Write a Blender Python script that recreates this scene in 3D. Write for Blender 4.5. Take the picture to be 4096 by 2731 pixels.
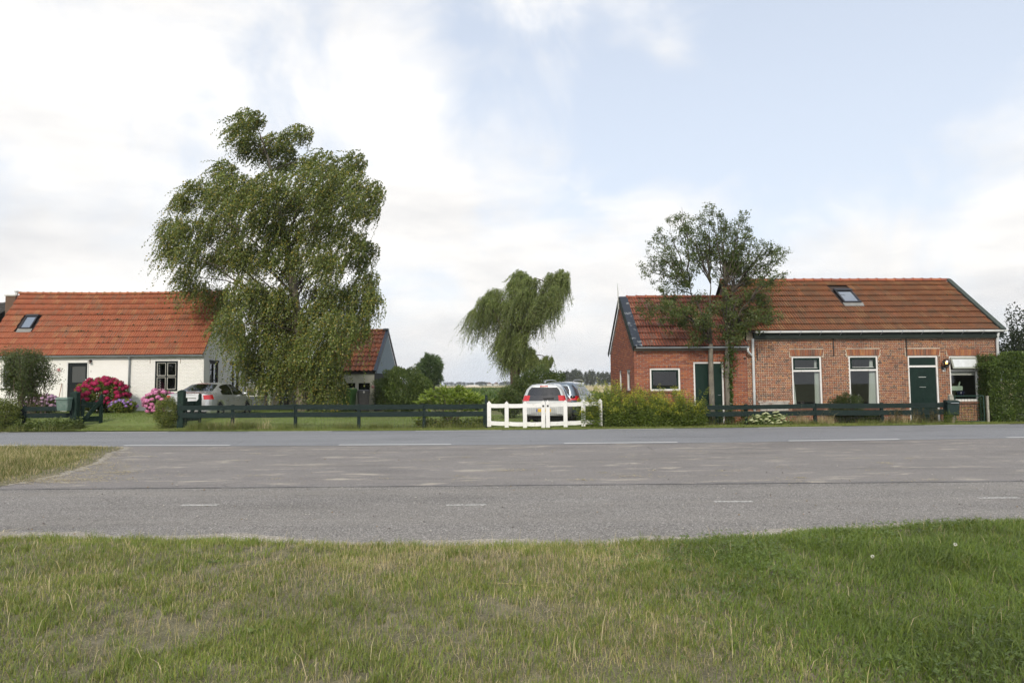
import bpy, bmesh, math, random
import numpy as np
from mathutils import Vector, Matrix

for o in list(bpy.data.objects):
    bpy.data.objects.remove(o)
random.seed(7)
rng = np.random.default_rng(7)
SC = bpy.context.scene
COL = SC.collection
R = math.radians

# ------------------------------------------------------------------ camera
CAM = np.array((0.0, 0.0, 1.5))
FPX = 2731.0                      # focal length in photograph pixels (24 mm on full frame)
PITCH = math.atan(171.5 / FPX)
ROLL = 0.008
_f = np.array((0, math.cos(PITCH), math.sin(PITCH)))
_u0 = np.array((0, -math.sin(PITCH), math.cos(PITCH)))
_r0 = np.array((1.0, 0, 0))
_up = math.cos(ROLL) * _u0 + math.sin(ROLL) * _r0
_rt = math.cos(ROLL) * _r0 - math.sin(ROLL) * _u0
cam_d = bpy.data.cameras.new("camera")
cam_d.lens = 24.0
cam_d.sensor_width = 36.0
cam_d.clip_start = 0.1
cam_d.clip_end = 12000.0
cam = bpy.data.objects.new("camera", cam_d)
COL.objects.link(cam)
m = Matrix.Identity(4)
for i in range(3):
    m[i][0], m[i][1], m[i][2], m[i][3] = _rt[i], _up[i], -_f[i], CAM[i]
cam.matrix_world = m
SC.camera = cam

# ------------------------------------------------------------------ sky, sun, exposure
SUN_EL, SUN_AZ = R(32), R(190)        # azimuth of the sun, clockwise from +Y: behind the camera
sun_dir = Vector((math.sin(SUN_AZ) * math.cos(SUN_EL), math.cos(SUN_AZ) * math.cos(SUN_EL), math.sin(SUN_EL)))
sd = bpy.data.lights.new("sun", 'SUN')
sd.energy = 2.0
sd.angle = R(7)
sd.color = (1.0, 0.92, 0.79)
sun = bpy.data.objects.new("sun", sd)
COL.objects.link(sun)
sun.rotation_euler = sun_dir.to_track_quat('Z', 'Y').to_euler()
sun.location = (0, -20, 20)

W = bpy.data.worlds.new("World")
SC.world = W
W.use_nodes = True
nt = W.node_tree
nt.nodes.clear()


def N(tree, typ, **kw):
    n = tree.nodes.new(typ)
    for k, v in kw.items():
        if k == 'inp':
            for kk, vv in v.items():
                n.inputs[kk].default_value = vv
        else:
            setattr(n, k, v)
    return n


def math_(tree, op, a, b=None, c=None, clamp=False):
    n = tree.nodes.new('ShaderNodeMath')
    n.operation = op
    n.use_clamp = clamp
    for i, v in enumerate((a, b, c)):
        if v is None:
            continue
        if isinstance(v, (int, float)):
            n.inputs[i].default_value = v
        else:
            tree.links.new(v, n.inputs[i])
    return n.outputs[0]


def mixc(tree, fac, a, b, blend='MIX'):
    n = tree.nodes.new('ShaderNodeMix')
    n.data_type = 'RGBA'
    n.blend_type = blend
    n.clamp_factor = True
    for s, v in ((n.inputs[0], fac), (n.inputs[6], a), (n.inputs[7], b)):
        if isinstance(v, (int, float)):
            s.default_value = v
        elif isinstance(v, tuple):
            s.default_value = v if len(v) == 4 else (*v, 1)
        else:
            tree.links.new(v, s)
    return n.outputs[2]


def ramp(tree, fac, stops, interp='LINEAR'):
    n = tree.nodes.new('ShaderNodeValToRGB')
    cr = n.color_ramp
    cr.interpolation = interp
    while len(cr.elements) < len(stops):
        cr.elements.new(0.5)
    for e, (p, c) in zip(cr.elements, stops):
        e.position = p
        e.color = (c, c, c, 1) if isinstance(c, (int, float)) else (*c[:3], 1)
    tree.links.new(fac, n.inputs[0])
    return n.outputs[0]


def build_sky():
    L = nt.links.new
    out = N(nt, 'ShaderNodeOutputWorld')
    bg = N(nt, 'ShaderNodeBackground')
    L(bg.outputs[0], out.inputs[0])
    sky = N(nt, 'ShaderNodeTexSky', sky_type='NISHITA', sun_disc=False)
    sky.sun_elevation = SUN_EL
    sky.sun_rotation = SUN_AZ
    sky.air_density = 1.0
    sky.dust_density = 1.6
    sky.ozone_density = 1.0
    skyc = mixc(nt, 1.0, sky.outputs[0], (SKY_GAIN,) * 3, 'MULTIPLY')
    tc = N(nt, 'ShaderNodeTexCoord')
    sep = N(nt, 'ShaderNodeSeparateXYZ')
    L(tc.outputs['Generated'], sep.inputs[0])
    # azimuth / elevation of the direction, in degrees
    az = math_(nt, 'MULTIPLY', math_(nt, 'ARCTAN2', sep.outputs[0], sep.outputs[1]), 57.2958)
    el = math_(nt, 'MULTIPLY', math_(nt, 'ARCSINE', sep.outputs[2]), 57.2958)
    # a cloud layer seen from below: coordinates shrink towards the horizon
    den = math_(nt, 'ADD', math_(nt, 'MAXIMUM', sep.outputs[2], 0.0), 0.11)
    cx = math_(nt, 'DIVIDE', sep.outputs[0], den)
    cy = math_(nt, 'DIVIDE', sep.outputs[1], den)
    comb = N(nt, 'ShaderNodeCombineXYZ')
    L(cx, comb.inputs[0]); L(cy, comb.inputs[1])
    comb.inputs[2].default_value = 3.7
    nz = N(nt, 'ShaderNodeTexNoise', inp={'Scale': 1.25, 'Detail': 9.0, 'Roughness': 0.56, 'Distortion': 0.25})
    L(comb.outputs[0], nz.inputs['Vector'])
    # billows in direction space, so that cumulus tops keep their height
    nb = N(nt, 'ShaderNodeTexNoise', inp={'Scale': 5.2, 'Detail': 8.0, 'Roughness': 0.55, 'Distortion': 0.5})
    L(tc.outputs['Generated'], nb.inputs['Vector'])
    cov = math_(nt, 'ADD', math_(nt, 'MULTIPLY', nz.outputs[0], 0.22), math_(nt, 'MULTIPLY', nb.outputs[0], 0.78))
    # where the big cloud masses stand (azimuth, elevation, half-widths in degrees, weight)
    total = None
    for a, e, ra, re_, w in ((-31, 20, 11, 8, .22), (-20, 10, 12, 6, .16), (-12, 24, 6, 7, .24), (-5, 15.5, 8, 4.5, .24), (4, 8, 14, 4, .10),
                             (13, 14.5, 5, 3.0, .22), (14, 26, 2.0, 1.4, .13), (37, 9, 8, 5, .24), (-36, 6, 12, 4, .12), (10, 3.5, 30, 2.5, .10), (22, 9.5, 8, 2, .12),
                             (24, 23, 16, 9, -.20), (-26, 30, 6, 2.2, -.16), (-19.5, 26, 2.4, 4, -.10), (8, 20, 6, 4, -.10)):
        da = math_(nt, 'DIVIDE', math_(nt, 'SUBTRACT', az, float(a)), float(ra))
        de = math_(nt, 'DIVIDE', math_(nt, 'SUBTRACT', el, float(e)), float(re_))
        r2 = math_(nt, 'ADD', math_(nt, 'MULTIPLY', da, da), math_(nt, 'MULTIPLY', de, de))
        g = math_(nt, 'MULTIPLY', math_(nt, 'POWER', 2.718, math_(nt, 'MULTIPLY', r2, -0.9)), float(w))
        total = g if total is None else math_(nt, 'ADD', total, g)
    cov = math_(nt, 'ADD', cov, total)
    mask = N(nt, 'ShaderNodeMapRange', interpolation_type='SMOOTHSTEP',
             inp={'From Min': 0.42, 'From Max': 0.73, 'To Min': 0.0, 'To Max': 1.0})
    L(cov, mask.inputs[0])
    # body of the clouds: thick parts and the undersides near the horizon go grey
    ns = N(nt, 'ShaderNodeTexNoise', inp={'Scale': 4.0, 'Detail': 6.0, 'Roughness': 0.55})
    mp = N(nt, 'ShaderNodeMapping')
    mp.inputs['Scale'].default_value = (1.0, 1.0, 3.4)
    mp.inputs['Location'].default_value = (2.0, 5.0, 0.31)
    L(tc.outputs['Generated'], mp.inputs[0])
    L(mp.outputs[0], ns.inputs['Vector'])
    low = N(nt, 'ShaderNodeMapRange', inp={'From Min': 3.0, 'From Max': 20.0, 'To Min': 1.0, 'To Max': 0.62})
    L(el, low.inputs[0])
    gray = math_(nt, 'MULTIPLY', math_(nt, 'MULTIPLY', math_(nt, 'SUBTRACT', ns.outputs[0], 0.33), 2.6, clamp=True), low.outputs[0], clamp=True)
    ccol = mixc(nt, gray, (0.97, 0.945, 0.905), (0.62, 0.625, 0.64))
    # thin white veil low over the horizon
    veil = N(nt, 'ShaderNodeMapRange', inp={'From Min': 0.0, 'From Max': 30.0, 'To Min': 0.90, 'To Max': 0.62})
    L(el, veil.inputs[0])
    base = mixc(nt, veil.outputs[0], skyc, (0.70, 0.745, 0.815))
    full = mixc(nt, mask.outputs[0], base, ccol)
    L(full, bg.inputs[0])
    bg.inputs[1].default_value = SKY_STRENGTH


SKY_STRENGTH = 1.0
SKY_GAIN = 0.15      # the Sky Texture enters at this strength
build_sky()
SC.view_settings.view_transform = 'Standard'
SC.view_settings.look = 'None'
SC.view_settings.exposure = 0.33
SC.view_settings.gamma = 1.0
SC.view_settings.use_curve_mapping = False
SC.render.film_transparent = False
SC.cycles.max_bounces = 6
SC.cycles.diffuse_bounces = 3
SC.cycles.glossy_bounces = 3
SC.cycles.transmission_bounces = 4
SC.cycles.transparent_max_bounces = 10
SC.cycles.caustics_reflective = False
SC.cycles.caustics_refractive = False
SC.cycles.use_denoising = True
SC.cycles.use_adaptive_sampling = True
SC.cycles.adaptive_threshold = 0.02


# ------------------------------------------------------------------ picture measurements -> places
ZR = {0: (0, 0, 1.0), 1: (0, 1100, .43556), 2: (600, 1200, .43537), 3: (1600, 1300, .36139), 4: (2400, 1000, .47821), 5: (3000, 1050, .46599),
      6: (560, 400, .80357), 7: (1800, 1000, .38265), 8: (2500, 780, .57377), 9: (1940, 1480, .21259), 10: (560, 1420, .21259),
      11: (0, 1360, .24232), 12: (950, 1280, .29762), 13: (3560, 1350, .24872), 14: (3000, 1350, .2551), 15: (2420, 1130, .36341),
      16: (3300, 1080, .33844), 17: (0, 1700, .59524), 18: (1300, 1700, .59524), 19: (2700, 1600, .59354)}


def zz(r, x, y):
    ox, oy, s = ZR[r]
    return ox + x * s, oy + y * s


def ray(px, py):
    return _f + _rt * ((px - 2048) / FPX) + _up * ((1365.5 - py) / FPX)


def at(px, py, Y):
    """point at distance Y in front of the camera"""
    d = ray(px, py)
    return CAM + d * (Y / d[1])


def at_x(px, py, X):
    d = ray(px, py)
    return CAM + d * (X / d[0])


def on(px, py, z=0.0):
    """point on level ground"""
    d = ray(px, py)
    return CAM + d * ((z - CAM[2]) / d[2])


def A(r, x, y, Y):
    return at(*zz(r, x, y), Y)


def sstep(a, b, x):
    t = np.clip((np.asarray(x, float) - a) / (b - a), 0, 1)
    return t * t * (3 - 2 * t)


def gz(x, y):
    """height of the ground: the yard on the left is raised a little"""
    x = np.asarray(x, float); y = np.asarray(y, float)
    h = 0.36 * sstep(22.8, 26.5, y) * sstep(0.0, -12.0, x) * (1 - sstep(48, 80, y))
    return h


# ------------------------------------------------------------------ object helpers
def tag(o, label=None, cat=None, group=None, kind=None):
    if label: o['label'] = label
    if cat: o['category'] = cat
    if group: o['group'] = group
    if kind: o['kind'] = kind
    return o


def empty(name, loc, rz=0.0, label=None, cat=None, group=None):
    o = bpy.data.objects.new(name, None)
    COL.objects.link(o)
    o.location = tuple(float(v) for v in loc)
    o.rotation_euler = (0, 0, rz)
    o.empty_display_size = 0.2
    return tag(o, label, cat, group)


def link(name, me, mat, parent=None):
    o = bpy.data.objects.new(name, me)
    COL.objects.link(o)
    if mat is not None and not me.materials:
        me.materials.append(mat)
    if parent is not None:
        o.parent = parent
    return o


def copy_tree(o, parent=None):
    c = o.copy()
    COL.objects.link(c)
    c.parent = parent
    for ch in list(o.children):
        copy_tree(ch, c)
    return c


class MB:
    def __init__(s):
        s.v = []; s.f = []

    def add(s, vs, fs):
        n = len(s.v)
        s.v.extend([tuple(map(float, p)) for p in vs])
        s.f.extend([tuple(n + i for i in f) for f in fs])
        return s

    def box(s, x0, x1, y0, y1, z0, z1, M=None):
        vs = [(x0, y0, z0), (x1, y0, z0), (x1, y1, z0), (x0, y1, z0), (x0, y0, z1), (x1, y0, z1), (x1, y1, z1), (x0, y1, z1)]
        if M is not None:
            vs = [tuple(M @ Vector(p)) for p in vs]
        return s.add(vs, [(0, 3, 2, 1), (4, 5, 6, 7), (0, 1, 5, 4), (1, 2, 6, 5), (2, 3, 7, 6), (3, 0, 4, 7)])

    def bar(s, a, b, w, h=None, up=(0, 0, 1)):
        """rectangular bar from a to b; w sideways, h along up"""
        h = w if h is None else h
        a = np.array(a, float); b = np.array(b, float)
        d = b - a; d /= np.linalg.norm(d)
        sd_ = np.cross(d, np.array(up, float))
        if np.linalg.norm(sd_) < 1e-6:
            sd_ = np.cross(d, (1, 0, 0))
        sd_ /= np.linalg.norm(sd_)
        u = np.cross(sd_, d)
        vs = []
        for p in (a, b):
            for q, r in ((-1, -1), (1, -1), (1, 1), (-1, 1)):
                vs.append(p + sd_ * q * w / 2 + u * r * h / 2)
        return s.add(vs, [(0, 1, 2, 3), (7, 6, 5, 4), (0, 4, 5, 1), (1, 5, 6, 2), (2, 6, 7, 3), (3, 7, 4, 0)])

    def prism(s, poly, a, b, axis='y'):
        """extrude a 2-D polygon between a and b along the axis; poly in the other two coordinates"""
        n = len(poly)
        def mk(p, t):
            return {'y': (p[0], t, p[1]), 'x': (t, p[0], p[1]), 'z': (p[0], p[1], t)}[axis]
        vs = [mk(p, a) for p in poly] + [mk(p, b) for p in poly]
        fs = [tuple(range(n)), tuple(range(2 * n - 1, n - 1, -1))] + [(i, i + n, (i + 1) % n + n, (i + 1) % n) for i in range(n)]
        return s.add(vs, fs)

    def tube(s, pts, rad, sides=6, cap=True):
        pts = np.array([tuple(p) for p in pts], float)
        n = len(pts)
        rad = np.broadcast_to(np.asarray(rad, float), (n,))
        tan = np.gradient(pts, axis=0)
        tan /= np.maximum(np.linalg.norm(tan, axis=1, keepdims=True), 1e-9)
        ref = np.array((0.31, 0.17, 0.93)) if abs(tan[0][2]) < .9 else np.array((0.97, .2, .1))
        vs = []
        for i in range(n):
            a = np.cross(tan[i], ref); a /= max(np.linalg.norm(a), 1e-9)
            b = np.cross(tan[i], a)
            ref = np.cross(a, tan[i]) if False else ref
            for k in range(sides):
                t = 2 * math.pi * k / sides
                vs.append(pts[i] + rad[i] * (math.cos(t) * a + math.sin(t) * b))
        fs = []
        for i in range(n - 1):
            for k in range(sides):
                k2 = (k + 1) % sides
                fs.append((i * sides + k, i * sides + k2, (i + 1) * sides + k2, (i + 1) * sides + k))
        if cap:
            fs.append(tuple(range(sides - 1, -1, -1)))
            fs.append(tuple((n - 1) * sides + k for k in range(sides)))
        return s.add(vs, fs)

    def lathe(s, prof, c=(0, 0, 0), sides=12, M=None):
        vs = []; fs = []
        for r, z in prof:
            for k in range(sides):
                t = 2 * math.pi * k / sides
                p = Vector((r * math.cos(t), r * math.sin(t), z))
                if M is not None:
                    p = M @ p
                vs.append((p[0] + c[0], p[1] + c[1], p[2] + c[2]))
        for i in range(len(prof) - 1):
            for k in range(sides):
                k2 = (k + 1) % sides
                fs.append((i * sides + k, i * sides + k2, (i + 1) * sides + k2, (i + 1) * sides + k))
        return s.add(vs, fs)

    def frame(s, x0, x1, z0, z1, w, y0, y1):
        """rectangular frame in the xz plane, pieces butted"""
        s.box(x0, x1, y0, y1, z1 - w, z1)
        s.box(x0, x1, y0, y1, z0, z0 + w)
        s.box(x0, x0 + w, y0, y1, z0 + w, z1 - w)
        s.box(x1 - w, x1, y0, y1, z0 + w, z1 - w)
        return s

    def mesh(s, name, origin=None):
        me = bpy.data.meshes.new(name)
        v = s.v
        if origin is not None:
            v = [(p[0] - origin[0], p[1] - origin[1], p[2] - origin[2]) for p in v]
        me.from_pydata(v, [], s.f)
        return me

    def build(s, name, mat, parent=None, origin=None, smooth=False, bevel=0.0, kind=None, label=None):
        me = s.mesh(name, origin)
        if smooth:
            me.polygons.foreach_set('use_smooth', [True] * len(me.polygons))
        o = link(name, me, mat, parent)
        if bevel:
            md = o.modifiers.new('bevel', 'BEVEL'); md.width = bevel; md.segments = 1; md.limit_method = 'ANGLE'
        if kind: o['kind'] = kind
        if label: o['label'] = label
        return o


def mass(name, V, faces, mat, parent=None, origin=None, kind=None, smooth=False, mi=None, mats=None):
    """many small pieces as one mesh: V is (pieces, verts, 3), faces the face template of one piece"""
    V = np.asarray(V, np.float32)
    n, k, _ = V.shape
    if origin is not None:
        V = V - np.asarray(origin, np.float32)
    me = bpy.data.meshes.new(name)
    me.vertices.add(n * k)
    me.vertices.foreach_set('co', V.reshape(-1))
    tot = np.array([len(f) for f in faces])
    flat = np.concatenate([np.array(f) for f in faces])
    loops = (np.arange(n)[:, None] * k + flat[None, :]).reshape(-1).astype(np.int32)
    me.loops.add(len(loops))
    me.loops.foreach_set('vertex_index', loops)
    tots = np.tile(tot, n)
    starts = np.concatenate(([0], np.cumsum(tots)[:-1])).astype(np.int32)
    me.polygons.add(len(tots))
    me.polygons.foreach_set('loop_start', starts)
    me.polygons.foreach_set('loop_total', tots.astype(np.int32))
    if smooth:
        me.polygons.foreach_set('use_smooth', np.ones(len(tots), bool))
    if mats:
        for q in mats: me.materials.append(q)
        me.polygons.foreach_set('material_index', np.tile(np.array(mi, np.int32), n))
    me.update(calc_edges=True)
    me.validate()
    o = link(name, me, mat, parent)
    if kind: o['kind'] = kind
    return o


def unit(v):
    return v / np.maximum(np.linalg.norm(v, axis=-1, keepdims=True), 1e-9)


def leaves(C, U, length, width, flat=0.0):
    """diamond leaves starting at C along U; random roll"""
    n = len(C)
    U = unit(U)
    rnd = unit(rng.normal(size=(n, 3)))
    V = np.cross(U, rnd)
    V = unit(V)
    L_ = (length * rng.uniform(.7, 1.25, n))[:, None]
    W_ = (width * rng.uniform(.7, 1.25, n))[:, None]
    nr = np.cross(U, V)
    p0 = C
    p1 = C + U * L_ * .45 + V * W_ * .5 + nr * L_ * .06
    p2 = C + U * L_
    p3 = C + U * L_ * .45 - V * W_ * .5 + nr * L_ * .06
    return np.stack([p0, p1, p2, p3], 1)


LEAF = [(0, 1, 2, 3)]
BLADE = [(0, 1, 3, 2), (2, 3, 4)]


def blades(P, h, w, lean, bend=0.5, az=None, bias=(0, 0)):
    """grass blades: base points P, heights h, widths w, lean = sideways run / height"""
    n = len(P)
    h = np.broadcast_to(np.asarray(h, float), (n,)); w = np.broadcast_to(np.asarray(w, float), (n,))
    a = rng.uniform(0, 2 * np.pi, n) if az is None else az
    d = np.stack([np.cos(a), np.sin(a), np.zeros(n)], 1)
    ln = (lean * rng.uniform(.1, 1.4, n))[:, None]
    off = d * ln * h[:, None] + np.array([bias[0], bias[1], 0]) * h[:, None]
    s_ = rng.uniform(0, 2 * np.pi, n)
    sd_ = np.stack([np.cos(s_), np.sin(s_), np.zeros(n)], 1) * w[:, None] * .5
    up = np.array([0, 0, 1.0])
    mid = P + off * (.5 - .3 * bend) + up * h[:, None] * .55
    drop = np.clip(1.0 - .35 * (np.linalg.norm(off, axis=1) / np.maximum(h, 1e-6)), .25, 1)[:, None]
    tip = P + off + up * h[:, None] * drop
    return np.stack([P - sd_, P + sd_, mid - sd_ * .75, mid + sd_ * .75, tip], 1)


def bez(a, b, c, n):
    t = np.linspace(0, 1, n)[:, None]
    a, b, c = (np.asarray(v, float) for v in (a, b, c))
    return (1 - t) ** 2 * a + 2 * t * (1 - t) * b + t * t * c


# ------------------------------------------------------------------ materials
_MATS = {}


def newmat(name):
    mt = bpy.data.materials.new(name)
    mt.use_nodes = True
    mt.node_tree.nodes.clear()
    return mt


def noise(t, scale, detail=4, rough=.55, vec=None, dist=0.0, w=None):
    n = N(t, 'ShaderNodeTexNoise', inp={'Scale': scale, 'Detail': detail, 'Roughness': rough, 'Distortion': dist})
    if vec is None:
        g = N(t, 'ShaderNodeNewGeometry'); vec = g.outputs['Position']
    t.links.new(vec, n.inputs['Vector'])
    return n.outputs[0]


def piece_random(t):
    g = N(t, 'ShaderNodeNewGeometry'); oi = N(t, 'ShaderNodeObjectInfo')
    return math_(t, 'FRACT', math_(t, 'ADD', g.outputs['Random Per Island'], oi.outputs['Random']))


def mat(name, col, rough=.8, var=.15, nscale=6.0, bump=0.0, bscale=40.0, metallic=0.0, coat=0.0, palette=None, spec=.5,
        stain=None, stain_scale=3.0, stain_amt=.5, stain_lo=.55, trans=0.0, stretch=None, var2=0.0, hue=None):
    if name in _MATS:
        return _MATS[name]
    mt = newmat(name)
    t = mt.node_tree
    L = t.links.new
    out = N(t, 'ShaderNodeOutputMaterial')
    b = N(t, 'ShaderNodeBsdfPrincipled')
    b.inputs['Roughness'].default_value = rough
    b.inputs['Metallic'].default_value = metallic
    b.inputs['Coat Weight'].default_value = coat
    b.inputs['Coat Roughness'].default_value = .06
    b.inputs['Specular IOR Level'].default_value = spec
    if palette:
        rn = piece_random(t)
        k = len(palette)
        c = ramp(t, rn, [(i / k, p) for i, p in enumerate(palette)], 'CONSTANT' if k > 3 else 'LINEAR')
    else:
        rgb = N(t, 'ShaderNodeRGB'); rgb.outputs[0].default_value = (*col, 1); c = rgb.outputs[0]
    vec = None
    if stretch:
        g = N(t, 'ShaderNodeNewGeometry')
        mp = N(t, 'ShaderNodeMapping'); mp.inputs['Scale'].default_value = stretch
        L(g.outputs['Position'], mp.inputs[0]); vec = mp.outputs[0]
    if var:
        f = ramp(t, noise(t, nscale, 6, .6, vec), [(.25, 1 - var), (.75, 1 + var)])
        c = mixc(t, 1.0, c, f, 'MULTIPLY')
    if var2:
        f = ramp(t, noise(t, nscale * 9, 3, .6, vec), [(.25, 1 - var2), (.75, 1 + var2)])
        c = mixc(t, 1.0, c, f, 'MULTIPLY')
    if stain is not None:
        sf = ramp(t, noise(t, stain_scale, 7, .65, vec), [(stain_lo, 0.0), (min(.99, stain_lo + .14), 1.0)])
        c = mixc(t, math_(t, 'MULTIPLY', sf, stain_amt), c, stain)
    L(c, b.inputs['Base Color'])
    if bump:
        bp = N(t, 'ShaderNodeBump'); bp.inputs['Strength'].default_value = bump; bp.inputs['Distance'].default_value = .02
        L(noise(t, bscale, 5, .6, vec), bp.inputs['Height'])
        L(bp.outputs[0], b.inputs['Normal'])
    if trans:
        tr = N(t, 'ShaderNodeBsdfTranslucent')
        lc = mixc(t, 1.0, c, (1.25, 1.35, .6), 'MULTIPLY')
        L(lc, tr.inputs[0])
        mx = N(t, 'ShaderNodeMixShader'); mx.inputs[0].default_value = trans
        L(b.outputs[0], mx.inputs[1]); L(tr.outputs[0], mx.inputs[2]); L(mx.outputs[0], out.inputs[0])
    else:
        L(b.outputs[0], out.inputs[0])
    _MATS[name] = mt
    return mt


def leafmat(name, cols, trans=.28, rough=.5):
    return mat(name, None, rough=rough, var=.30, nscale=1.0, palette=cols, trans=trans, spec=.35)


def glassmat(name, tint=(1, 1, 1), refl=.10, rough=.0):
    if name in _MATS:
        return _MATS[name]
    mt = newmat(name); t = mt.node_tree; L = t.links.new
    out = N(t, 'ShaderNodeOutputMaterial')
    tr = N(t, 'ShaderNodeBsdfTransparent'); tr.inputs[0].default_value = (*tint, 1)
    gl = N(t, 'ShaderNodeBsdfGlossy'); gl.inputs['Roughness'].default_value = rough
    gl.inputs[0].default_value = (.9, .93, .96, 1)
    fr = N(t, 'ShaderNodeFresnel'); fr.inputs[0].default_value = 1.5
    mx = N(t, 'ShaderNodeMixShader')
    L(math_(t, 'ADD', fr.outputs[0], refl, clamp=True), mx.inputs[0])
    L(tr.outputs[0], mx.inputs[1]); L(gl.outputs[0], mx.inputs[2]); L(mx.outputs[0], out.inputs[0])
    _MATS[name] = mt
    return mt


def emit(name, col, strength):
    mt = newmat(name); t = mt.node_tree
    out = N(t, 'ShaderNodeOutputMaterial'); e = N(t, 'ShaderNodeEmission')
    e.inputs[0].default_value = (*col, 1); e.inputs[1].default_value = strength
    t.links.new(e.outputs[0], out.inputs[0])
    return mt


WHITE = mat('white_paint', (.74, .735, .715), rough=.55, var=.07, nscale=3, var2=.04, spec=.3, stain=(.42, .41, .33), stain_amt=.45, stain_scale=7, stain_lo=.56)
DKGREEN = mat('dark_green_paint', (.008, .022, .017), rough=.45, var=.2, nscale=5, spec=.22)
FENCEG = mat('weathered_green_boards', (.015, .026, .024), spec=.15, rough=.75, var=.35, nscale=4, stretch=(1, 8, 14), bump=.25, bscale=12,
             stain=(.06, .072, .072), stain_amt=.45, stain_scale=3.5, stain_lo=.58)
GATEG = mat('green_gate_paint', (.012, .028, .021), spec=.18, rough=.65, var=.35, nscale=7, stain=(.07, .09, .075), stain_amt=.45, stain_scale=9, stain_lo=.56)
ZINC = mat('zinc', (.36, .39, .42), rough=.45, var=.15, nscale=4, metallic=.55, spec=.5)
ZINCL = mat('pale_zinc', (.58, .59, .57), rough=.5, var=.12, nscale=3, metallic=.3, stain=(.3, .28, .22), stain_amt=.4, stain_scale=5)
PIPEG = mat('grey_pvc_pipe', (.55, .57, .57), rough=.45, var=.10, nscale=4)
DARKIRON = mat('dark_iron', (.02, .02, .02), rough=.6, var=.3, nscale=20)
ROOM = mat('room_wall', (.30, .28, .26), rough=.9, var=.08)
GLASS = glassmat('window_glass', (.92, .95, .94), .03)
BARK = mat('grey_bark', (.20, .18, .15), rough=.9, var=.35, nscale=9, bump=.8, bscale=30, stain=(.42, .42, .36), stain_amt=.6, stain_scale=5, stain_lo=.52, stretch=(1, 1, .5))
BIRCHBARK = mat('birch_bark', (.25, .215, .17), rough=.85, var=.3, nscale=6, bump=.5, bscale=20, stain=(.07, .06, .05), stain_amt=.8, stain_scale=7, stain_lo=.52, stretch=(1, 1, 1.8))
TWIG = mat('twig_bark', (.10, .075, .055), rough=.9, var=.3, nscale=8)

# ================================================================== the setting: ground, roads, fields
def crv(x):
    ax = np.abs(np.asarray(x, float))
    return np.where(ax < 12, .0045 * ax ** 2, .648 + .06 * (ax - 12))


def vnoise(x, y, s=1.0, seed=0):
    """smooth value noise 0..1"""
    x = np.asarray(x, float) * s + seed * 17.3; y = np.asarray(y, float) * s + seed * 9.1
    xi = np.floor(x).astype(int); yi = np.floor(y).astype(int)
    xf = x - xi; yf = y - yi
    def h(a, b):
        n = (a * 374761393 + b * 668265263 + seed * 144665) & 0x7fffffff
        n = ((n ^ (n >> 13)) * 1274126177) & 0x7fffffff
        return ((n ^ (n >> 16)) & 0xffff) / 65535.0
    u = xf * xf * (3 - 2 * xf); v = yf * yf * (3 - 2 * yf)
    return (h(xi, yi) * (1 - u) + h(xi + 1, yi) * u) * (1 - v) + (h(xi, yi + 1) * (1 - u) + h(xi + 1, yi + 1) * u) * v


def fbm(x, y, s=1.0, seed=0):
    return .55 * vnoise(x, y, s, seed) + .3 * vnoise(x, y, s * 2.3, seed + 1) + .15 * vnoise(x, y, s * 5.1, seed + 2)


def sheet(name, xs, fy0, fy1, z, mt, ny=2, parent=None, kind='structure', zf=None):
    xs = np.asarray(xs, float)
    vs = []; fs = []
    y0 = np.broadcast_to(fy0(xs) if callable(fy0) else fy0, xs.shape); y1 = np.broadcast_to(fy1(xs) if callable(fy1) else fy1, xs.shape)
    for j in range(ny):
        t = j / (ny - 1)
        yy = y0 * (1 - t) + y1 * t
        zc = np.full_like(xs, z) if zf is None else zf(xs, yy)
        vs += list(zip(xs, yy, zc))
    n = len(xs)
    for j in range(ny - 1):
        for i in range(n - 1):
            fs.append((j * n + i, j * n + i + 1, (j + 1) * n + i + 1, (j + 1) * n + i))
    o = MB().add(vs, fs).build(name, mt, parent, smooth=zf is not None)
    if kind and parent is None: o['kind'] = kind
    return o


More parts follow.
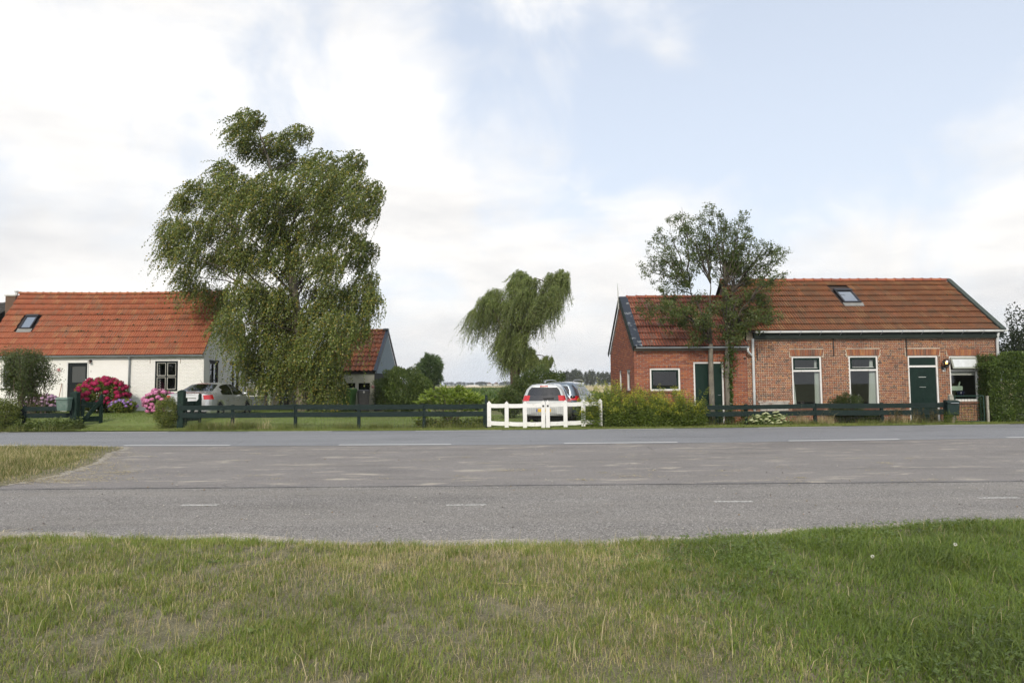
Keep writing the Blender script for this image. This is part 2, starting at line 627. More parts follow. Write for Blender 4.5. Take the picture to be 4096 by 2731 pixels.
def asphalt(name, base, speck, sscale, stain, sstretch, samt, slo, bump=.3, tint=None, darkp=.12):
    mt = newmat(name); t = mt.node_tree; L = t.links.new
    out = N(t, 'ShaderNodeOutputMaterial'); b = N(t, 'ShaderNodeBsdfPrincipled'); b.inputs['Roughness'].default_value = .85
    b.inputs['Specular IOR Level'].default_value = .3
    g = N(t, 'ShaderNodeNewGeometry')
    vo = N(t, 'ShaderNodeTexVoronoi', inp={'Scale': sscale, 'Randomness': 1.0}); L(g.outputs['Position'], vo.inputs['Vector'])
    sp = N(t, 'ShaderNodeSeparateColor'); L(vo.outputs['Color'], sp.inputs[0])
    c = mixc(t, 1.0, tuple(base), ramp(t, sp.outputs[0], [(0, 1 - speck), (.6, 1.0), (.85, 1 + speck * .8), (1, 1 + speck * 2.2)]), 'MULTIPLY')
    c = mixc(t, 1.0, c, ramp(t, noise(t, .55, 6, .6), [(.3, 1 - darkp), (.7, 1 + darkp)]), 'MULTIPLY')
    c = mixc(t, 1.0, c, ramp(t, noise(t, 60, 3, .7), [(.3, .86), (.7, 1.14)]), 'MULTIPLY')
    mp = N(t, 'ShaderNodeMapping'); mp.inputs['Scale'].default_value = sstretch; L(g.outputs['Position'], mp.inputs[0])
    s1 = ramp(t, noise(t, 1.0, 9, .68, mp.outputs[0], .3), [(slo, 0.0), (slo + .13, 1.0)])
    c = mixc(t, math_(t, 'MULTIPLY', s1, samt), c, tuple(stain))
    # darker patches of old repairs and hairline cracks
    mp3 = N(t, 'ShaderNodeMapping'); mp3.inputs['Scale'].default_value = (.22, .9, 1); L(g.outputs['Position'], mp3.inputs[0])
    c = mixc(t, 1.0, c, ramp(t, noise(t, 1.0, 3, .5, mp3.outputs[0], .6), [(.36, .88), (.44, 1.0), (.62, 1.0), (.72, 1.10)]), 'MULTIPLY')
    vc = N(t, 'ShaderNodeTexVoronoi', feature='DISTANCE_TO_EDGE', inp={'Scale': .55}); wv = mixc(t, .35, g.outputs['Position'], N(t, 'ShaderNodeTexNoise', inp={'Scale': 1.7, 'Detail': 5.0}).outputs[1])
    L(wv, vc.inputs['Vector'])
    cr_ = math_(t, 'MULTIPLY', ramp(t, vc.outputs['Distance'], [(0.0, 1.0), (.012, 0.0)]), ramp(t, noise(t, .35, 3), [(.52, 0.0), (.62, .55)]))
    c = mixc(t, cr_, c, (base[0] * .45, base[1] * .45, base[2] * .45))
    # pale tyre dust drawn along the road
    mp2 = N(t, 'ShaderNodeMapping'); mp2.inputs['Scale'].default_value = (.05, 1.6, 1); L(g.outputs['Position'], mp2.inputs[0])
    s2 = ramp(t, noise(t, 1.0, 5, .6, mp2.outputs[0]), [(.40, 0.0), (.70, .40)])
    c = mixc(t, s2, c, (base[0] * 1.35, base[1] * 1.33, base[2] * 1.25))
    L(c, b.inputs['Base Color'])
    bp = N(t, 'ShaderNodeBump'); bp.inputs['Strength'].default_value = bump; bp.inputs['Distance'].default_value = .006
    L(vo.outputs['Distance'], bp.inputs['Height']); L(bp.outputs[0], b.inputs['Normal'])
    L(b.outputs[0], out.inputs[0])
    return mt


ROADM = asphalt('main_road_asphalt', (.232, .235, .245), .30, 160, (.46, .42, .36), (.7, 5.0, 1), .5, .60, darkp=.05)
APRONM = asphalt('junction_asphalt', (.222, .205, .193), .34, 130, (.52, .46, .37), (.9, 2.6, 1), .85, .55, darkp=.10)
CYCLEM = asphalt('cycle_path_asphalt', (.240, .224, .207), .55, 95, (.36, .33, .28), (.9, 3.0, 1), .45, .60, bump=.9, darkp=.10)
DUSTM = asphalt('sandy_shoulder', (.325, .295, .25), .45, 70, (.22, .19, .15), (2.0, 3.0, 1), .6, .56, bump=.6)
SOILM = mat('verge_thatch', (.165, .150, .085), rough=.95, var=.4, nscale=7, var2=.35, bump=.7, bscale=60, stain=(.33, .28, .205), stain_amt=.8, stain_scale=2.3, stain_lo=.55)
FARSOIL = mat('yard_soil', (.075, .088, .030), rough=.95, var=.3, nscale=2, var2=.3, bump=.4, bscale=30)
LAWNM = mat('lawn_turf', (.145, .190, .042), rough=.95, var=.22, nscale=1.1, var2=.22, bump=.5, bscale=40, stain=(.17, .16, .06), stain_amt=.45, stain_scale=.7, stain_lo=.5)
PAINTM = mat('road_paint', (.74, .73, .70), rough=.7, var=.08, nscale=20, stain=(.28, .27, .26), stain_amt=.55, stain_scale=22, stain_lo=.58)
PAINTWORN = mat('worn_road_paint', (.62, .60, .56), rough=.8, var=.12, nscale=30, stain=(.2, .19, .175), stain_amt=.9, stain_scale=35, stain_lo=.44)
FIELDM = mat('open_field', (.16, .17, .06), rough=1, var=.25, nscale=.03, var2=.2, stretch=(.25, 1, 1))

# one sheet to the horizon
gx = np.concatenate([[-9000, -3000, -900, -300, -120, -60], np.linspace(-40, 12, 53), [16, 22, 30, 60, 120, 300, 900, 3000, 9000]])
gy = np.concatenate([[-400, -60, -10, 0, 6, 10, 16, 20], np.linspace(22.4, 34, 30), np.linspace(35, 60, 14), [66, 72, 80, 100, 200, 600, 2000, 9000]])
GX, GY = np.meshgrid(gx, gy)
gv = np.stack([GX, GY, gz(GX, GY) - .03], -1).reshape(-1, 3)
nx = len(gx)
gf = [(j * nx + i, j * nx + i + 1, (j + 1) * nx + i + 1, (j + 1) * nx + i) for j in range(len(gy) - 1) for i in range(nx - 1)]
o = MB().add(gv, gf).build('ground', FIELDM, smooth=True); o['kind'] = 'structure'

XS = np.concatenate([np.linspace(-70, -16, 28), np.linspace(-15, 15, 61), np.linspace(16, 70, 28)])
road = sheet('main_road', XS, lambda x: 17.12 + crv(x), lambda x: 22.62 + crv(x), 0.004, ROADM, ny=3)
apron = sheet('junction_apron', XS, 10.30, lambda x: 17.12 + crv(x), 0.0, APRONM, ny=3)
cyc = sheet('cycle_path', XS, 5.6, 10.30, 0.0, CYCLEM, ny=3)
# bitumen seam between the apron and the cycle path
SEAM = mat('bitumen_seam', (.105, .102, .10), rough=.8, var=.35, nscale=3, stain=(.22, .21, .2), stain_amt=.9, stain_scale=1.3, stain_lo=.48)
sx = np.linspace(-16, 22, 153)
o = sheet('bitumen_seam', sx, lambda x: 10.265 + .03 * (fbm(x, x * 0, 1.1, 3) - .5) - .012 - .02 * fbm(x, x * 0, .6, 5), lambda x: 10.31 + .05 * (fbm(x, x * 0, 1.3, 4) - .5), 0.004, SEAM, parent=cyc)


def verge_edge(x):
    return np.interp(x, [-12, -5.1, -3.4, -.8, .9, 1.65, 2.75, 3.9, 5.3, 8, 14], [6.95, 6.90, 6.80, 6.46, 6.46, 6.62, 6.80, 7.05, 7.27, 7.5, 7.6]) \
        + .10 * (fbm(x, np.asarray(x) * 0, 2.2, 11) - .5) + .10 * (fbm(x, np.asarray(x) * 0, .7, 12) - .5)


def verge_z(x, y):
    e = verge_edge(x)
    inn = sstep(0.0, .45, e - y)
    return .006 + inn * (.02 + .05 * fbm(x, y, 1.1, 21)) + .04 * inn * sstep(1.0, 4.5, x)


vx = np.linspace(-14, 14, 225)
o = sheet('sandy_shoulder', vx, lambda x: verge_edge(x) - .2, lambda x: verge_edge(x) + .20 + .42 * (fbm(x, x * 0, 1.4, 31) - .4), .004, DUSTM)
o = sheet('grass_verge', vx, -6.0, lambda x: verge_edge(x), 0, SOILM, ny=90, zf=lambda x, y: verge_z(x, y) + .002)


# painted lines: each dash a piece of the road it lies on
def dash(parent, x0, x1, yc, w, z, mt, worn=False):
    xs = np.linspace(x0, x1, 15 if not worn else 31)
    if callable(yc):
        c = yc(xs)
    else:
        c = np.full_like(xs, yc)
    e = .004 if not worn else .016
    top = c + w / 2 + e * rng.uniform(-1, 1, len(xs)); bot = c - w / 2 + e * rng.uniform(-1, 1, len(xs))
    n = len(xs)
    vs = list(zip(xs, bot, [z] * n)) + list(zip(xs, top, [z] * n))
    MB().add(vs, [(i, i + 1, n + i + 1, n + i) for i in range(n - 1)]).build('road_marking', mt, parent)


for px0, px1 in ((-330, 85), (497, 922), (1357, 1805), (2256, 2708), (3153, 3595), (4026, 4470)):
    py = np.interp((px0 + px1) / 2, [50, 700, 1580, 2500, 3370, 4060], [1778, 1776, 1775.5, 1769.6, 1758.5, 1751])
    xa, xb = at(px0, py, 17.4 + float(crv((px0 - 2048) / 157)))[0], at(px1, py, 17.4 + float(crv((px1 - 2048) / 157)))[0]
    dash(road, xa, xb, lambda x: 17.36 + crv(x), .13, .008, PAINTM)
for px0, px1 in ((-300, 36), (346, 673), (993, 1328), (1663, 2008), (2351, 2694), (3031, 3368), (3697, 4036), (4370, 4700)):
    Yf = 22.5
    xa, xb = at(px0, 1720, Yf + float(crv((px0 - 2048) / 121)))[0], at(px1, 1720, Yf + float(crv((px1 - 2048) / 121)))[0]
    dash(road, xa, xb, lambda x: 22.46 + crv(x), .13, .008, PAINTM)
for i, (px0, px1) in enumerate(((-340, -190), (724, 870), (1785, 1942), (2856, 3013), (3911, 4078))):
    py = (2022, 2020, 2019.5, 2006, 1991)[i]
    a_, b_ = on(px0, py), on(px1, py)
    dash(cyc, a_[0], b_[0], float((a_[1] + b_[1]) / 2), .085, .004, PAINTWORN, worn=True)

# ------------------------------------------------------------------ foreground grass
GREEN = leafmat('verge_grass_green', [(0.185, 0.246, 0.047), (0.241, 0.281, 0.065), (0.148, 0.212, 0.044), (0.290, 0.292, 0.089), (0.210, 0.234, 0.074)], .25, .5)
LUSH = leafmat('lush_grass_green', [(0.121, 0.181, 0.028), (0.159, 0.223, 0.039), (0.101, 0.149, 0.028), (0.201, 0.253, 0.055), (0.137, 0.192, 0.050)], .3, .45)
STRAW = leafmat('dry_grass_straw', [(.50, .42, .23), (.42, .34, .18), (.58, .49, .31), (.37, .31, .15), (.46, .37, .23)], .15, .6)


def scatter(n, x0, x1, y0, y1, dens):
    """n random ground points, thinned by dens(x, y) in 0..1; more of them close to the camera"""
    x = rng.uniform(x0, x1, n)
    y = rng.uniform(y0, y1, n)
    k = rng.uniform(0, 1, n) < dens(x, y)
    return x[k], y[k]


def lushness(x, y):
    return sstep(-.30, .34, (x - (1.15 + (6.6 - y) * .06)) * .42 + (fbm(x, y, 1.3, 44) - .5) * .75)


def inside(x, y):
    return (y < verge_edge(x) + .02).astype(float) * (np.abs(x) < y * .75 + 1.7)


def bare(x, y):
    return np.clip(1.2 - 1.5 * sstep(.60, .74, fbm(x, y, 1.5, 51)) * (1 - lushness(x, y)), .14, 1)


def tuft(x, y):
    return .40 + .7 * sstep(.38, .72, fbm(x, y, 4.2, 61))


# mown verge: short green blades
x, y = scatter(520000, -7, 7, 2.6, 7.5, lambda x, y: inside(x, y) * bare(x, y) * tuft(x, y) * (1 - .8 * lushness(x, y)) * np.clip(1.15 - .09 * y, .3, 1))
P = np.stack([x, y, verge_z(x, y)], 1)
h = .024 + .046 * fbm(x, y, 2.0, 71) ** 1.3 + .012 * rng.uniform(0, 1, len(x))
edge = 1 + .35 * sstep(.5, .1, verge_edge(x) - y)
V1 = blades(P, h * edge, rng.uniform(.0026, .0054, len(x)), .75, bias=(.10, 0))
o = mass('verge_grass', V1, BLADE, GREEN, kind='stuff')
tag(o, 'short patchy mown green grass of the near verge', 'grass')
# dry stalks among it
x, y = scatter(230000, -7, 7, 2.6, 7.5, lambda x, y: inside(x, y) * (1 - .93 * lushness(x, y)) * (.28 + .75 * sstep(.42, .72, fbm(x, y, 1.0, 81)) + .9 * sstep(1.3, .6, np.abs(y - 5.9)) * sstep(-2.4, -1.0, x) * sstep(2.2, .8, x)) * np.clip(1.15 - .09 * y, .3, 1))
P = np.stack([x, y, verge_z(x, y)], 1)
up_ = rng.uniform(0, 1, len(x)) < .45
h = np.where(up_, rng.uniform(.03, .085, len(x)), rng.uniform(.012, .03, len(x)))
V2 = np.concatenate([blades(P[up_], h[up_], rng.uniform(.0022, .0040, up_.sum()), .45), blades(P[~up_], h[~up_], rng.uniform(.0022, .0038, (~up_).sum()), 3.2)])
o = mass('dry_grass', V2, BLADE, STRAW, kind='stuff')
tag(o, 'dry straw coloured stalks among the mown near verge', 'grass')
# longer tufts, seed stalks and flat weeds that break up the mown sward
tx, ty = scatter(900, -7, 7, 2.6, 7.4, lambda x, y: inside(x, y) * (1 - .6 * lushness(x, y)))
m_ = 26
x = (tx[:, None] + rng.normal(0, .022, (len(tx), m_))).ravel(); y = (ty[:, None] + rng.normal(0, .022, (len(tx), m_))).ravel()
hh_ = np.repeat(rng.uniform(.06, .14, len(tx)), m_) * rng.uniform(.5, 1.15, len(x))
P = np.stack([x, y, verge_z(x, y)], 1)
o = mass('grass_tufts', blades(P, hh_, rng.uniform(.0026, .005, len(x)), .8), BLADE, leafmat('tuft_green', [(0.176, 0.236, 0.045), (0.220, 0.268, 0.060), (0.138, 0.200, 0.040), (0.286, 0.284, 0.090)], .3, .45), kind='stuff')
tag(o, 'longer bright green tufts standing out of the mown verge', 'grass')
x, y = scatter(2600, -7, 7, 2.6, 7.4, lambda x, y: inside(x, y) * (.35 + .65 * fbm(x, y, 1.0, 83)))
o = mass('seed_stalks', blades(np.stack([x, y, verge_z(x, y)], 1), rng.uniform(.08, .20, len(x)), rng.uniform(.0022, .004, len(x)), .55), BLADE, STRAW, kind='stuff')
tag(o, 'thin pale seed stalks standing over the near verge', 'grass')
wx_, wy_ = scatter(26, -7, 7, 2.6, 7.2, lambda x, y: inside(x, y))
k_ = 9
a = (np.arange(k_) * 2 * np.pi / k_)[None] + rng.uniform(0, 6, (len(wx_), 1)) + rng.normal(0, .2, (len(wx_), k_))
C = np.repeat(np.stack([wx_, wy_, verge_z(wx_, wy_) + .022], 1)[:, None], k_, 1)
o = mass('flat_weeds', leaves(C.reshape(-1, 3), np.stack([np.cos(a), np.sin(a), np.full(a.shape, .25)], -1).reshape(-1, 3), .075, .024), LEAF, leafmat('flat_weed_leaves', [(.11, .16, .04), (.14, .19, .05), (.09, .13, .04)], .2, .45), kind='stuff')
tag(o, 'flat leafy weed rosettes in the near verge', 'weeds')
# matted thatch lying between the blades
x, y = scatter(150000, -7, 7, 2.6, 7.5, lambda x, y: inside(x, y) * (1 - .7 * lushness(x, y)) * np.clip(1.15 - .09 * y, .3, 1))
P = np.stack([x, y, verge_z(x, y) + rng.uniform(0, .02, len(x))], 1)
THATCH = leafmat('thatch', [(0.300, 0.258, 0.150), (0.240, 0.210, 0.114), (0.360, 0.312, 0.198), (0.204, 0.198, 0.090), (0.276, 0.222, 0.144)], .1, .7)
o = mass('grass_thatch', blades(P, rng.uniform(.006, .016, len(x)), rng.uniform(.002, .004, len(x)), 4.5), BLADE, THATCH, kind='stuff')
tag(o, 'matted brown cut grass lying between the blades of the verge', 'grass')
# lush corner
x, y = scatter(300000, -2, 8, 2.6, 7.8, lambda x, y: inside(x, y) * lushness(x, y) * (.45 + .7 * tuft(x, y)) * np.clip(1.15 - .09 * y, .3, 1))
P = np.stack([x, y, verge_z(x, y)], 1)
h = sstep(-.1, .5, verge_edge(x) - y) * .45 + .55
h = h * (.040 + .15 * fbm(x, y, 1.6, 91) ** 1.2 * (.35 + .65 * sstep(.8, 2.6, x))) * rng.uniform(.7, 1.25, len(x))
V3 = blades(P, h, rng.uniform(.0030, .0066, len(x)), 1.15, bias=(.25, -.1))
o = mass('lush_grass', V3, BLADE, LUSH, kind='stuff')
tag(o, 'long lush green grass at the right of the near verge', 'grass')
# clover leaves in the lush corner
x, y = scatter(16000, .3, 7, 2.6, 7.3, lambda x, y: inside(x, y) * lushness(x, y) * sstep(.47, .66, fbm(x, y, 1.0, 101)))
n = len(x)
P = np.stack([x, y, verge_z(x, y) + rng.uniform(.03, .09, n)], 1)
cl = []
a0 = rng.uniform(0, 2 * np.pi, n)
nrm = unit(np.stack([rng.normal(0, .35, n), rng.normal(-.15, .35, n), np.ones(n)], 1))
t1 = unit(np.cross(nrm, np.stack([np.cos(a0), np.sin(a0), np.zeros(n)], 1))); t2 = np.cross(nrm, t1)
for k in range(3):
    a = 2.094 * k
    d = t1 * math.cos(a) + t2 * math.sin(a); e = -t1 * math.sin(a) + t2 * math.cos(a)
    s_ = rng.uniform(.008, .014, n)[:, None]
    cl.append(np.stack([P, P + d * s_ * .8 + e * s_ * .62, P + d * s_ * 1.35, P + d * s_ * .8 - e * s_ * .62], 1))
CLOVER = leafmat('clover_leaves', [(0.126, 0.179, 0.040), (0.162, 0.215, 0.055), (0.096, 0.142, 0.032)], .3, .4)
o = mass('clover', np.concatenate(cl), LEAF, CLOVER, kind='stuff')
tag(o, 'green clover leaves spread through the long grass', 'clover')

# white clover heads standing in the long grass
CLW = mat('clover_blossom', (.72, .70, .62), rough=.8, var=.15, nscale=120)
for px, py, lab in ((3490, 2227, 'small white clover flower in the long grass, the left one of two'), (3822, 2178, 'small white clover flower in the long grass, the right one of two')):
    b_ = on(px, py, .2)
    gz_ = float(verge_z(b_[0], b_[1]))
    t = empty('clover_flower', (b_[0], b_[1], gz_), 0, lab, 'flower', 'white clover flowers')
    MB().tube([(0, 0, 0), (.01, 0, .10), (.0, 0, .2 - gz_)], [.0018, .0016, .0014], 5).build('stem', CLOVER, t)
    hv = []
    for i in range(46):
        z_ = 1 - 2 * (i + .5) / 46; r_ = math.sqrt(1 - z_ * z_); a = i * 2.4
        hv.append((r_ * math.cos(a), r_ * math.sin(a), z_))
    hv = np.array(hv)
    C = np.array((0, 0, .205 - gz_)) + hv * .006
    mass('flower_head', leaves(C, hv, .010, .005), LEAF, CLW, t)
# one long dry straw lying on the mown grass
a_, b_ = on(1963, 2330, .05), on(2235, 2352, .05)
STRAWM = mat('single_straw', (.42, .37, .17), rough=.6, var=.15)
mm = (a_ + b_) / 2 + np.array((0, 0, .015))
MB().tube(bez(a_, mm, b_, 9), np.linspace(.0045, .002, 9), 5).build('straw_stalk', STRAWM)
tag(bpy.data.objects['straw_stalk'], 'long pale straw stalk lying on the mown grass', 'straw')
# straw heap at the left edge of the verge
n = 260
x = rng.normal(-5.25, .34, n); y = rng.normal(6.55, .13, n)
P = np.stack([x, y, verge_z(x, y) + rng.uniform(.02, .10, n)], 1)
o = mass('straw_heap', blades(P, rng.uniform(.008, .03, n), rng.uniform(.004, .008, n), 12.0), BLADE, STRAW, kind='stuff')
tag(o, 'loose heap of dry straw at the left road edge', 'straw')

# ------------------------------------------------------------------ grass island on the left, between road and cycle path
isl = [(-40, 1946), (0, 1946), (90, 1928), (180, 1908), (280, 1885), (345, 1862), (392, 1838), (430, 1812), (470, 1802), (490, 1792), (430, 1786), (300, 1786), (0, 1795)]
isl_w = [on(*p)[:2] for p in isl]
_d = []
for (a0, b0), (a1, b1) in zip(isl_w[1:-1], isl_w[2:]):
    for k in range(7):
        _d.append((a0 + (a1 - a0) * k / 7, b0 + (b1 - b0) * k / 7))
isl_w = np.array(_d + [isl_w[-1]])
rad_ = isl_w - np.array((-16.0, 13.4)); rad_ = rad_ / np.linalg.norm(rad_, axis=1, keepdims=True)
fade = np.clip(np.minimum(np.arange(len(isl_w)), np.arange(len(isl_w))[::-1]) / 5, 0, 1)[:, None]
isl_w = isl_w + rad_ * fade * rng.normal(0, .07, (len(isl_w), 1))
sand = isl_w + rad_ * (.03 + fade * (.04 + .22 * fbm(isl_w[:, 0], isl_w[:, 1], 2.5, 141)[:, None] * (isl_w[:, :1] > -11.5)))
nn_ = len(sand)
o = MB().add([(p[0], p[1], .0045) for p in isl_w - rad_ * .15] + [(p[0], p[1], .0045) for p in sand], [(i_, i_ + 1, nn_ + i_ + 1, nn_ + i_) for i_ in range(nn_ - 1)]).build('sandy_margin', DUSTM)
o['kind'] = 'structure'
isl_w = [(-34.0, float(isl_w[0][1]))] + [(float(p[0]), float(p[1])) for p in isl_w] + [(-34.0, float(isl_w[-1][1]) + .9)]
o = MB().add([(p[0], p[1], .008) for p in isl_w], [tuple(range(len(isl_w)))]).build('grass_island', SOILM)
o['kind'] = 'structure'


def inpoly(x, y, poly):
    c = np.zeros(len(x), bool)
    j = len(poly) - 1
    for i in range(len(poly)):
        xi, yi = poly[i]; xj, yj = poly[j]
        c ^= ((yi > y) != (yj > y)) & (x < (xj - xi) * (y - yi) / (yj - yi + 1e-12) + xi)
        j = i
    return c


def polydist(x, y, poly):
    """distance to the right hand border of the island"""
    d = np.full(len(x), 9.0)
    for (ax, ay), (bx, by) in zip(poly[1:-2], poly[2:-1]):
        t = np.clip(((x - ax) * (bx - ax) + (y - ay) * (by - ay)) / ((bx - ax) ** 2 + (by - ay) ** 2), 0, 1)
        d = np.minimum(d, np.hypot(x - ax - t * (bx - ax), y - ay - t * (by - ay)))
    return d


x = rng.uniform(-19, -8, 110000); y = rng.uniform(10.2, 17.6, 110000)
k = inpoly(x, y, isl_w); x, y = x[k], y[k]
dd = polydist(x, y, isl_w)
k = rng.uniform(0, 1, len(x)) < np.clip(.12 + 1.4 * sstep(.05, .8, dd), 0, 1) * (.4 + .8 * tuft(x, y)); x, y, dd = x[k], y[k], dd[k]
P = np.stack([x, y, np.full(len(x), .008)], 1)
h = (.06 + .26 * sstep(.1, 1.3, dd) * fbm(x, y, 1.2, 111)) * rng.uniform(.6, 1.3, len(x))
dry = rng.uniform(0, 1, len(x)) < .34
ISLG = leafmat('island_grass_green', [(.15, .18, .042), (.19, .21, .062), (.115, .148, .035), (.22, .21, .08)], .25, .5)
o = mass('island_grass', blades(P[~dry], h[~dry], rng.uniform(.005, .010, (~dry).sum()), .7), BLADE, ISLG, kind='stuff')
tag(o, 'tall rough green grass on the island beside the junction', 'grass')
o = mass('island_dry_grass', blades(P[dry], h[dry] * 1.15, rng.uniform(.004, .007, dry.sum()), .5), BLADE, STRAW, kind='stuff')
tag(o, 'dry blond stalks in the grass island beside the junction', 'grass')

# straw, clods and stones dropped on the apron
bits = []
for i in range(64):
    px = rng.uniform(380, 4090); py = rng.uniform(1790, 1932)
    c = on(px, py)
    n = int(rng.integers(5, 34)); s_ = rng.uniform(.04, .20)
    x = c[0] + rng.normal(0, s_, n); y = c[1] + rng.normal(0, s_ * .6, n)
    bits.append(np.stack([x, y, np.full(n, .006) + rng.uniform(0, .006, n)], 1))
for (px, py, n, sx_, sy_) in ((300, 1922, 420, .55, .16), (330, 1902, 160, .4, .2), (470, 1890, 240, .22, .14), (390, 1870, 160, .35, .25), (430, 1845, 160, .4, .3),
                              (240, 1908, 500, .55, .22), (370, 1860, 420, .35, .3), (420, 1825, 300, .35, .35), (330, 1880, 420, .45, .25), (160, 1922, 420, .5, .16), (120, 1932, 260, .6, .12), (450, 1815, 160, .3, .4), (2330, 1921, 60, .12, .07), (2515, 1905, 90, .22, .1), (2010, 1884, 70, .2, .08), (2055, 1881, 60, .2, .08)):
    c = on(px, py)
    bits.append(np.stack([c[0] + rng.normal(0, sx_, n), c[1] + rng.normal(0, sy_, n), .006 + rng.uniform(0, .012, n)], 1))
bits = np.concatenate(bits)
o = mass('straw_litter', blades(bits, rng.uniform(.004, .014, len(bits)), rng.uniform(.006, .012, len(bits)), 9.0), BLADE, STRAW, kind='stuff')
tag(o, 'straw scattered over the junction asphalt', 'straw')
n = 900
px = rng.uniform(-100, 4200, n); py = rng.uniform(1785, 2150, n)
ps = np.array([on(a, b) for a, b in zip(px, py)])
s_ = (rng.uniform(.25, 1, n) ** 2 * .016)[:, None]
oc = np.array([(1, 0, 0), (0, 1, 0), (-1, 0, 0), (0, -1, 0), (0, 0, .8), (0, 0, -.3)])
SV = ps[:, None, :] * np.array([1, 1, 0]) + np.array([0, 0, .008]) + (oc[None] * rng.uniform(.6, 1.3, (n, 6, 1))) * s_[:, None]
STONE = mat('loose_stones', None, rough=.9, var=.2, nscale=50, palette=[(.40, .37, .33), (.26, .23, .19), (.15, .13, .12), (.50, .47, .42), (.30, .22, .14)])
o = mass('loose_stones', SV, [(0, 1, 4), (1, 2, 4), (2, 3, 4), (3, 0, 4), (1, 0, 5), (2, 1, 5), (3, 2, 5), (0, 3, 5)], STONE, kind='stuff')
tag(o, 'small loose stones scattered over the asphalt', 'stones')

# ------------------------------------------------------------------ far verge and lawn behind the road
LX = np.linspace(-32, 4.2, 110)
sheet('lawn', LX, lambda x: 22.6 + crv(x), lambda x: 34.0 + 0 * x, 0, LAWNM, ny=40, zf=lambda x, y: gz(x, y) + .008)
sheet('far_verge', np.linspace(-70, 70, 181), lambda x: 22.58 + crv(x), lambda x: 23.9 + crv(x), 0, LAWNM, ny=6,
      zf=lambda x, y: np.maximum(gz(x, y), 0) + .014 + .03 * sstep(.05, .5, y - 22.58 - crv(x)) * fbm(x, y, 1.2, 131))
sheet('yard_soil', np.linspace(3.5, 40, 60), lambda x: 23.6 + crv(x), lambda x: 34.0 + 0 * x, 0.010, FARSOIL, ny=3)
x = rng.uniform(-24, 24, 60000); y = 22.62 + crv(x) + rng.uniform(0, 1, 60000) ** 1.2 * .85
k = rng.uniform(0, 1, len(x)) < (.35 + .6 * tuft(x * .5, y)); x, y = x[k], y[k]
P = np.stack([x, y, np.maximum(gz(x, y), 0) + .012], 1)
FVG = leafmat('far_verge_green', [(.175, .215, .05), (.22, .245, .07), (.14, .185, .038), (.25, .25, .095)], .25, .5)
o = mass('far_verge_grass', blades(P, rng.uniform(.03, .085, len(x)), rng.uniform(.006, .012, len(x)), .7), BLADE, FVG, kind='stuff')
tag(o, 'mown grass strip along the far edge of the road', 'grass')
x = rng.uniform(-24, 3.6, 75000); y = rng.uniform(23.5, 33.2, 75000)
P = np.stack([x, y, gz(x, y) + .004], 1)
LWG = leafmat('lawn_green', [(.135, .195, .038), (.16, .215, .046), (.11, .17, .03), (.20, .22, .065)], .25, .5)
o = mass('lawn_grass', blades(P, rng.uniform(.02, .05, len(x)), rng.uniform(.010, .02, len(x)), .8), BLADE, LWG, kind='stuff')
tag(o, 'short green lawn between the cottage, the fence and the cars', 'grass')

# ------------------------------------------------------------------ fields beyond
CROPM = mat('potato_crop_ground', (.075, .105, .028), rough=1, var=.25, nscale=.5, var2=.3, stretch=(.3, 1, 1))
STUBM = mat('stubble', (.46, .37, .19), rough=1, var=.14, nscale=.15, var2=.12, stretch=(.12, 1, 1))
sheet('crop_field', np.linspace(-60, 12, 37), 40.0, 215.0, .02, CROPM, ny=12)
sheet('crop_field', np.linspace(12, 90, 20), 96.0, 110.0, .02, CROPM, ny=3)
sheet('stubble_field', np.array([-900, -300, 0, 300, 900.0]), 215.0, 620.0, .05, STUBM, ny=4)
sheet('stubble_field', np.array([9, 40, 120.0]), 55.0, 215.0, .04, STUBM, ny=4)
n = 26000
y = 40 + 175 * rng.uniform(0, 1, n) ** 1.6; x = (-.13 + .30 * rng.uniform(0, 1, n)) * y
k = x < 9; x, y = x[k], y[k]
n = len(x)
x = np.round(x / .75) * .75 + rng.normal(0, .14, n)
C = np.stack([x, y, rng.uniform(.05, .5, n)], 1)
U = unit(rng.normal(size=(n, 3)) + (0, -.2, .9))
CROPL = leafmat('crop_leaves', [(.075, .125, .028), (.10, .155, .036), (.06, .10, .026), (.13, .165, .05)], .2, .6)
o = mass('crop_plants', leaves(C, U, .42, .34), LEAF, CROPL, kind='stuff')
tag(o, 'rows of low green crop plants in the field behind', 'crop')

# ================================================================== building kit
class Fac:
    """a facade plane: origin on the ground, yaw; local x along the wall, y inwards"""
    def __init__(s, x, y, yaw=0.0, z=0.0):
        s.o = np.array((x, y, z)); s.yaw = yaw
        s.u = np.array((math.cos(yaw), math.sin(yaw), 0)); s.n = np.array((math.sin(yaw), -math.cos(yaw), 0))

    def L(s, r, x, y, off=0.0):
        d = ray(*zz(r, x, y))
        t = (np.dot(s.o - CAM, s.n) + off) / np.dot(d, s.n)
        p = CAM + d * t - s.o
        return float(np.dot(p, s.u)), float(p[2])

    def R(s, r, x0, y0, x1, y1):
        """rectangle in wall coordinates from a picture box: x0, x1, z0, z1"""
        yc = (y0 + y1) / 2; xc = (x0 + x1) / 2
        return s.L(r, x0, yc)[0], s.L(r, x1, yc)[0], s.L(r, xc, y1)[1], s.L(r, xc, y0)[1]


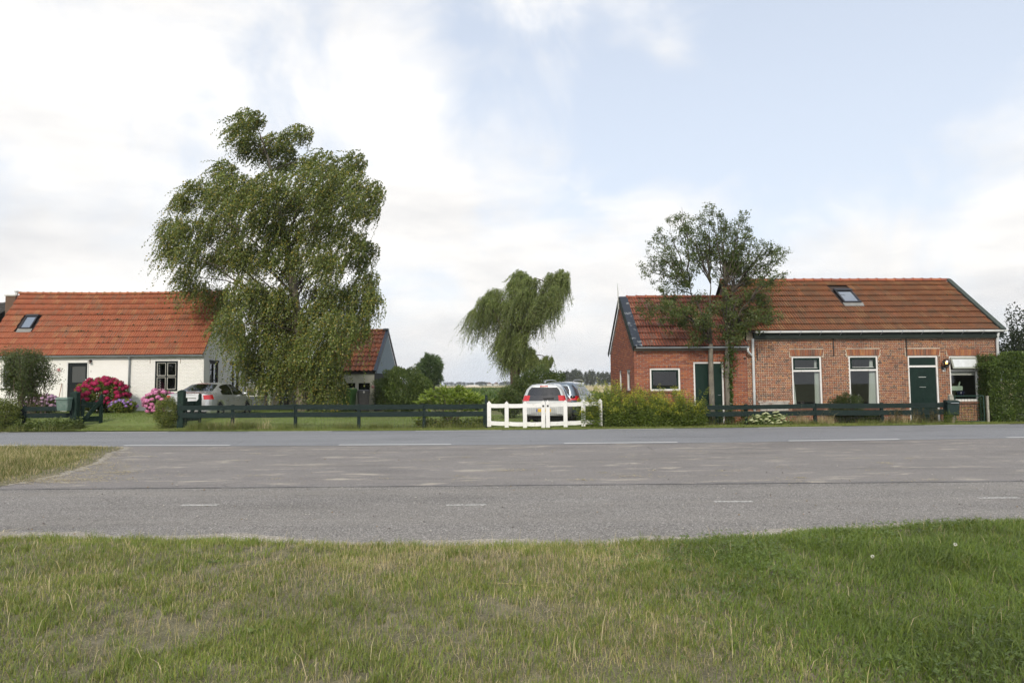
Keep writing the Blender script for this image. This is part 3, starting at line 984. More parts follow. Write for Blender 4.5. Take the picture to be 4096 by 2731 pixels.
def wall_mesh(x0, x1, z0, z1, holes, reveal=.14, top=None, y=0.0):
    """front skin of a wall with rectangular holes and their reveals; top(x) may cut the upper edge"""
    xs = sorted({x0, x1, *[min(max(v, x0), x1) for h in holes for v in h[:2]]})
    zs = sorted({z0, z1, *[min(max(v, z0), z1) for h in holes for v in h[2:]]})
    mb = MB(); rv = MB()
    for a, b in zip(xs[:-1], xs[1:]):
        for c, d in zip(zs[:-1], zs[1:]):
            mx, mz = (a + b) / 2, (c + d) / 2
            if any(h[0] < mx < h[1] and h[2] < mz < h[3] for h in holes):
                continue
            mb.add([(a, y, c), (b, y, c), (b, y, d), (a, y, d)], [(0, 1, 2, 3)])
    for h in holes:
        a, b, c, d = max(h[0], x0), min(h[1], x1), max(h[2], z0), min(h[3], z1)
        Y = y + reveal
        rv.add([(a, y, c), (a, Y, c), (a, Y, d), (a, y, d)], [(0, 1, 2, 3)])
        rv.add([(b, y, c), (b, Y, c), (b, Y, d), (b, y, d)], [(3, 2, 1, 0)])
        rv.add([(a, y, d), (b, y, d), (b, Y, d), (a, Y, d)], [(3, 2, 1, 0)])
        rv.add([(a, y, c), (b, y, c), (b, Y, c), (a, Y, c)], [(0, 1, 2, 3)])
    return mb, rv


def rv_build(rv, mt, parent):
    for i in range(0, len(rv.v), 16):
        MB().add(rv.v[i:i + 16], [(0, 1, 2, 3), (7, 6, 5, 4), (11, 10, 9, 8), (12, 13, 14, 15)]).build('reveal', mt, parent)


def brick_rects(x0, x1, z0, z1, course, length, joint, holes, header_rows=True, inside_=None, jitter=.12):
    out = []
    nz = int((z1 - z0) / course)
    for j in range(nz):
        za = z0 + j * course; zb = za + course - joint
        hd = header_rows and j % 2 == 1
        l = (length - joint) / 2 + 0 if hd else length
        off = (0.25 * length if hd else 0.0) if header_rows else (length / 2 if j % 2 else 0.0)
        if header_rows and not hd and (j // 2) % 2:
            off = length / 2
        x = x0 - off
        while x < x1:
            ln = l
            if header_rows and not hd and random.random() < .22:
                ln = l / 2
            a, b = max(x, x0), min(x + ln - joint, x1)
            x += ln
            if b - a < .025:
                continue
            segs = [(a, b)]
            for h in holes:
                if h[2] < zb and h[3] > za:
                    ns = []
                    for p, q in segs:
                        if q <= h[0] or p >= h[1]:
                            ns.append((p, q)); continue
                        if p < h[0]: ns.append((p, h[0]))
                        if q > h[1]: ns.append((h[1], q))
                    segs = ns
            for p, q in segs:
                if q - p < .025:
                    continue
                if inside_ is not None:
                    if not (inside_(p, zb) and inside_(q, zb)):
                        continue
                out.append((p, q, za + random.uniform(-.0015, .0015), zb + random.uniform(-.0015, .0015), abs(q - p - (ln - joint)) < 1e-6))
    return out


BRICKF = [(0, 1, 2, 3), (4, 7, 6, 5)[:0] or (0, 4, 5, 1), (1, 5, 6, 2), (2, 6, 7, 3), (3, 7, 4, 0)]


def lay_bricks(rects, proud, mt, parent, keep, near, wobble=.003, M=None, name='brick'):
    """the nearest whole bricks as single objects, the rest as one joined part"""
    idx = list(range(len(rects)))
    idx.sort(key=lambda i: (0 if rects[i][4] else 1, near(rects[i])))
    single = set(idx[:keep])
    cache = {}
    V = []
    for i, (a, b, c, d, full) in enumerate(rects):
        p = proud + random.uniform(-wobble, wobble)
        e = .002
        vs = np.array([(a + e, -p, c + e), (b - e, -p, c + e), (b - e, -p, d - e), (a + e, -p, d - e), (a, .004, c), (b, .004, c), (b, .004, d), (a, .004, d)])
        if i in single:
            key = (round(b - a, 3), round(d - c, 3))
            cx, cz = (a + b) / 2, (c + d) / 2
            if key not in cache:
                me = bpy.data.meshes.new(name)
                me.from_pydata([tuple(v - np.array((cx, 0, cz))) for v in vs], [], BRICKF)
                me.materials.append(mt)
                cache[key] = me
            o = bpy.data.objects.new(name, cache[key])
            COL.objects.link(o)
            o.parent = parent
            mt_ = Matrix.Translation((cx, random.uniform(-wobble, wobble), cz)) @ Matrix.Rotation(random.uniform(-.006, .006), 4, 'Y')
            o.matrix_basis = mt_ if M is None else M @ mt_
        else:
            if M is not None:
                vs = np.array([tuple(M @ Vector(v)) for v in vs])
            V.append(vs)
    if V:
        mass('brickwork', np.array(V), BRICKF, mt, parent, kind='stuff')


def soldier(parent, x0, x1, z0, h, n, splay, mt, proud=.008, name='arch_brick'):
    """a flat arch of bricks on end, fanning out towards the top"""
    xc = (x0 + x1) / 2
    for i in range(n):
        j = .005
        a, b = x0 + (x1 - x0) * i / n + j, x0 + (x1 - x0) * (i + 1) / n - j
        fa = a + (a - xc) * splay; fb = b + (b - xc) * splay
        pr = proud + random.uniform(-.002, .003)
        MB().add([(a, -pr, z0), (b, -pr, z0), (fb, -pr, z0 + h), (fa, -pr, z0 + h), (a, .004, z0), (b, .004, z0), (fb, .004, z0 + h), (fa, .004, z0 + h)], BRICKF).build(name, mt, parent)


def tile_template(w, g, kind):
    if kind == 'double':
        pr = [(0, .0), (.10, .024), (.20, .030), (.33, .012), (.50, .0), (.60, .024), (.70, .030), (.83, .012), (1.0, .002)]
    elif kind == 'flat':
        pr = [(0, .004), (.05, .034), (.13, .034), (.20, .008), (.52, .006), (.55, .028), (.63, .028), (.70, .006), (1.0, .004)]
    else:
        pr = [(0, .012), (.12, .0), (.30, -.012), (.48, -.004), (.62, .022), (.76, .046), (.88, .048), (.97, .030), (1.06, .006)]
    bot = [(x * w, 0, z + .052) for x, z in pr]
    top = [(x * w, g + .04, z + .002) for x, z in pr]
    lip = [(x * w, .004, z + .030) for x, z in pr]
    m_ = len(pr)
    fs = [(i, i + 1, m_ + i + 1, m_ + i) for i in range(m_ - 1)] + [(2 * m_ + i, 2 * m_ + i + 1, i + 1, i) for i in range(m_ - 1)]
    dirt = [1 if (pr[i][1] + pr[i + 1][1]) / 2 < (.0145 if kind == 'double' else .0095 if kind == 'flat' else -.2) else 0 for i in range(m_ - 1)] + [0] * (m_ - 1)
    return np.array(bot + top + lip), fs, dirt


def tile_roof(parent, x0, x1, eave, ridge, rows, w, kind, mt, skips=(), keep=300, sag=None, slope_cut=None, mt2=None):
    """tiles on one slope; eave and ridge are (y, z) in house coordinates"""
    e = np.array(eave, float); r = np.array(ridge, float)
    d = r - e; Ls = np.linalg.norm(d); d /= Ls
    g = Ls / rows
    cols = int(round((x1 - x0) / w)); w = (x1 - x0) / cols
    V, F, mi = tile_template(w, g, kind)
    me = bpy.data.meshes.new('roof_tile')
    me.from_pydata([tuple(v) for v in V], [], F)
    me.materials.append(mt); me.materials.append(mt2 or mt)
    me.polygons.foreach_set('material_index', mi)
    up = np.array((0, d[0], d[1])); nr = np.array((0, -d[1], d[0]))
    nr = nr if nr[2] > 0 else -nr
    rest = []; count = 0
    for j in range(rows):
        for i in range(cols):
            xa, sa = x0 + i * w, j * g
            if any(xa + w > s[0] + .02 and xa < s[1] - .02 and sa + g > s[2] + .02 and sa < s[3] - .02 for s in skips):
                continue
            if slope_cut is not None and not slope_cut(xa + w / 2, sa):
                continue
            o3 = np.array((xa, e[0] + d[0] * sa, e[1] + d[1] * sa)) + nr * random.uniform(0, .008)
            if sag is not None:
                o3 = o3 + np.array((0, 0, sag(xa, sa / Ls)))
            a = random.uniform(-.012, .012)
            ux = np.array((1, 0, 0)) * math.cos(a) + up * math.sin(a); uy = up * math.cos(a) - np.array((1, 0, 0)) * math.sin(a)
            if count < keep:
                o = bpy.data.objects.new('roof_tile', me)
                COL.objects.link(o); o.parent = parent
                mtx = Matrix.Identity(4)
                for q in range(3):
                    mtx[q][0], mtx[q][1], mtx[q][2], mtx[q][3] = ux[q], uy[q], nr[q], o3[q]
                o.matrix_basis = mtx
                count += 1
            else:
                rest.append(o3 + V[:, :1] * ux + V[:, 1:2] * uy + V[:, 2:3] * nr)
    if rest:
        mass('roof_tiles', np.array(rest), F, None, parent, kind='stuff', mi=mi, mats=[mt, mt2 or mt])
    return w, g, d, nr


def ridge_tiles(parent, x0, x1, y, z, step, mt, rad=.125, zf=None):
    n = int(round((x1 - x0) / step)); step = (x1 - x0) / n
    prof = []
    for k in range(7):
        a = math.pi * k / 6
        prof.append((math.cos(a) * rad, math.sin(a) * rad * .92))
    V = []; 
    st = [(0, 1.16), (.05, 1.16), (.055, 1.0), (step + .02, .96)]
    for xx, s_ in st:
        V += [(xx, p * s_, q * s_) for p, q in prof]
    F = [(i * 7 + k, (i + 1) * 7 + k, (i + 1) * 7 + k + 1, i * 7 + k + 1) for i in range(len(st) - 1) for k in range(6)] + [tuple(range(7))]
    me = bpy.data.meshes.new('ridge_tile'); me.from_pydata(V, [], F); me.materials.append(mt)
    me.polygons.foreach_set('use_smooth', [True] * (len(F) - 1) + [False])
    for i in range(n):
        o = bpy.data.objects.new('ridge_tile', me); COL.objects.link(o); o.parent = parent
        xx = x0 + i * step
        o.location = (xx, y, z + random.uniform(-.006, .006) + (zf(xx) if zf else 0)); o.rotation_euler = (random.uniform(-.02, .02), random.uniform(-.012, .012), random.uniform(-.01, .01))


def window(parent, name, rect, fw, fmat, yf=.05, depth=.07, glass=GLASS, label=None):
    """outer frame as the part; sashes and panes are added to it"""
    x0, x1, z0, z1 = rect
    w = MB().frame(x0, x1, z0, z1, fw, yf, yf + depth).build(name, fmat, parent, bevel=.004, label=label)
    return w


def pane(parent, x0, x1, z0, z1, y, mt=GLASS, name='pane'):
    return MB().add([(x0, y, z0), (x1, y, z0), (x1, y, z1), (x0, y, z1)], [(0, 1, 2, 3)]).build(name, mt, parent)


def half_gutter(x0, x1, y, z, r, n=8):
    mb = MB()
    prof = [(y - r * math.cos(math.pi * k / n), z - r * math.sin(math.pi * k / n)) for k in range(n + 1)]
    prof = [(prof[0][0] - .006, prof[0][1] + .012)] + prof
    inner = [(p[0] + (.004 if p[0] < y else -.004), p[1] + .004) for p in prof[::-1]]
    poly = prof + inner
    vs = [(x0, p[0], p[1]) for p in poly] + [(x1, p[0], p[1]) for p in poly]
    m_ = len(poly)
    mb.add(vs, [(i, i + m_, (i + 1) % m_ + m_, (i + 1) % m_) for i in range(m_)])
    mb.add([(x0, p[0], p[1]) for p in prof], [tuple(range(len(prof)))])
    mb.add([(x1, p[0], p[1]) for p in prof], [tuple(range(len(prof)))])
    return mb


def skylight(parent, x0, x1, e, d, nr, s0, s1, up_y):
    """roof window lying in a slope: e = eave (y, z), d = slope direction, s0..s1 along the slope"""
    def P(x, s, h):
        return (x, e[0] + d[0] * s + nr[1] * h, e[1] + d[1] * s + nr[2] * h)
    FR = mat('skylight_frame', (.035, .035, .040), rough=.35, var=.1, metallic=.3)
    mb = MB()
    w = .07
    def slab(xa, xb, sa, sb, h0, h1):
        vs = [P(xa, sa, h0), P(xb, sa, h0), P(xb, sb, h0), P(xa, sb, h0), P(xa, sa, h1), P(xb, sa, h1), P(xb, sb, h1), P(xa, sb, h1)]
        mb.add(vs, [(0, 3, 2, 1), (4, 5, 6, 7), (0, 1, 5, 4), (1, 2, 6, 5), (2, 3, 7, 6), (3, 0, 4, 7)])
    slab(x0, x1, s0, s0 + w, .02, .10); slab(x0, x0 + w, s0 + w, s1 - w * 1.6, .02, .10); slab(x1 - w, x1, s0 + w, s1 - w * 1.6, .02, .10)
    slab(x0 - .02, x1 + .02, s1 - w * 1.6, s1 + .02, .02, .125)
    sk = mb.build('skylight', FR, parent, bevel=.008)
    gm = glassmat('skylight_glass', (.55, .6, .66), .30)
    MB().add([P(x0 + w, s0 + w, .075), P(x1 - w, s0 + w, .075), P(x1 - w, s1 - w * 1.6, .075), P(x0 + w, s1 - w * 1.6, .075)], [(0, 1, 2, 3)]).build('pane', gm, sk)
    BL = mat('pale_blind', (.62, .66, .72), rough=.8, var=.05)
    MB().add([P(x0 + w, s0 + w + .0, .03), P(x1 - w, s0 + w, .03), P(x1 - w, s1 - w * 1.6, .03), P(x0 + w, s1 - w * 1.6, .03)], [(0, 1, 2, 3)]).build('blind', BL, sk)
    LEAD = mat('lead_flashing', (.22, .215, .20), rough=.7, var=.2, nscale=5)
    MB().add([P(x0 - .05, s0 - .22, .045), P(x1 + .08, s0 - .22, .045), P(x1 + .08, s0 + .02, .055), P(x0 - .05, s0 + .02, .055)], [(0, 1, 2, 3)]).build('flashing', LEAD, sk)
    return sk


def curtain(parent, x0, x1, xb0, xb1, z0, z1, y, mt, folds=5):
    """a gathered curtain, x0..x1 at the top and xb0..xb1 at the bottom"""
    n = folds * 4 + 1; rows = 5
    vs = []; fs = []
    for j in range(rows):
        t = j / (rows - 1)
        a, b = xb0 * (1 - t) + x0 * t, xb1 * (1 - t) + x1 * t
        for i in range(n):
            u = i / (n - 1)
            vs.append((a + (b - a) * u, y + .03 * math.sin(u * folds * 2 * math.pi), z0 + (z1 - z0) * t))
    for j in range(rows - 1):
        for i in range(n - 1):
            fs.append((j * n + i, j * n + i + 1, (j + 1) * n + i + 1, (j + 1) * n + i))
    return MB().add(vs, fs).build('curtain', mt, parent, smooth=True)


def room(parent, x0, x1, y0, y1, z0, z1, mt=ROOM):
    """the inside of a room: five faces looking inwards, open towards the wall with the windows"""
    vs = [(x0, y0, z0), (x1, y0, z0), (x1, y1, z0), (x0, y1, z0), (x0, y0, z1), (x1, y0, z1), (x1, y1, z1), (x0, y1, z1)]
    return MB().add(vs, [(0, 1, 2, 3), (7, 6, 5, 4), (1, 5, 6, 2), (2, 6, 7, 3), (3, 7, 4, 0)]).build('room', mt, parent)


def text(name, s, size, loc, rot, mt, parent, align='CENTER', ext=.001):
    c = bpy.data.curves.new(name, 'FONT'); c.body = s; c.size = size; c.align_x = align; c.align_y = 'CENTER'; c.extrude = ext
    o = bpy.data.objects.new(name, c)
    dg = bpy.context.evaluated_depsgraph_get()
    me = bpy.data.meshes.new_from_object(o.evaluated_get(dg)) if False else o.to_mesh().copy()
    o.to_mesh_clear()
    bpy.data.objects.remove(o)
    oo = link(name, me, None, parent)
    me.materials.clear(); me.materials.append(mt)
    oo.location = loc; oo.rotation_euler = rot
    return oo


# ================================================================== brick house on the right
OLDBRICK = mat('old_brick', None, rough=.9, var=.22, nscale=18, var2=.15, bump=.5, bscale=120,
               palette=[(0.266, 0.093, 0.043), (0.225, 0.078, 0.037), (0.307, 0.114, 0.048), (0.174, 0.066, 0.038), (0.338, 0.136, 0.053), (0.246, 0.089, 0.047), (0.113, 0.060, 0.043),
                        (0.276, 0.089, 0.039), (0.368, 0.155, 0.060), (0.205, 0.082, 0.047), (0.200, 0.095, 0.055), (0.286, 0.102, 0.052)], stain=(.08, .06, .05), stain_amt=.35, stain_scale=1.6, stain_lo=.52)
OLDMORTAR = mat('pale_mortar', (.47, .40, .31), rough=.95, var=.2, nscale=2.2, var2=.15, stain=(.24, .20, .165), stain_amt=.75, stain_scale=1.1, stain_lo=.5)
REDBRICK = mat('red_brick', None, rough=.88, var=.16, nscale=14, var2=.12, bump=.4, bscale=100,
               palette=[(0.292, 0.080, 0.034), (0.256, 0.068, 0.031), (0.317, 0.091, 0.038), (0.231, 0.062, 0.033), (0.364, 0.121, 0.045), (0.272, 0.074, 0.034), (0.210, 0.060, 0.034), (0.307, 0.085, 0.034)])
GREYMORTAR = mat('grey_mortar', (.27, .235, .20), rough=.95, var=.2, nscale=3)
REVEAL = mat('brick_reveal', (.16, .070, .045), rough=.9, var=.35, nscale=15)
TILE_R = mat('weathered_orange_tile', None, rough=.85, var=.24, nscale=2.0, var2=.36, bump=.4, bscale=60,
             palette=[(0.272, 0.082, 0.031), (0.253, 0.076, 0.030), (0.290, 0.089, 0.033), (0.236, 0.073, 0.030), (0.263, 0.077, 0.031), (0.304, 0.102, 0.035), (0.247, 0.076, 0.031), (0.272, 0.078, 0.030), (0.175, 0.085, 0.049), (0.304, 0.145, 0.064)],
             stain=(.085, .062, .045), stain_amt=.7, stain_scale=3.0, stain_lo=.49)
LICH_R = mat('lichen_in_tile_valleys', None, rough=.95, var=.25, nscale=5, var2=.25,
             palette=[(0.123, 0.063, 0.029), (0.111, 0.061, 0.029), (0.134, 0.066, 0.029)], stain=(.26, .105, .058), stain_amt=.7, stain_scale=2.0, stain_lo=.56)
TILE_A = mat('lichened_red_tile', None, rough=.85, var=.20, nscale=2.2, var2=.22, bump=.4, bscale=60,
             palette=[(0.270, 0.073, 0.038), (0.247, 0.068, 0.038), (0.288, 0.081, 0.040), (0.226, 0.066, 0.039), (0.273, 0.076, 0.038), (0.213, 0.070, 0.043), (0.156, 0.085, 0.064), (0.276, 0.110, 0.059)],
             stain=(.36, .32, .27), stain_amt=.6, stain_scale=3.0, stain_lo=.60)
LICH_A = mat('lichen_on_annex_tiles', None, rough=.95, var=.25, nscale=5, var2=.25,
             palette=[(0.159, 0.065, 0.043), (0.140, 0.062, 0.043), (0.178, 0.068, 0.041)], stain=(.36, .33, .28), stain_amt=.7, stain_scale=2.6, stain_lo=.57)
RIDGE_R = mat('ridge_tile_red', None, rough=.8, var=.2, nscale=5, palette=[(.36, .105, .050), (.32, .095, .050), (.39, .125, .055), (.29, .090, .050)], stain=(.5, .46, .4), stain_amt=.5, stain_scale=9, stain_lo=.62)
BOARD = mat('dark_green_fascia', (.020, .028, .024), rough=.7, spec=.2, var=.25, nscale=3, stretch=(1, 4, 10), stain=(.07, .08, .07), stain_amt=.4, stain_scale=6)
FELT = mat('roof_underlay', (.05, .035, .03), rough=.95, var=.2)

YAW_R = R(1.6)
p_ = at(2995, 1680, 25.0)
HF = Fac(p_[0], p_[1], YAW_R)
house = empty('brick_house', HF.o, YAW_R, 'brown brick cottage with orange tiled roof, two tall windows and a dark green front door', 'house')
XR = HF.L(5, 2146, 900)[0]                       # right corner
w1 = HF.R(5, 364, 803, 621, 1250); w2 = HF.R(5, 854, 799, 1107, 1246); dr = HF.R(5, 1367, 797, 1626, 1375); w3 = HF.R(5, 1716, 800, 1967, 1190)
dr = (dr[0], dr[1], .03, dr[3])
holes = [w1, w2, dr, w3]
WT = HF.L(5, 1100, 652)[1]
mb, rv = wall_mesh(0.0, XR, -.05, WT + .25, holes)
wall = mb.build('wall', OLDMORTAR, house)
rv_build(rv, REVEAL, wall)
# side and back walls
MB().add([(XR, 0, -.05), (XR, 5.0, -.05), (XR, 5.0, 3.2), (XR, 2.5, 5.45), (XR, 0, 3.2)], [(0, 1, 2, 3, 4)]).build('gable_wall', OLDBRICK, house)
MB().add([(0, 5.0, -.05), (XR, 5.0, -.05), (XR, 5.0, 3.2), (0, 5.0, 3.2)], [(3, 2, 1, 0)]).build('back_wall', OLDBRICK, house)
MB().add([(0, .26, -.05), (0, 5.0, -.05), (0, 5.0, 3.2), (0, 2.5, 5.45), (0, .26, 3.2)], [(4, 3, 2, 1, 0)]).build('party_wall', OLDBRICK, house)
AH = .235
arches = [(w1, 20), (w2, 20), (dr, 20), (w3, 19)]
bh = list(holes) + [(h[0] - .09, h[1] + .09, h[3], h[3] + AH + .012) for h, _ in arches]
rects = brick_rects(0.0, XR, -.04, WT + .02, .0645, .176, .011, bh)
lay_bricks(rects, .007, OLDBRICK, wall, 300, lambda r: math.hypot((r[0] - 1.2) * 1.0, (r[2] - 1.9) * 1.2))
for h, n in arches:
    soldier(wall, h[0] - .045, h[1] + .045, h[3] + .008, AH, n, .07, OLDBRICK)
# light patches of mortar render low on the wall
REND = mat('flaking_render', (.46, .43, .39), rough=.95, var=.2, nscale=6, stain=(.22, .13, .10), stain_amt=.8, stain_scale=5, stain_lo=.5)
xa, xb, za, zb = HF.R(14, 150, 1005, 600, 1150)
MB().box(xa, xb, -.035, -.014, za, zb - .03).build('render_patch', REND, wall, bevel=.01)
MB().box(xa - .05, xb + .04, -.06, -.014, zb - .03, zb + .025).build('ledge', REND, wall, bevel=.01)
# wall anchors
for (xz, y0, y1) in ((57, 735, 835), (711, 652, 802), (1336, 646, 802)):
    a, b = HF.L(5, xz, y0), HF.L(5, xz, y1)
    mbx = MB(); mbx.bar((a[0], -.025, a[1]), (a[0] + .005, -.025, b[1]), .028, .028)
    zc = (a[1] + b[1]) / 2
    mbx.box(a[0] - .035, a[0] + .035, -.03, -.010, zc - .02, zc + .02)
    mbx.build('wall_anchor', DARKIRON, house)
CURT = mat('white_net_curtain', (.62, .66, .67), rough=.9, var=.06, nscale=20, trans=.3)


def tall_window(rect, top_z0, label):
    x0, x1, z0, z1 = rect
    w = window(house, 'window', rect, .062, WHITE, .03, .09, label=label)
    tz = top_z0
    MB().box(x0 + .062, x1 - .062, .025, .12, tz - .03, tz + .03).build('transom', WHITE, w, bevel=.004)
    s_ = MB().frame(x0 + .064, x1 - .064, tz + .032, z1 - .064, .075, .045, .10).build('top_sash', DKGREEN, w, bevel=.004)
    pane(w, x0 + .13, x1 - .13, tz + .10, z1 - .13, .075)
    MB().box(x0 + .14, x1 - .14, .035, .046, tz + .098, tz + .110).build('sash_bead', WHITE, w)
    pane(w, x0 + .06, x1 - .06, z0 + .06, tz - .03, .085)
    MB().box(x0 - .03, x1 + .03, -.05, .03, z0 - .06, z0).build('sill', REVEAL, w, bevel=.006)
    return w


tz = HF.L(5, 490, 929)[1]
wa = tall_window(w1, tz, 'white framed window with dark green top sash, next to the downpipe')
curtain(wa, w1[0] + .07, w1[0] + .10, w1[0] + .07, w1[0] + .21, w1[2] + .05, tz - .05, .16, CURT, 3)
curtain(wa, w1[1] - .20, w1[1] - .05, w1[1] - .22, w1[1] - .05, w1[2] + .05, w1[3] - .1, .16, CURT, 4)
tz = HF.L(5, 980, 922)[1]
wb = tall_window(w2, tz, 'white framed window with dark green top sash, next to the door')
curtain(wb, w2[0] + .07, w2[0] + .09, w2[0] + .07, w2[0] + .15, w2[2] + .05, tz - .05, .16, CURT, 2)
curtain(wb, w2[1] - .23, w2[1] - .05, w2[1] - .33, w2[1] - .05, w2[2] + .05, w2[3] - .1, .16, CURT, 5)
# front door with its frame and transom light
fr = MB(); x0, x1, z0, z1 = dr
tzd = HF.L(5, 1490, 890)[1]
fr.box(x0, x1, .03, .12, z1 - .07, z1); fr.box(x0, x0 + .06, .03, .12, z0, z1 - .07); fr.box(x1 - .06, x1, .03, .12, z0, z1 - .07); fr.box(x0 + .06, x1 - .06, .03, .12, tzd - .035, tzd + .035)
dfr = fr.build('door_frame', WHITE, house, bevel=.004)
MB().box(x0 + .062, x1 - .062, .075, .10, tzd + .037, z1 - .072).build('transom_panel', DKGREEN, dfr)
dl = MB().box(x0 + .062, x1 - .062, .07, .11, z0, tzd - .037).build('door', DKGREEN, house)
for i in range(9):
    xx = x0 + .09 + i * (x1 - x0 - .18) / 8
    MB().box(xx - .003, xx + .003, .066, .0695, z0 + .02, tzd - .05).build('door_board_bead', DKGREEN, dl)
xm = (x0 + x1) / 2 - .02
za, zb = HF.L(5, 1480, 982)[1], HF.L(5, 1480, 1068)[1]
MB().box(xm - .13, xm + .14, .055, .069, za - .01, za + .01).build('letter_slot', ZINCL, dl)
MB().box(xm - .11, xm + .12, .055, .069, zb - .006, zb + .006).build('door_trim', ZINCL, dl)
# kitchen window, top light tilted open
x0, x1, z0, z1 = w3
kw = window(house, 'window', w3, .075, WHITE, .03, .09, label='kitchen window with its top light tilted open and a rolled white blind')
tz = HF.L(5, 1840, 926)[1]
MB().box(x0 + .075, x1 - .075, .025, .12, tz - .03, tz + .03).build('transom', WHITE, kw, bevel=.004)
SASHG = mat('grey_green_sash', (.26, .28, .24), rough=.6, var=.2, nscale=9)
zb_, zt_ = HF.L(5, 1838, 918)[1], HF.L(5, 1838, 816)[1]
sx0, sx1 = x0 + .04, x1 - .06
tilt = Matrix.Translation((0, .02, zt_)) @ Matrix.Rotation(R(-17), 4, 'X') @ Matrix.Translation((0, 0, -zt_))
sm = MB()
for a in ((sx0, sx1, zt_ - .06, zt_), (sx0, sx1, zb_, zb_ + .06), (sx0, sx0 + .06, zb_ + .06, zt_ - .06), (sx1 - .06, sx1, zb_ + .06, zt_ - .06)):
    sm.box(a[0], a[1], -.045, -.005, a[2], a[3], tilt)
top = sm.build('open_sash', SASHG, kw, bevel=.004)
FROST = mat('obscured_glass', (.62, .65, .66), rough=.12, var=.12, nscale=6, spec=.6)
MB().add([tuple(tilt @ Vector(p)) for p in ((sx0 + .06, -.025, zb_ + .06), (sx1 - .06, -.025, zb_ + .06), (sx1 - .06, -.025, zt_ - .06), (sx0 + .06, -.025, zt_ - .06))], [(0, 1, 2, 3)]).build('frosted_pane', FROST, kw)
pane(kw, x0 + .07, x1 - .07, z0 + .07, tz - .03, .085)
MB().box(x0 + .08, x1 - .08, .13, .15, tz - .17, tz - .04).build('roller_blind', mat('blind_cloth', (.50, .50, .46), rough=.9, var=.12, nscale=30), kw)
MB().box(x0 - .05, x1 + .05, -.06, .03, z0 - .10, z0 - .02).build('sill', REVEAL, kw, bevel=.006)
# rooms behind the glass
room(house, .2, dr[0] - .05, .16, 3.6, -.04, 2.95)
KITCH = mat('kitchen_tiles', (.26, .24, .22), rough=.6, var=.1)
kr = room(house, dr[1] + .05, XR - .2, .16, 2.6, -.04, 2.95, KITCH)
DARKTH = mat('dark_furniture', (.03, .028, .03), rough=.5, var=.2)
WOODC = mat('kitchen_cupboard', (.20, .185, .165), rough=.5, var=.08)
kx = (w3[0] + w3[1]) / 2
cab = empty('kitchen_cupboard', (0, 0, 0), 0, 'pale kitchen wall cupboard seen through the kitchen window', 'cupboard')
cab.location = tuple(HF.o + HF.u * kx - HF.n * 2.2 + np.array((0, 0, 1.75))); cab.rotation_euler = (0, 0, YAW_R)
for s_ in (-1, 1):
    d_ = MB().box(-.36 if s_ < 0 else .01, -.01 if s_ < 0 else .36, -.02, .30, 0, .60).build('cupboard_door', WOODC, cab, bevel=.005)
    MB().box(-.10 * (s_ < 0) + (.04 if s_ > 0 else 0), -.04 * (s_ < 0) + (.10 if s_ > 0 else 0), -.04, -.021, .10, .125).build('handle', DARKIRON, d_)
SCALEM = mat('pale_green_enamel', (.36, .46, .36), rough=.4, var=.06)
xs_, zs_ = HF.L(13, 1070, 800, -.35)
sc_ = empty('kitchen_scale', tuple(HF.o + HF.u * xs_ - HF.n * .35 + np.array((0, 0, zs_ - .12))), YAW_R, 'pale green box shaped utensil standing inside the kitchen window', 'utensil')
MB().box(-.24, .20, -.06, .10, 0, .17).build('body', SCALEM, sc_, bevel=.01)
MB().bar((.08, 0, .175), (.13, 0, .33), .05, .03).build('lever', SCALEM, sc_)
xs_, zs_ = HF.L(13, 1130, 890, -.3)
pan = empty('cooking_pan', tuple(HF.o + HF.u * xs_ - HF.n * .3 + np.array((0, 0, zs_ - .10))), YAW_R, 'dark blue pan behind the kitchen window', 'pan')
MB().lathe([(0, 0), (.13, 0), (.14, .17), (.135, .17), (.125, .02)], sides=16).build('bowl', mat('dark_blue_enamel', (.012, .014, .04), rough=.25, var=.1), pan, smooth=True)
MB().box(.14, .19, -.02, .02, .13, .15).build('handle', DARKIRON, pan)
# things behind the sitting room windows
xs_, zs_ = HF.L(14, 820, 1005, -.3)
t = empty('table_lamp', tuple(HF.o + HF.u * xs_ - HF.n * .35 + np.array((0, 0, w1[2] + .02))), YAW_R, 'small dark lamp standing inside the window next to the downpipe', 'lamp')
MB().lathe([(.02, 0), (.07, 0), (.07, .015), (.014, .03), (.014, .16)], sides=12).build('foot', DARKTH, t, smooth=True)
MB().lathe([(.12, .12), (.06, .24), (.0, .245)], sides=14).build('lamp_shade', DARKTH, t, smooth=True)
xs_, zs_ = HF.L(14, 1710, 880, -.4)
t = empty('vase', tuple(HF.o + HF.u * xs_ - HF.n * .45 + np.array((0, 0, w2[2] + .02))), YAW_R, 'slim dark vase inside the window next to the door', 'vase')
MB().lathe([(.0, 0), (.07, 0), (.085, .12), (.05, .28), (.035, .42), (.05, .46), (.045, .46), (.03, .42)], sides=14).build('body', DARKTH, t, smooth=True)
MB().lathe([(.05, .46), (.045, .475)], sides=14).build('rim', DARKTH, t)

# eaves: fascia, brackets, gutter
GZ = HF.L(5, 1100, 596)[1]
FX0, FX1 = HF.L(5, 20, 625)[0], HF.L(5, 2154, 625)[0]
MB().box(FX0, FX1, -.16, -.02, WT, GZ + .02).build('fascia', BOARD, house, bevel=.006)
gut = MB().box(FX0 + .02, FX1 + .05, -.30, -.17, GZ - .035, GZ + .045).build('gutter', ZINCL, house, bevel=.015)
for i in range(13):
    xx = HF.L(5, 62 + i * 172.5, 600)[0]
    MB().bar((xx, -.17, GZ - .12), (xx, -.30, GZ - .037), .018, .012).bar((xx, -.308, GZ - .035), (xx, -.308, GZ + .055), .02, .01, up=(0, 1, 0)).build('gutter_bracket', ZINC, gut)
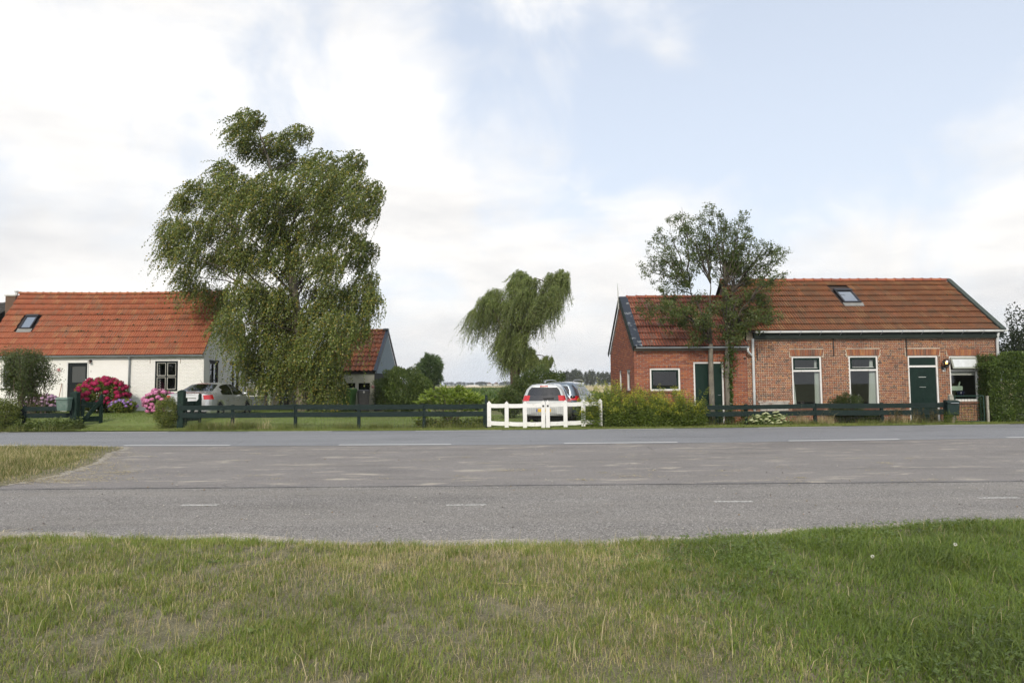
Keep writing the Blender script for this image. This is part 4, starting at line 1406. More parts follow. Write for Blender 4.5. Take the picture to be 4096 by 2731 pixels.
# downpipes
px_, pz_ = HF.L(5, 14, 665)
pts = [(px_, -.12, WT + .02), (px_, -.10, pz_ - .1), (px_ + .005, -.085, 1.2), (px_, -.085, .1)]
dp = MB().tube(pts, .048, 12).build('downpipe', PIPEG, house, smooth=True)
for z_ in (2.35, 1.15):
    MB().tube([(px_ + .004, -.088, z_), (px_ + .004, -.088, z_ + .05)], .056, 12).build('pipe_collar', PIPEG, dp)
px2, _z = HF.L(5, 2107, 700)
dp2 = MB().tube([(px2, -.2, GZ), (px2, -.12, WT + .02), (px2, -.09, WT - .15), (px2, -.09, .05)], .048, 12).build('downpipe', PIPEG, house, smooth=True)
MB().tube([(px2, -.09, 2.45), (px2, -.09, 2.5)], .056, 12).build('pipe_collar', PIPEG, dp2)
# globe lamp beside the door and the number plate under it: fixed to the wall
gxz = HF.L(5, 1687, 856, .18)
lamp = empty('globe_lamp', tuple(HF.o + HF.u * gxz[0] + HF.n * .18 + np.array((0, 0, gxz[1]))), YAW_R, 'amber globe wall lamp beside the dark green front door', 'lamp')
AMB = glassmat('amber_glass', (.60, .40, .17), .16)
amb2 = mat('amber_globe', (.55, .40, .22), rough=.12, var=.08, nscale=15, trans=.55)
prof = [(.135 * math.sin(math.pi * k / 12), -.135 * math.cos(math.pi * k / 12)) for k in range(13)]
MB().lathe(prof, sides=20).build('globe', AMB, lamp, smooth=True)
MB().lathe([(.0, -.06), (.03, -.06), (.03, .0), (.0, .03)], sides=10).build('bulb_shape', emit('sun_glint_glow', (1.0, .82, .50), 7.0), lamp, smooth=True)  # added glowing core, in place of the sun's reflection in the globe
MB().lathe([(.0, -.19), (.06, -.19), (.075, -.13), (.07, -.115)], sides=14).build('lamp_holder', DARKIRON, lamp)
MB().bar((0, 0, -.165), (-.05, .17, -.19), .05, .05).box(-.10, -.01, .15, .175, -.27, -.12).build('wall_bracket', DARKIRON, lamp)
pl = HF.R(5, 1652, 907, 1676, 933)
np_ = empty('number_plate', tuple(HF.o + HF.u * (pl[0] + pl[1]) / 2 + HF.n * .014 + np.array((0, 0, (pl[2] + pl[3]) / 2))), YAW_R, 'small white house number plate with a black 2', 'sign')
MB().box(-.055, .055, -.012, .0, -.06, .06).build('plate', WHITE, np_)
text('numeral', '2', .10, (0, -.0135, 0), (R(90), 0, 0), DARKIRON, np_)

# roof of the house
RDY = 2.62
rz_ = at(3400, 1121, 25.0 + RDY + .15)[2]
EV, RG = (-.24, GZ + .03), (RDY, rz_ - .04)
RX0, RX1 = -.06, HF.L(5, 2125, 585)[0]
RXR = HF.L(5, 1735, 165, -RDY)[0]
roof = MB().add([(RX0, EV[0], EV[1] - .03), (RX1, EV[0], EV[1] - .03), (RX1, RG[0], RG[1] - .03), (RX0, RG[0], RG[1] - .03)], [(0, 1, 2, 3)]) \
    .add([(RX0, 5.2, EV[1] - .03), (RX1, 5.2, EV[1] - .03), (RX1, RG[0], RG[1] - .03), (RX0, RG[0], RG[1] - .03)], [(3, 2, 1, 0)]).build('roof', FELT, house)
dsl = np.array(RG) - np.array(EV); Lsl = np.linalg.norm(dsl); dsl /= Lsl
nrl = np.array((0, -dsl[1], dsl[0]))


def slope_at(F_, r, x, y, e, d):
    """picture point on a roof slope -> (x, s)"""
    q = ray(*zz(r, x, y))
    ex = F_.o + (-F_.n) * e[0] + np.array((0, 0, e[1]))
    up = (-F_.n) * d[0] + np.array((0, 0, d[1]))
    nn = np.cross(F_.u, up)
    p = CAM + q * (np.dot(ex - CAM, nn) / np.dot(q, nn)) - ex
    return float(np.dot(p, F_.u)), float(np.dot(p, up))


ka, kb = slope_at(HF, 5, 800, 355, EV, dsl), slope_at(HF, 5, 760, 245, EV, dsl)
kc = slope_at(HF, 5, 955, 355, EV, dsl)
SKX0, SKX1, SKS0, SKS1 = ka[0] + .02, kc[0], ka[1], kb[1]
tile_roof(roof, RX0, RX1 - .10, EV, RG, 9, .205, 'double', TILE_R, mt2=LICH_R, skips=[(SKX0, SKX1, SKS0 - .18, SKS1)], keep=300)
skylight(roof, SKX0, SKX1, EV, dsl, nrl, SKS0, SKS1, 1)
mv = []
for i in range(120):
    xx = rng.uniform(RX0 + .5, RX1 - .5); ss = Lsl * int(rng.integers(0, 9)) / 9 + rng.uniform(.0, .04)
    for k in range(int(rng.integers(1, 3))):
        r_ = rng.uniform(.02, .055); c = np.array((xx + rng.normal(0, .05), EV[0] + dsl[0] * ss, EV[1] + dsl[1] * ss)) + nrl * .045
        mv.append(c + oc * np.array((1.3, .8, .9)) * r_ * rng.uniform(.7, 1.2, (6, 1)))
mass('moss_cushions', np.array(mv), [(0, 1, 4), (1, 2, 4), (2, 3, 4), (3, 0, 4), (1, 0, 5), (2, 1, 5), (3, 2, 5), (0, 3, 5)], mat('dark_moss', (.035, .040, .016), rough=1, var=.3, nscale=30), roof, kind='stuff')
ridge_tiles(roof, RX0 + .05, RX1 + .02, RG[0], RG[1] + .0, .375, RIDGE_R)
# bargeboard of the right verge
vb = MB()
n_ = np.array((0, nrl[1], nrl[2]))
def vp(x, s, h): return (x, EV[0] + dsl[0] * s + nrl[1] * h, EV[1] + dsl[1] * s + nrl[2] * h)
for xa, xb, h0, h1 in ((RX1 - .11, RX1 + .06, .05, .115), (RX1 + .0605, RX1 + .09, -.20, .10)):
    vs = [vp(xa, -.04, h0), vp(xb, -.04, h0), vp(xb, Lsl - .02, h0), vp(xa, Lsl - .02, h0), vp(xa, -.04, h1), vp(xb, -.04, h1), vp(xb, Lsl - .02, h1), vp(xa, Lsl - .02, h1)]
    vb.add(vs, [(0, 3, 2, 1), (4, 5, 6, 7), (0, 1, 5, 4), (1, 2, 6, 5), (2, 3, 7, 6), (3, 0, 4, 7)])
VERGE = mat('dark_green_verge', (.045, .060, .050), rough=.7, var=.3, nscale=5, stain=(.14, .15, .13), stain_amt=.35, stain_scale=7)
vb.build('bargeboard', VERGE, roof)
# chimney on the ridge
cb, ct = at(2926, 1145, 27.8), at(2926, 1054, 27.8)
CHB = mat('chimney_brick', None, rough=.9, var=.25, nscale=10, palette=[(.085, .055, .040), (.105, .066, .046), (.068, .048, .038), (.125, .075, .050)])
ccx = float(np.dot(cb - HF.o, HF.u)); ccy = RDY
chim = MB().box(ccx - .29, ccx + .29, ccy - .24, ccy + .24, RG[1] - .5, ct[2] - .10).build('chimney', GREYMORTAR, house)
zc = RG[1] - .45; j = 0
while zc < ct[2] - .16:
    for face in range(2):
        n = 3
        for i in range(n + (j % 2)):
            wd = .58 / 3
            a = -.29 + (i - (.5 if j % 2 else 0)) * wd; b = a + wd - .012
            a, b = max(a, -.29), min(b, .29)
            if face == 0:
                MB().add([(ccx + a, ccy - .246, zc), (ccx + b, ccy - .246, zc), (ccx + b, ccy - .246, zc + .055), (ccx + a, ccy - .246, zc + .055), (ccx + a, ccy - .238, zc), (ccx + b, ccy - .238, zc), (ccx + b, ccy - .238, zc + .055), (ccx + a, ccy - .238, zc + .055)], BRICKF).build('brick', CHB, chim)
    zc += .066; j += 1
MB().box(ccx - .33, ccx + .33, ccy - .28, ccy + .28, ct[2] - .10, ct[2]).build('chimney_cap', CHB, chim, bevel=.01)
MB().add([(ccx - .38, ccy - .33, RG[1] - .22), (ccx + .38, ccy - .33, RG[1] - .22), (ccx + .33, ccy - .25, RG[1] + .20), (ccx - .33, ccy - .25, RG[1] + .20)], [(0, 1, 2, 3)]).build('lead_apron', mat('bright_lead', (.42, .44, .47), rough=.4, var=.2, nscale=9, metallic=.4), chim)

# ------------------------------------------------------------------ red brick annex left of the house
p_ = at(2538.6, 1680, 25.0)
lx = float(np.dot(p_ - HF.o, HF.u))
ao = HF.o + HF.u * lx
AF = Fac(ao[0], ao[1], YAW_R)
annex = empty('brick_annex', AF.o, YAW_R, 'low red brick annex with red tiled roof, plain dark green door and one wide window', 'annex')
AX1 = -lx                                           # meets the house
aw = AF.R(4, 418, 988, 672, 1176); ad = AF.R(4, 787, 935, 1040, 1450); ad = (ad[0], ad[1], .03, ad[3])
AG = AF.L(4, 700, 820)[1]
vent = AF.L(4, 1210, 907)
ah = [aw, ad]
mb, rv = wall_mesh(0, AX1, -.05, AG + .1, ah)
awall = mb.build('wall', GREYMORTAR, annex)
rv_build(rv, REVEAL, awall)
abh = ah + [(aw[0], aw[1], aw[3], aw[3] + .118), (ad[0], ad[1], ad[3], ad[3] + .118), (vent[0] - .05, vent[0] + .05, vent[1] - .05, vent[1] + .05)]
lay_bricks(brick_rects(0, AX1, -.04, AG - .03, .0715, .24, .012, abh, header_rows=False), .006, REDBRICK, awall, 210, lambda r: math.hypot(r[0] - 1.2, r[2] - 1.4))
soldier(awall, aw[0] - .02, aw[1] + .02, aw[3] + .006, .105, 17, 0, REDBRICK)
soldier(awall, ad[0] - .02, ad[1] + .02, ad[3] + .006, .105, 17, 0, REDBRICK)
MB().lathe([(.045, 0), (.058, 0), (.058, .012), (.045, .012)], (vent[0], -.008, vent[1]), 12, Matrix.Rotation(R(90), 4, 'X')).build('vent_ring', REDBRICK, awall)
MB().add([(vent[0] + .046 * math.cos(k * .5236), -.003, vent[1] + .046 * math.sin(k * .5236)) for k in range(12)], [tuple(range(12))]).build('vent_opening', DARKIRON, awall)
# left gable with two narrow windows
ADP = 5.0
ARY = 2.5
arz = at(2700, 1189, 25.0 + ARY)[2]
AEV, ARG = (-.20, AG + .035), (ARY, arz - .03)
asl = np.array(ARG) - np.array(AEV); ALs = np.linalg.norm(asl); asl /= ALs
MG = Matrix(((0, -1, 0, 0), (-1, 0, 0, 0), (0, 0, 1, 0), (0, 0, 0, 1)))     # gable coordinates: x runs from the back (-) to the front corner, y into the house


def gab(v):
    return (v[1], -v[0], v[2])


def gtop(xg):
    yy = -xg
    return AEV[1] - .06 + (asl[1] / asl[0]) * ((yy - AEV[0]) if yy < ARY else (2 * ARY - AEV[0] - yy - .4 + .4)) - .10


pg = []
for x0z, x1z in ((178, 195), (232, 259)):
    ya = at_x(*zz(4, x0z, 1090), AF.o[0])[1] - AF.o[1]; yb = at_x(*zz(4, x1z, 1090), AF.o[0])[1] - AF.o[1]
    zt_ = at_x(*zz(4, (x0z + x1z) / 2, 1005), AF.o[0])[2]; zb_ = at_x(*zz(4, (x0z + x1z) / 2, 1174), AF.o[0])[2]
    pg.append((-max(ya, yb), -min(ya, yb), zb_, zt_))
gm_, grv = wall_mesh(-ADP, 0, -.05, AG, pg)
for b_ in (gm_, grv):
    b_.v = [gab(v) for v in b_.v]
gm_.add([(0, 0, AG), (0, ADP, AG), (0, ADP, AEV[1]), (0, ARY, ARG[1] - .08), (0, 0, AEV[1])], [(0, 1, 2, 3, 4)])
gw = gm_.build('gable_wall', GREYMORTAR, annex)
rv_build(grv, REVEAL, gw)
MGm = Matrix(((0, 1, 0, 0), (-1, 0, 0, 0), (0, 0, 1, 0), (0, 0, 0, 1)))
lay_bricks(brick_rects(-ADP, 0, -.04, ARG[1] - .1, .0715, .24, .012, pg, header_rows=False, inside_=lambda x, z: z < gtop(x)), .006, REDBRICK, gw, 90, lambda r: -r[0], M=MGm)
for q in pg:
    wn = MB().frame(q[0], q[1], q[2], q[3], .07, .03, .10)
    wn.v = [gab(v) for v in wn.v]
    wn = wn.build('window', WHITE, annex)
    b_ = MB().add([(q[0] + .06, .07, q[2] + .06), (q[1] - .06, .07, q[2] + .06), (q[1] - .06, .07, q[3] - .06), (q[0] + .06, .07, q[3] - .06)], [(0, 1, 2, 3)])
    b_.v = [gab(v) for v in b_.v]; b_.build('pane', GLASS, wn)
    b_ = MB().box(q[0] - .03, q[1] + .03, -.05, .02, q[2] - .05, q[2] - .002); b_.v = [gab(v) for v in b_.v]; b_.build('sill', REVEAL, wn)
MB().add([(0, ADP, -.05), (AX1, ADP, -.05), (AX1, ADP, AG), (0, ADP, AG)], [(3, 2, 1, 0)]).build('back_wall', REDBRICK, annex)
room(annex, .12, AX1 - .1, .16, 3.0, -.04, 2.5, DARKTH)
wn = window(annex, 'window', aw, .06, WHITE, .02, .09)
MB().frame(aw[0] + .062, aw[1] - .062, aw[2] + .062, aw[3] - .062, .06, .035, .085).build('sash', DKGREEN, wn, bevel=.004)
pane(wn, aw[0] + .11, aw[1] - .11, aw[2] + .11, aw[3] - .11, .06)
MB().box(aw[0] + .02, aw[1] + .02, -.05, .02, aw[2] - .09, aw[2] - .01).build('sill', REVEAL, wn, bevel=.006)
df = MB(); x0, x1, z0, z1 = ad
df.box(x0, x1, .02, .11, z1 - .06, z1).box(x0, x0 + .06, .02, .11, z0, z1 - .06).box(x1 - .06, x1, .02, .11, z0, z1 - .06)
dfo = df.build('door_frame', WHITE, annex, bevel=.004)
dd_ = MB().box(x0 + .062, x1 - .062, .05, .09, z0, z1 - .062).build('door', mat('plain_green_door', (.006, .022, .016), rough=.45, var=.15, nscale=2, spec=.22), annex)
MB().tube([(x1 - .13, .03, 1.05), (x1 - .22, .03, 1.05)], .01, 6).build('door_handle', ZINC, dd_)
half_gutter(.02, AX1 - .02, -.27, AG + .02, .055).build('gutter', ZINC, annex)
vx_ = AF.L(4, 1215, 830)[0]
pts = [(vx_, -.27, AG - .02), (vx_, -.26, AG - .13), (vx_ + .05, -.24, AG - .20), (px_ - lx - .09, -.13, AG - .25), (px_ - lx - .02, -.10, AG - .31), (px_ - lx, -.09, AG - .42)]
MB().tube(pts, .040, 10).build('downpipe', PIPEG, annex, smooth=True)
aroof = MB().add([(.0, AEV[0], AEV[1] - .03), (AX1 + .02, AEV[0], AEV[1] - .03), (AX1 + .02, ARG[0], ARG[1] - .03), (.0, ARG[0], ARG[1] - .03)], [(0, 1, 2, 3)]) \
    .add([(.0, 2 * ARY - AEV[0], AEV[1] - .03), (AX1 + .02, 2 * ARY - AEV[0], AEV[1] - .03), (AX1 + .02, ARG[0], ARG[1] - .03), (.0, ARG[0], ARG[1] - .03)], [(3, 2, 1, 0)]).build('roof', FELT, annex)
tile_roof(aroof, .24, AX1 + .0, AEV, ARG, 8, .215, 'double', TILE_A, mt2=LICH_A, keep=300)
ridge_tiles(aroof, .24, AX1 - .02, ARG[0], ARG[1], .38, RIDGE_R, .115)
anr = np.array((0, -asl[1], asl[0]))
def vpa(x, s, h): return (x, AEV[0] + asl[0] * s + anr[1] * h, AEV[1] + asl[1] * s + anr[2] * h)
SLATE = mat('peeling_bitumen_verge', (.020, .028, .042), rough=.55, var=.2, nscale=4, stain=(.40, .42, .43), stain_amt=.85, stain_scale=4.2, stain_lo=.56)
vb = MB()
vs = [vpa(-.04, -.02, .03), vpa(.27, -.02, .03), vpa(.27, ALs, .03), vpa(-.04, ALs, .03), vpa(-.04, -.02, .075), vpa(.27, -.02, .075), vpa(.27, ALs, .075), vpa(-.04, ALs, .075)]
vb.add(vs, [(0, 3, 2, 1), (4, 5, 6, 7), (0, 1, 5, 4), (1, 2, 6, 5), (2, 3, 7, 6), (3, 0, 4, 7)]).build('verge_strip', SLATE, aroof)
bb = MB()
for sgn in (0, 1):
    def q_(s, h):
        p = vpa(0, s, h)
        return (p[1], p[2]) if sgn == 0 else (2 * ARY - p[1], p[2])
    poly = [q_(-.05, -.13), q_(ALs, -.13), q_(ALs, .06), q_(-.05, .06)]
    MB().prism(poly, -.075, -.045, 'x').build('bargeboard', BOARD, aroof)
pole = MB().tube([(-.08, ARY, ARG[1] - .45), (-.085, ARY, ARG[1] + .25), (-.10, ARY, ARG[1] + .62)], [.025, .022, .006], 8).build('finial', mat('pale_finial', (.50, .50, .47), rough=.7, var=.15, nscale=20), aroof)

# ================================================================== white cottage on the left
WHITEW = mat('whitewashed_wall', (.80, .785, .755), rough=.9, var=.04, nscale=.8, var2=.015, bump=.04, bscale=30, stain=(.66, .63, .56), stain_amt=.3, stain_scale=1.1, stain_lo=.55)
WHITEB = mat('whitewashed_brick', (.80, .785, .755), rough=.9, var=.07, nscale=3, var2=.05, bump=.3, bscale=60)
TILE_L = mat('bright_orange_tile', None, rough=.8, var=.18, nscale=1.6, var2=.26, bump=.3, bscale=60,
             palette=[(0.349, 0.094, 0.043), (0.330, 0.088, 0.041), (0.366, 0.103, 0.045), (0.314, 0.087, 0.043), (0.340, 0.091, 0.040), (0.363, 0.109, 0.046), (0.323, 0.083, 0.040), (0.243, 0.113, 0.071), (0.369, 0.167, 0.076), (0.351, 0.113, 0.057)],
             stain=(.15, .090, .050), stain_amt=.6, stain_scale=1.6, stain_lo=.50)
LICH_L = mat('worn_tile_pans', None, rough=.9, var=.2, nscale=3, var2=.15, palette=[(0.310, 0.102, 0.049), (0.284, 0.098, 0.049), (0.329, 0.106, 0.049)], stain=(.19, .125, .070), stain_amt=.6, stain_scale=1.1, stain_lo=.50)
RIDGE_L = mat('ridge_tile_orange', None, rough=.8, var=.2, nscale=5, palette=[(.40, .12, .055), (.36, .11, .05), (.43, .14, .06)], stain=(.22, .16, .05), stain_amt=.7, stain_scale=4, stain_lo=.5)
BLACKP = mat('black_green_paint', (.010, .014, .015), rough=.5, var=.2, nscale=8, spec=.2)
CREAMF = mat('cream_glazing_bar', (.62, .60, .53), rough=.5, var=.06)
p_ = at(812, 1600, 33.0)
gl0 = float(gz(p_[0], 33.0))
LF = Fac(p_[0], p_[1], 0.0)
cot = empty('white_cottage', LF.o, 0.0, 'whitewashed cottage with steep orange tiled roof and black framed windows', 'house')
LX0 = at(76, 1180, 35.4)[0] - LF.o[0]               # left gable
LGZ = LF.L(1, 1150, 748)[1]
cw = LF.R(1, 1424, 789, 1631, 1066); cd = LF.R(1, 622, 806, 800, 1180); cd = (cd[0], cd[1], gl0, cd[3]); cl_ = LF.R(11, 30, 380, 540, 790)
lh = [cw, cd, cl_]
mb, rv = wall_mesh(LX0, 0, gl0 - .15, LGZ + .2, lh, .12)
lw = mb.build('wall', WHITEW, cot); rv_build(rv, WHITEW, lw)
jx = LF.L(1, 1195, 900)[0]
lay_bricks(brick_rects(jx + .06, -.003, gl0 - .1, LGZ - .02, .066, .21, .012, lh + [(cw[0] - .04, cw[1] + .04, cw[2] - .05, cw[3] + .04)], header_rows=False), .0014, WHITEB, lw, 0, lambda r: r[0], wobble=.0005)
MB().box(jx + .55, -.0, -.055, -.012, gl0 - .1, gl0 + .28).build('plinth', WHITEB, lw, bevel=.01)
CDP = 5.2; CRY = 2.5
crz = at(500, 1171, 33 + CRY)[2]
CEV, CRG = (-.14, LGZ + .05), (CRY, crz - .03)
csl = np.array(CRG) - np.array(CEV); CLs = np.linalg.norm(csl); csl /= CLs
# right gable wall, facing +x
def gabr(v):
    return (-v[1], v[0], v[2])
gq = []
for x0z, x1z, yt, yb in ((1925, 2002, 800, 1100), (2108, 2192, 814, 1082)):
    ya = at_x(*zz(1, x0z, 900), LF.o[0])[1] - LF.o[1]; yb_ = at_x(*zz(1, x1z, 900), LF.o[0])[1] - LF.o[1]
    gq.append((min(ya, yb_), max(ya, yb_), at_x(*zz(1, (x0z + x1z) / 2, yb), LF.o[0])[2], at_x(*zz(1, (x0z + x1z) / 2, yt), LF.o[0])[2]))
g2, r2_ = wall_mesh(0, CDP, gl0 - .15, LGZ, gq, .12)
for b_ in (g2, r2_):
    b_.v = [gabr(v) for v in b_.v]
g2.add([(0, 0, LGZ), (0, CDP, LGZ), (0, CDP, CEV[1]), (0, CRY, CRG[1] - .02), (0, 0, CEV[1])], [(0, 1, 2, 3, 4)])
cg = g2.build('gable_wall', WHITEW, cot); rv_build(r2_, REVEAL, cg)
MGr = Matrix(((0, -1, 0, 0), (1, 0, 0, 0), (0, 0, 1, 0), (0, 0, 0, 1)))
ctop = lambda x: CEV[1] - .12 + (csl[1] / csl[0]) * ((x - CEV[0]) if x < CRY else (2 * CRY - CEV[0] - x))
lay_bricks(brick_rects(.0, CDP, gl0 - .1, CRG[1] - .1, .066, .21, .014, gq, header_rows=False, inside_=lambda x, z: z < ctop(x)), .007, WHITEB, cg, 300, lambda r: r[0] + abs(r[2] - 3.2), wobble=.003, M=MGr)
for q in gq:
    b_ = MB().frame(q[0], q[1], q[2], q[3], .09, .03, .10).box((q[0] + q[1]) / 2 - .04, (q[0] + q[1]) / 2 + .04, .03, .10, q[2] + .09, q[3] - .09)
    zc = q[2] + (q[3] - q[2]) * .45
    b_.v = [gabr(v) for v in b_.v]
    wn = b_.build('window', BLACKP, cot)
    for s_ in (0, 1):
        xa = q[0] + .09 if s_ == 0 else (q[0] + q[1]) / 2 + .04; xb = (q[0] + q[1]) / 2 - .04 if s_ == 0 else q[1] - .09
        b_ = MB().box(xa, xb, .04, .09, zc - .03, zc + .03); b_.v = [gabr(v) for v in b_.v]; b_.build('crossbar', BLACKP, wn)
        for za, zb in ((q[2] + .09, zc - .03), (zc + .03, q[3] - .09)):
            b_ = MB().add([(xa, .07, za), (xb, .07, za), (xb, .07, zb), (xa, .07, zb)], [(0, 1, 2, 3)]); b_.v = [gabr(v) for v in b_.v]; b_.build('pane', glassmat('gable_glass', (.9, .92, .93), .18), wn)
    b_ = MB().box(q[0] - .05, q[1] + .05, -.03, .0, q[3] + .0, q[3] + .10); b_.v = [gabr(v) for v in b_.v]; b_.build('lintel', BLACKP, wn)
MB().add([(LX0, CDP, gl0), (0, CDP, gl0), (0, CDP, LGZ), (LX0, CDP, LGZ)], [(3, 2, 1, 0)]).build('back_wall', WHITEW, cot)
MB().add([(LX0, 0, gl0 - .1), (LX0, CDP, gl0 - .1), (LX0, CDP, CEV[1]), (LX0, CRY, CRG[1] - .02), (LX0, 0, CEV[1])], [(4, 3, 2, 1, 0)]).build('far_gable_wall', WHITEW, cot)
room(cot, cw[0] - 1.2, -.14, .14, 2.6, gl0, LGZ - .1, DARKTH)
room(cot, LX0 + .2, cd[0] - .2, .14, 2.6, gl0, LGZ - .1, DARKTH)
# four pane window
wn = window(cot, 'window', cw, .085, BLACKP, -.02, .10, label='black framed four pane window with checked curtain')
xm, zm = (cw[0] + cw[1]) / 2, (cw[2] + cw[3]) / 2 - .02
MB().box(xm - .035, xm + .035, -.01, .07, cw[2] + .085, cw[3] - .085).build('mullion', BLACKP, wn)
LGL = glassmat('cottage_glass', (.75, .78, .78), .10)
for (xa, xb) in ((cw[0] + .085, xm - .035), (xm + .035, cw[1] - .085)):
    MB().box(xa, xb, -.01, .07, zm - .035, zm + .035).build('transom', BLACKP, wn)
    for za, zb in ((cw[2] + .085, zm - .035), (zm + .035, cw[3] - .085)):
        MB().frame(xa, xb, za, zb, .022, .0, .05).build('sash', CREAMF, wn)
        pane(wn, xa + .02, xb - .02, za + .02, zb - .02, .03, LGL)
CHECK = newmat('checked_curtain'); t_ = CHECK.node_tree
out_ = N(t_, 'ShaderNodeOutputMaterial'); b_ = N(t_, 'ShaderNodeBsdfPrincipled'); ck = N(t_, 'ShaderNodeTexChecker', inp={'Scale': 16.0, 'Color1': (.6, .58, .54, 1), 'Color2': (.10, .11, .16, 1)})
g_ = N(t_, 'ShaderNodeNewGeometry'); t_.links.new(g_.outputs['Position'], ck.inputs[0]); t_.links.new(ck.outputs[0], b_.inputs['Base Color']); t_.links.new(b_.outputs[0], out_.inputs[0])
curtain(wn, cw[0] + .10, cw[0] + .16, cw[0] + .10, cw[0] + .24, cw[2] + .09, cw[3] - .1, .12, CHECK, 2)
# bedroom window behind the rose
wn = window(cot, 'window', cl_, .07, WHITE, -.01, .09, label='wide two pane window half hidden by the rose bush')
xm = LF.L(11, 298, 580)[0]
MB().box(xm - .03, xm + .03, -.005, .07, cl_[2] + .07, cl_[3] - .07).build('mullion', WHITE, wn)
pane(wn, cl_[0] + .07, xm - .03, cl_[2] + .07, cl_[3] - .07, .05, LGL); pane(wn, xm + .03, cl_[1] - .07, cl_[2] + .07, cl_[3] - .07, .05, LGL)
MB().box(cl_[0] - .05, cl_[1] + .05, -.08, -.012, cl_[2] - .07, cl_[2] - .01).build('sill', BLACKP, wn)
# two part door
x0, x1, z0, z1 = cd
df = MB().box(x0 - .10, x1 + .05, -.03, .06, z1, z1 + .07).box(x0 - .10, x0, -.03, .06, z0, z1).box(x1, x1 + .05, -.03, .06, z0, z1).build('door_frame', WHITE, cot, bevel=.004)
zmid = LF.L(1, 710, 992)[1]
gp = LF.R(1, 655, 836, 781, 985)
du = MB().box(x0, gp[0], .02, .07, zmid, z1).box(gp[1], x1, .02, .07, zmid, z1).box(gp[0], gp[1], .02, .07, gp[3], z1).box(gp[0], gp[1], .02, .07, zmid, gp[2]).build('upper_door', BLACKP, cot)
RIB = mat('ribbed_glass', (.055, .058, .056), rough=.4, var=.3, nscale=4, stretch=(60, 1, .2), spec=.6, bump=.3, bscale=4)
pane(du, gp[0], gp[1], gp[2], gp[3], .045, RIB)
dlw = MB().box(x0, x1, .02, .07, z0, zmid - .05).build('lower_door', BLACKP, cot)
MB().box(x0, x1, -.01, .07, zmid - .048, zmid - .004).build('weather_bar', BLACKP, dlw)
MB().lathe([(.0, 0), (.028, .005), (.03, .03), (.0, .045)], (x1 - .06, .02, LF.L(1, 787, 962)[1]), 10, Matrix.Rotation(R(90), 4, 'X')).build('door_knob', WHITE, du)
# lamp, number, hooks, gutter, pipe
lx_ = LF.L(1, 838, 788)
wl = empty('wall_lamp', tuple(LF.o + np.array((lx_[0], -.02, lx_[1]))), 0, 'small dark spot lamp on the white wall above the cottage door', 'lamp')
MB().lathe([(.0, 0), (.05, 0), (.055, .05), (.05, .07)], sides=12, M=Matrix.Rotation(R(90), 4, 'X')).build('lamp_base', DARKIRON, wl)
MB().lathe([(.03, 0), (.075, .10), (.07, .10), (.0, .02)], (0, -.06, -.01), 12, Matrix.Rotation(R(125), 4, 'X')).build('lamp_shade', mat('rust_red_lamp', (.10, .03, .02), rough=.5, var=.2), wl)
MB().lathe([(.0, 0), (.04, .0), (.045, .03), (.0, .07)], (-.03, -.10, -.05), 10, Matrix.Rotation(R(150), 4, 'X')).build('bulb_shape', WHITE, wl)
nx_ = LF.L(1, 836, 884)
nn_ = empty('house_number', tuple(LF.o + np.array((nx_[0], -.012, nx_[1]))), 0, 'small dark numeral 1 on the white cottage wall', 'sign')
text('numeral', '1', .14, (0, 0, 0), (R(90), 0, 0), DARKIRON, nn_)
for xz in (1380, 1660):
    a, b = LF.L(1, xz, 765), LF.L(1, xz, 812)
    MB().bar((a[0], -.012, a[1]), (a[0], -.012, b[1]), .016, .012).build('wall_hook', mat('rusty_iron', (.25, .17, .10), rough=.8), cot)
half_gutter(LX0, .04, -.20, LGZ + .03, .06).build('gutter', ZINC, cot)
dpx = LF.L(1, 1196, 800)[0]
dpo = MB().tube([(dpx, -.19, LGZ), (dpx, -.08, LGZ - .12), (dpx, -.06, LGZ - .25), (dpx - .02, -.06, gl0 + .1)], .045, 10).build('downpipe', ZINC, cot, smooth=True)
MB().box(dpx - .08, dpx + .06, -.10, -.02, 1.55, 1.58).build('pipe_clip', DARKIRON, dpo)
# roof
sagf = lambda x, s: .05 * s * (-(x - LX0) * (x) / ((LX0 / 2) ** 2) * -1 if False else -math.sin(math.pi * (x - LX0) / (0 - LX0)) * 1.0)
croof = MB().add([(LX0, CEV[0], CEV[1] - .08), (.0, CEV[0], CEV[1] - .08), (.0, CRG[0], CRG[1] - .08), (LX0, CRG[0], CRG[1] - .08)], [(0, 1, 2, 3)]) \
    .add([(LX0, 2 * CRY - CEV[0], CEV[1] - .08), (.0, 2 * CRY - CEV[0], CEV[1] - .08), (.0, CRG[0], CRG[1] - .08), (LX0, CRG[0], CRG[1] - .08)], [(3, 2, 1, 0)]).build('roof', FELT, cot)
cnr = np.array((0, -csl[1], csl[0]))
ka = slope_at(LF, 1, 170, 500, CEV, csl); kb = slope_at(LF, 1, 240, 377, CEV, csl); kc = slope_at(LF, 1, 285, 500, CEV, csl)
sk_ = (ka[0] + .03, kc[0], ka[1], kb[1])
tile_roof(croof, LX0, .02, CEV, CRG, 11, .235, 'flat', TILE_L, mt2=LICH_L, skips=[(sk_[0], sk_[1], sk_[2] - .2, sk_[3])], keep=300, sag=sagf)
skylight(croof, sk_[0], sk_[1], CEV, csl, cnr, sk_[2], sk_[3], 1)
ridge_tiles(croof, LX0 - .02, .0, CRG[0], CRG[1] + .0, .40, RIDGE_L, .13, zf=lambda x: sagf(x, 1.0))
RIM = mat('verge_mortar', (.55, .54, .50), rough=.95, var=.15)
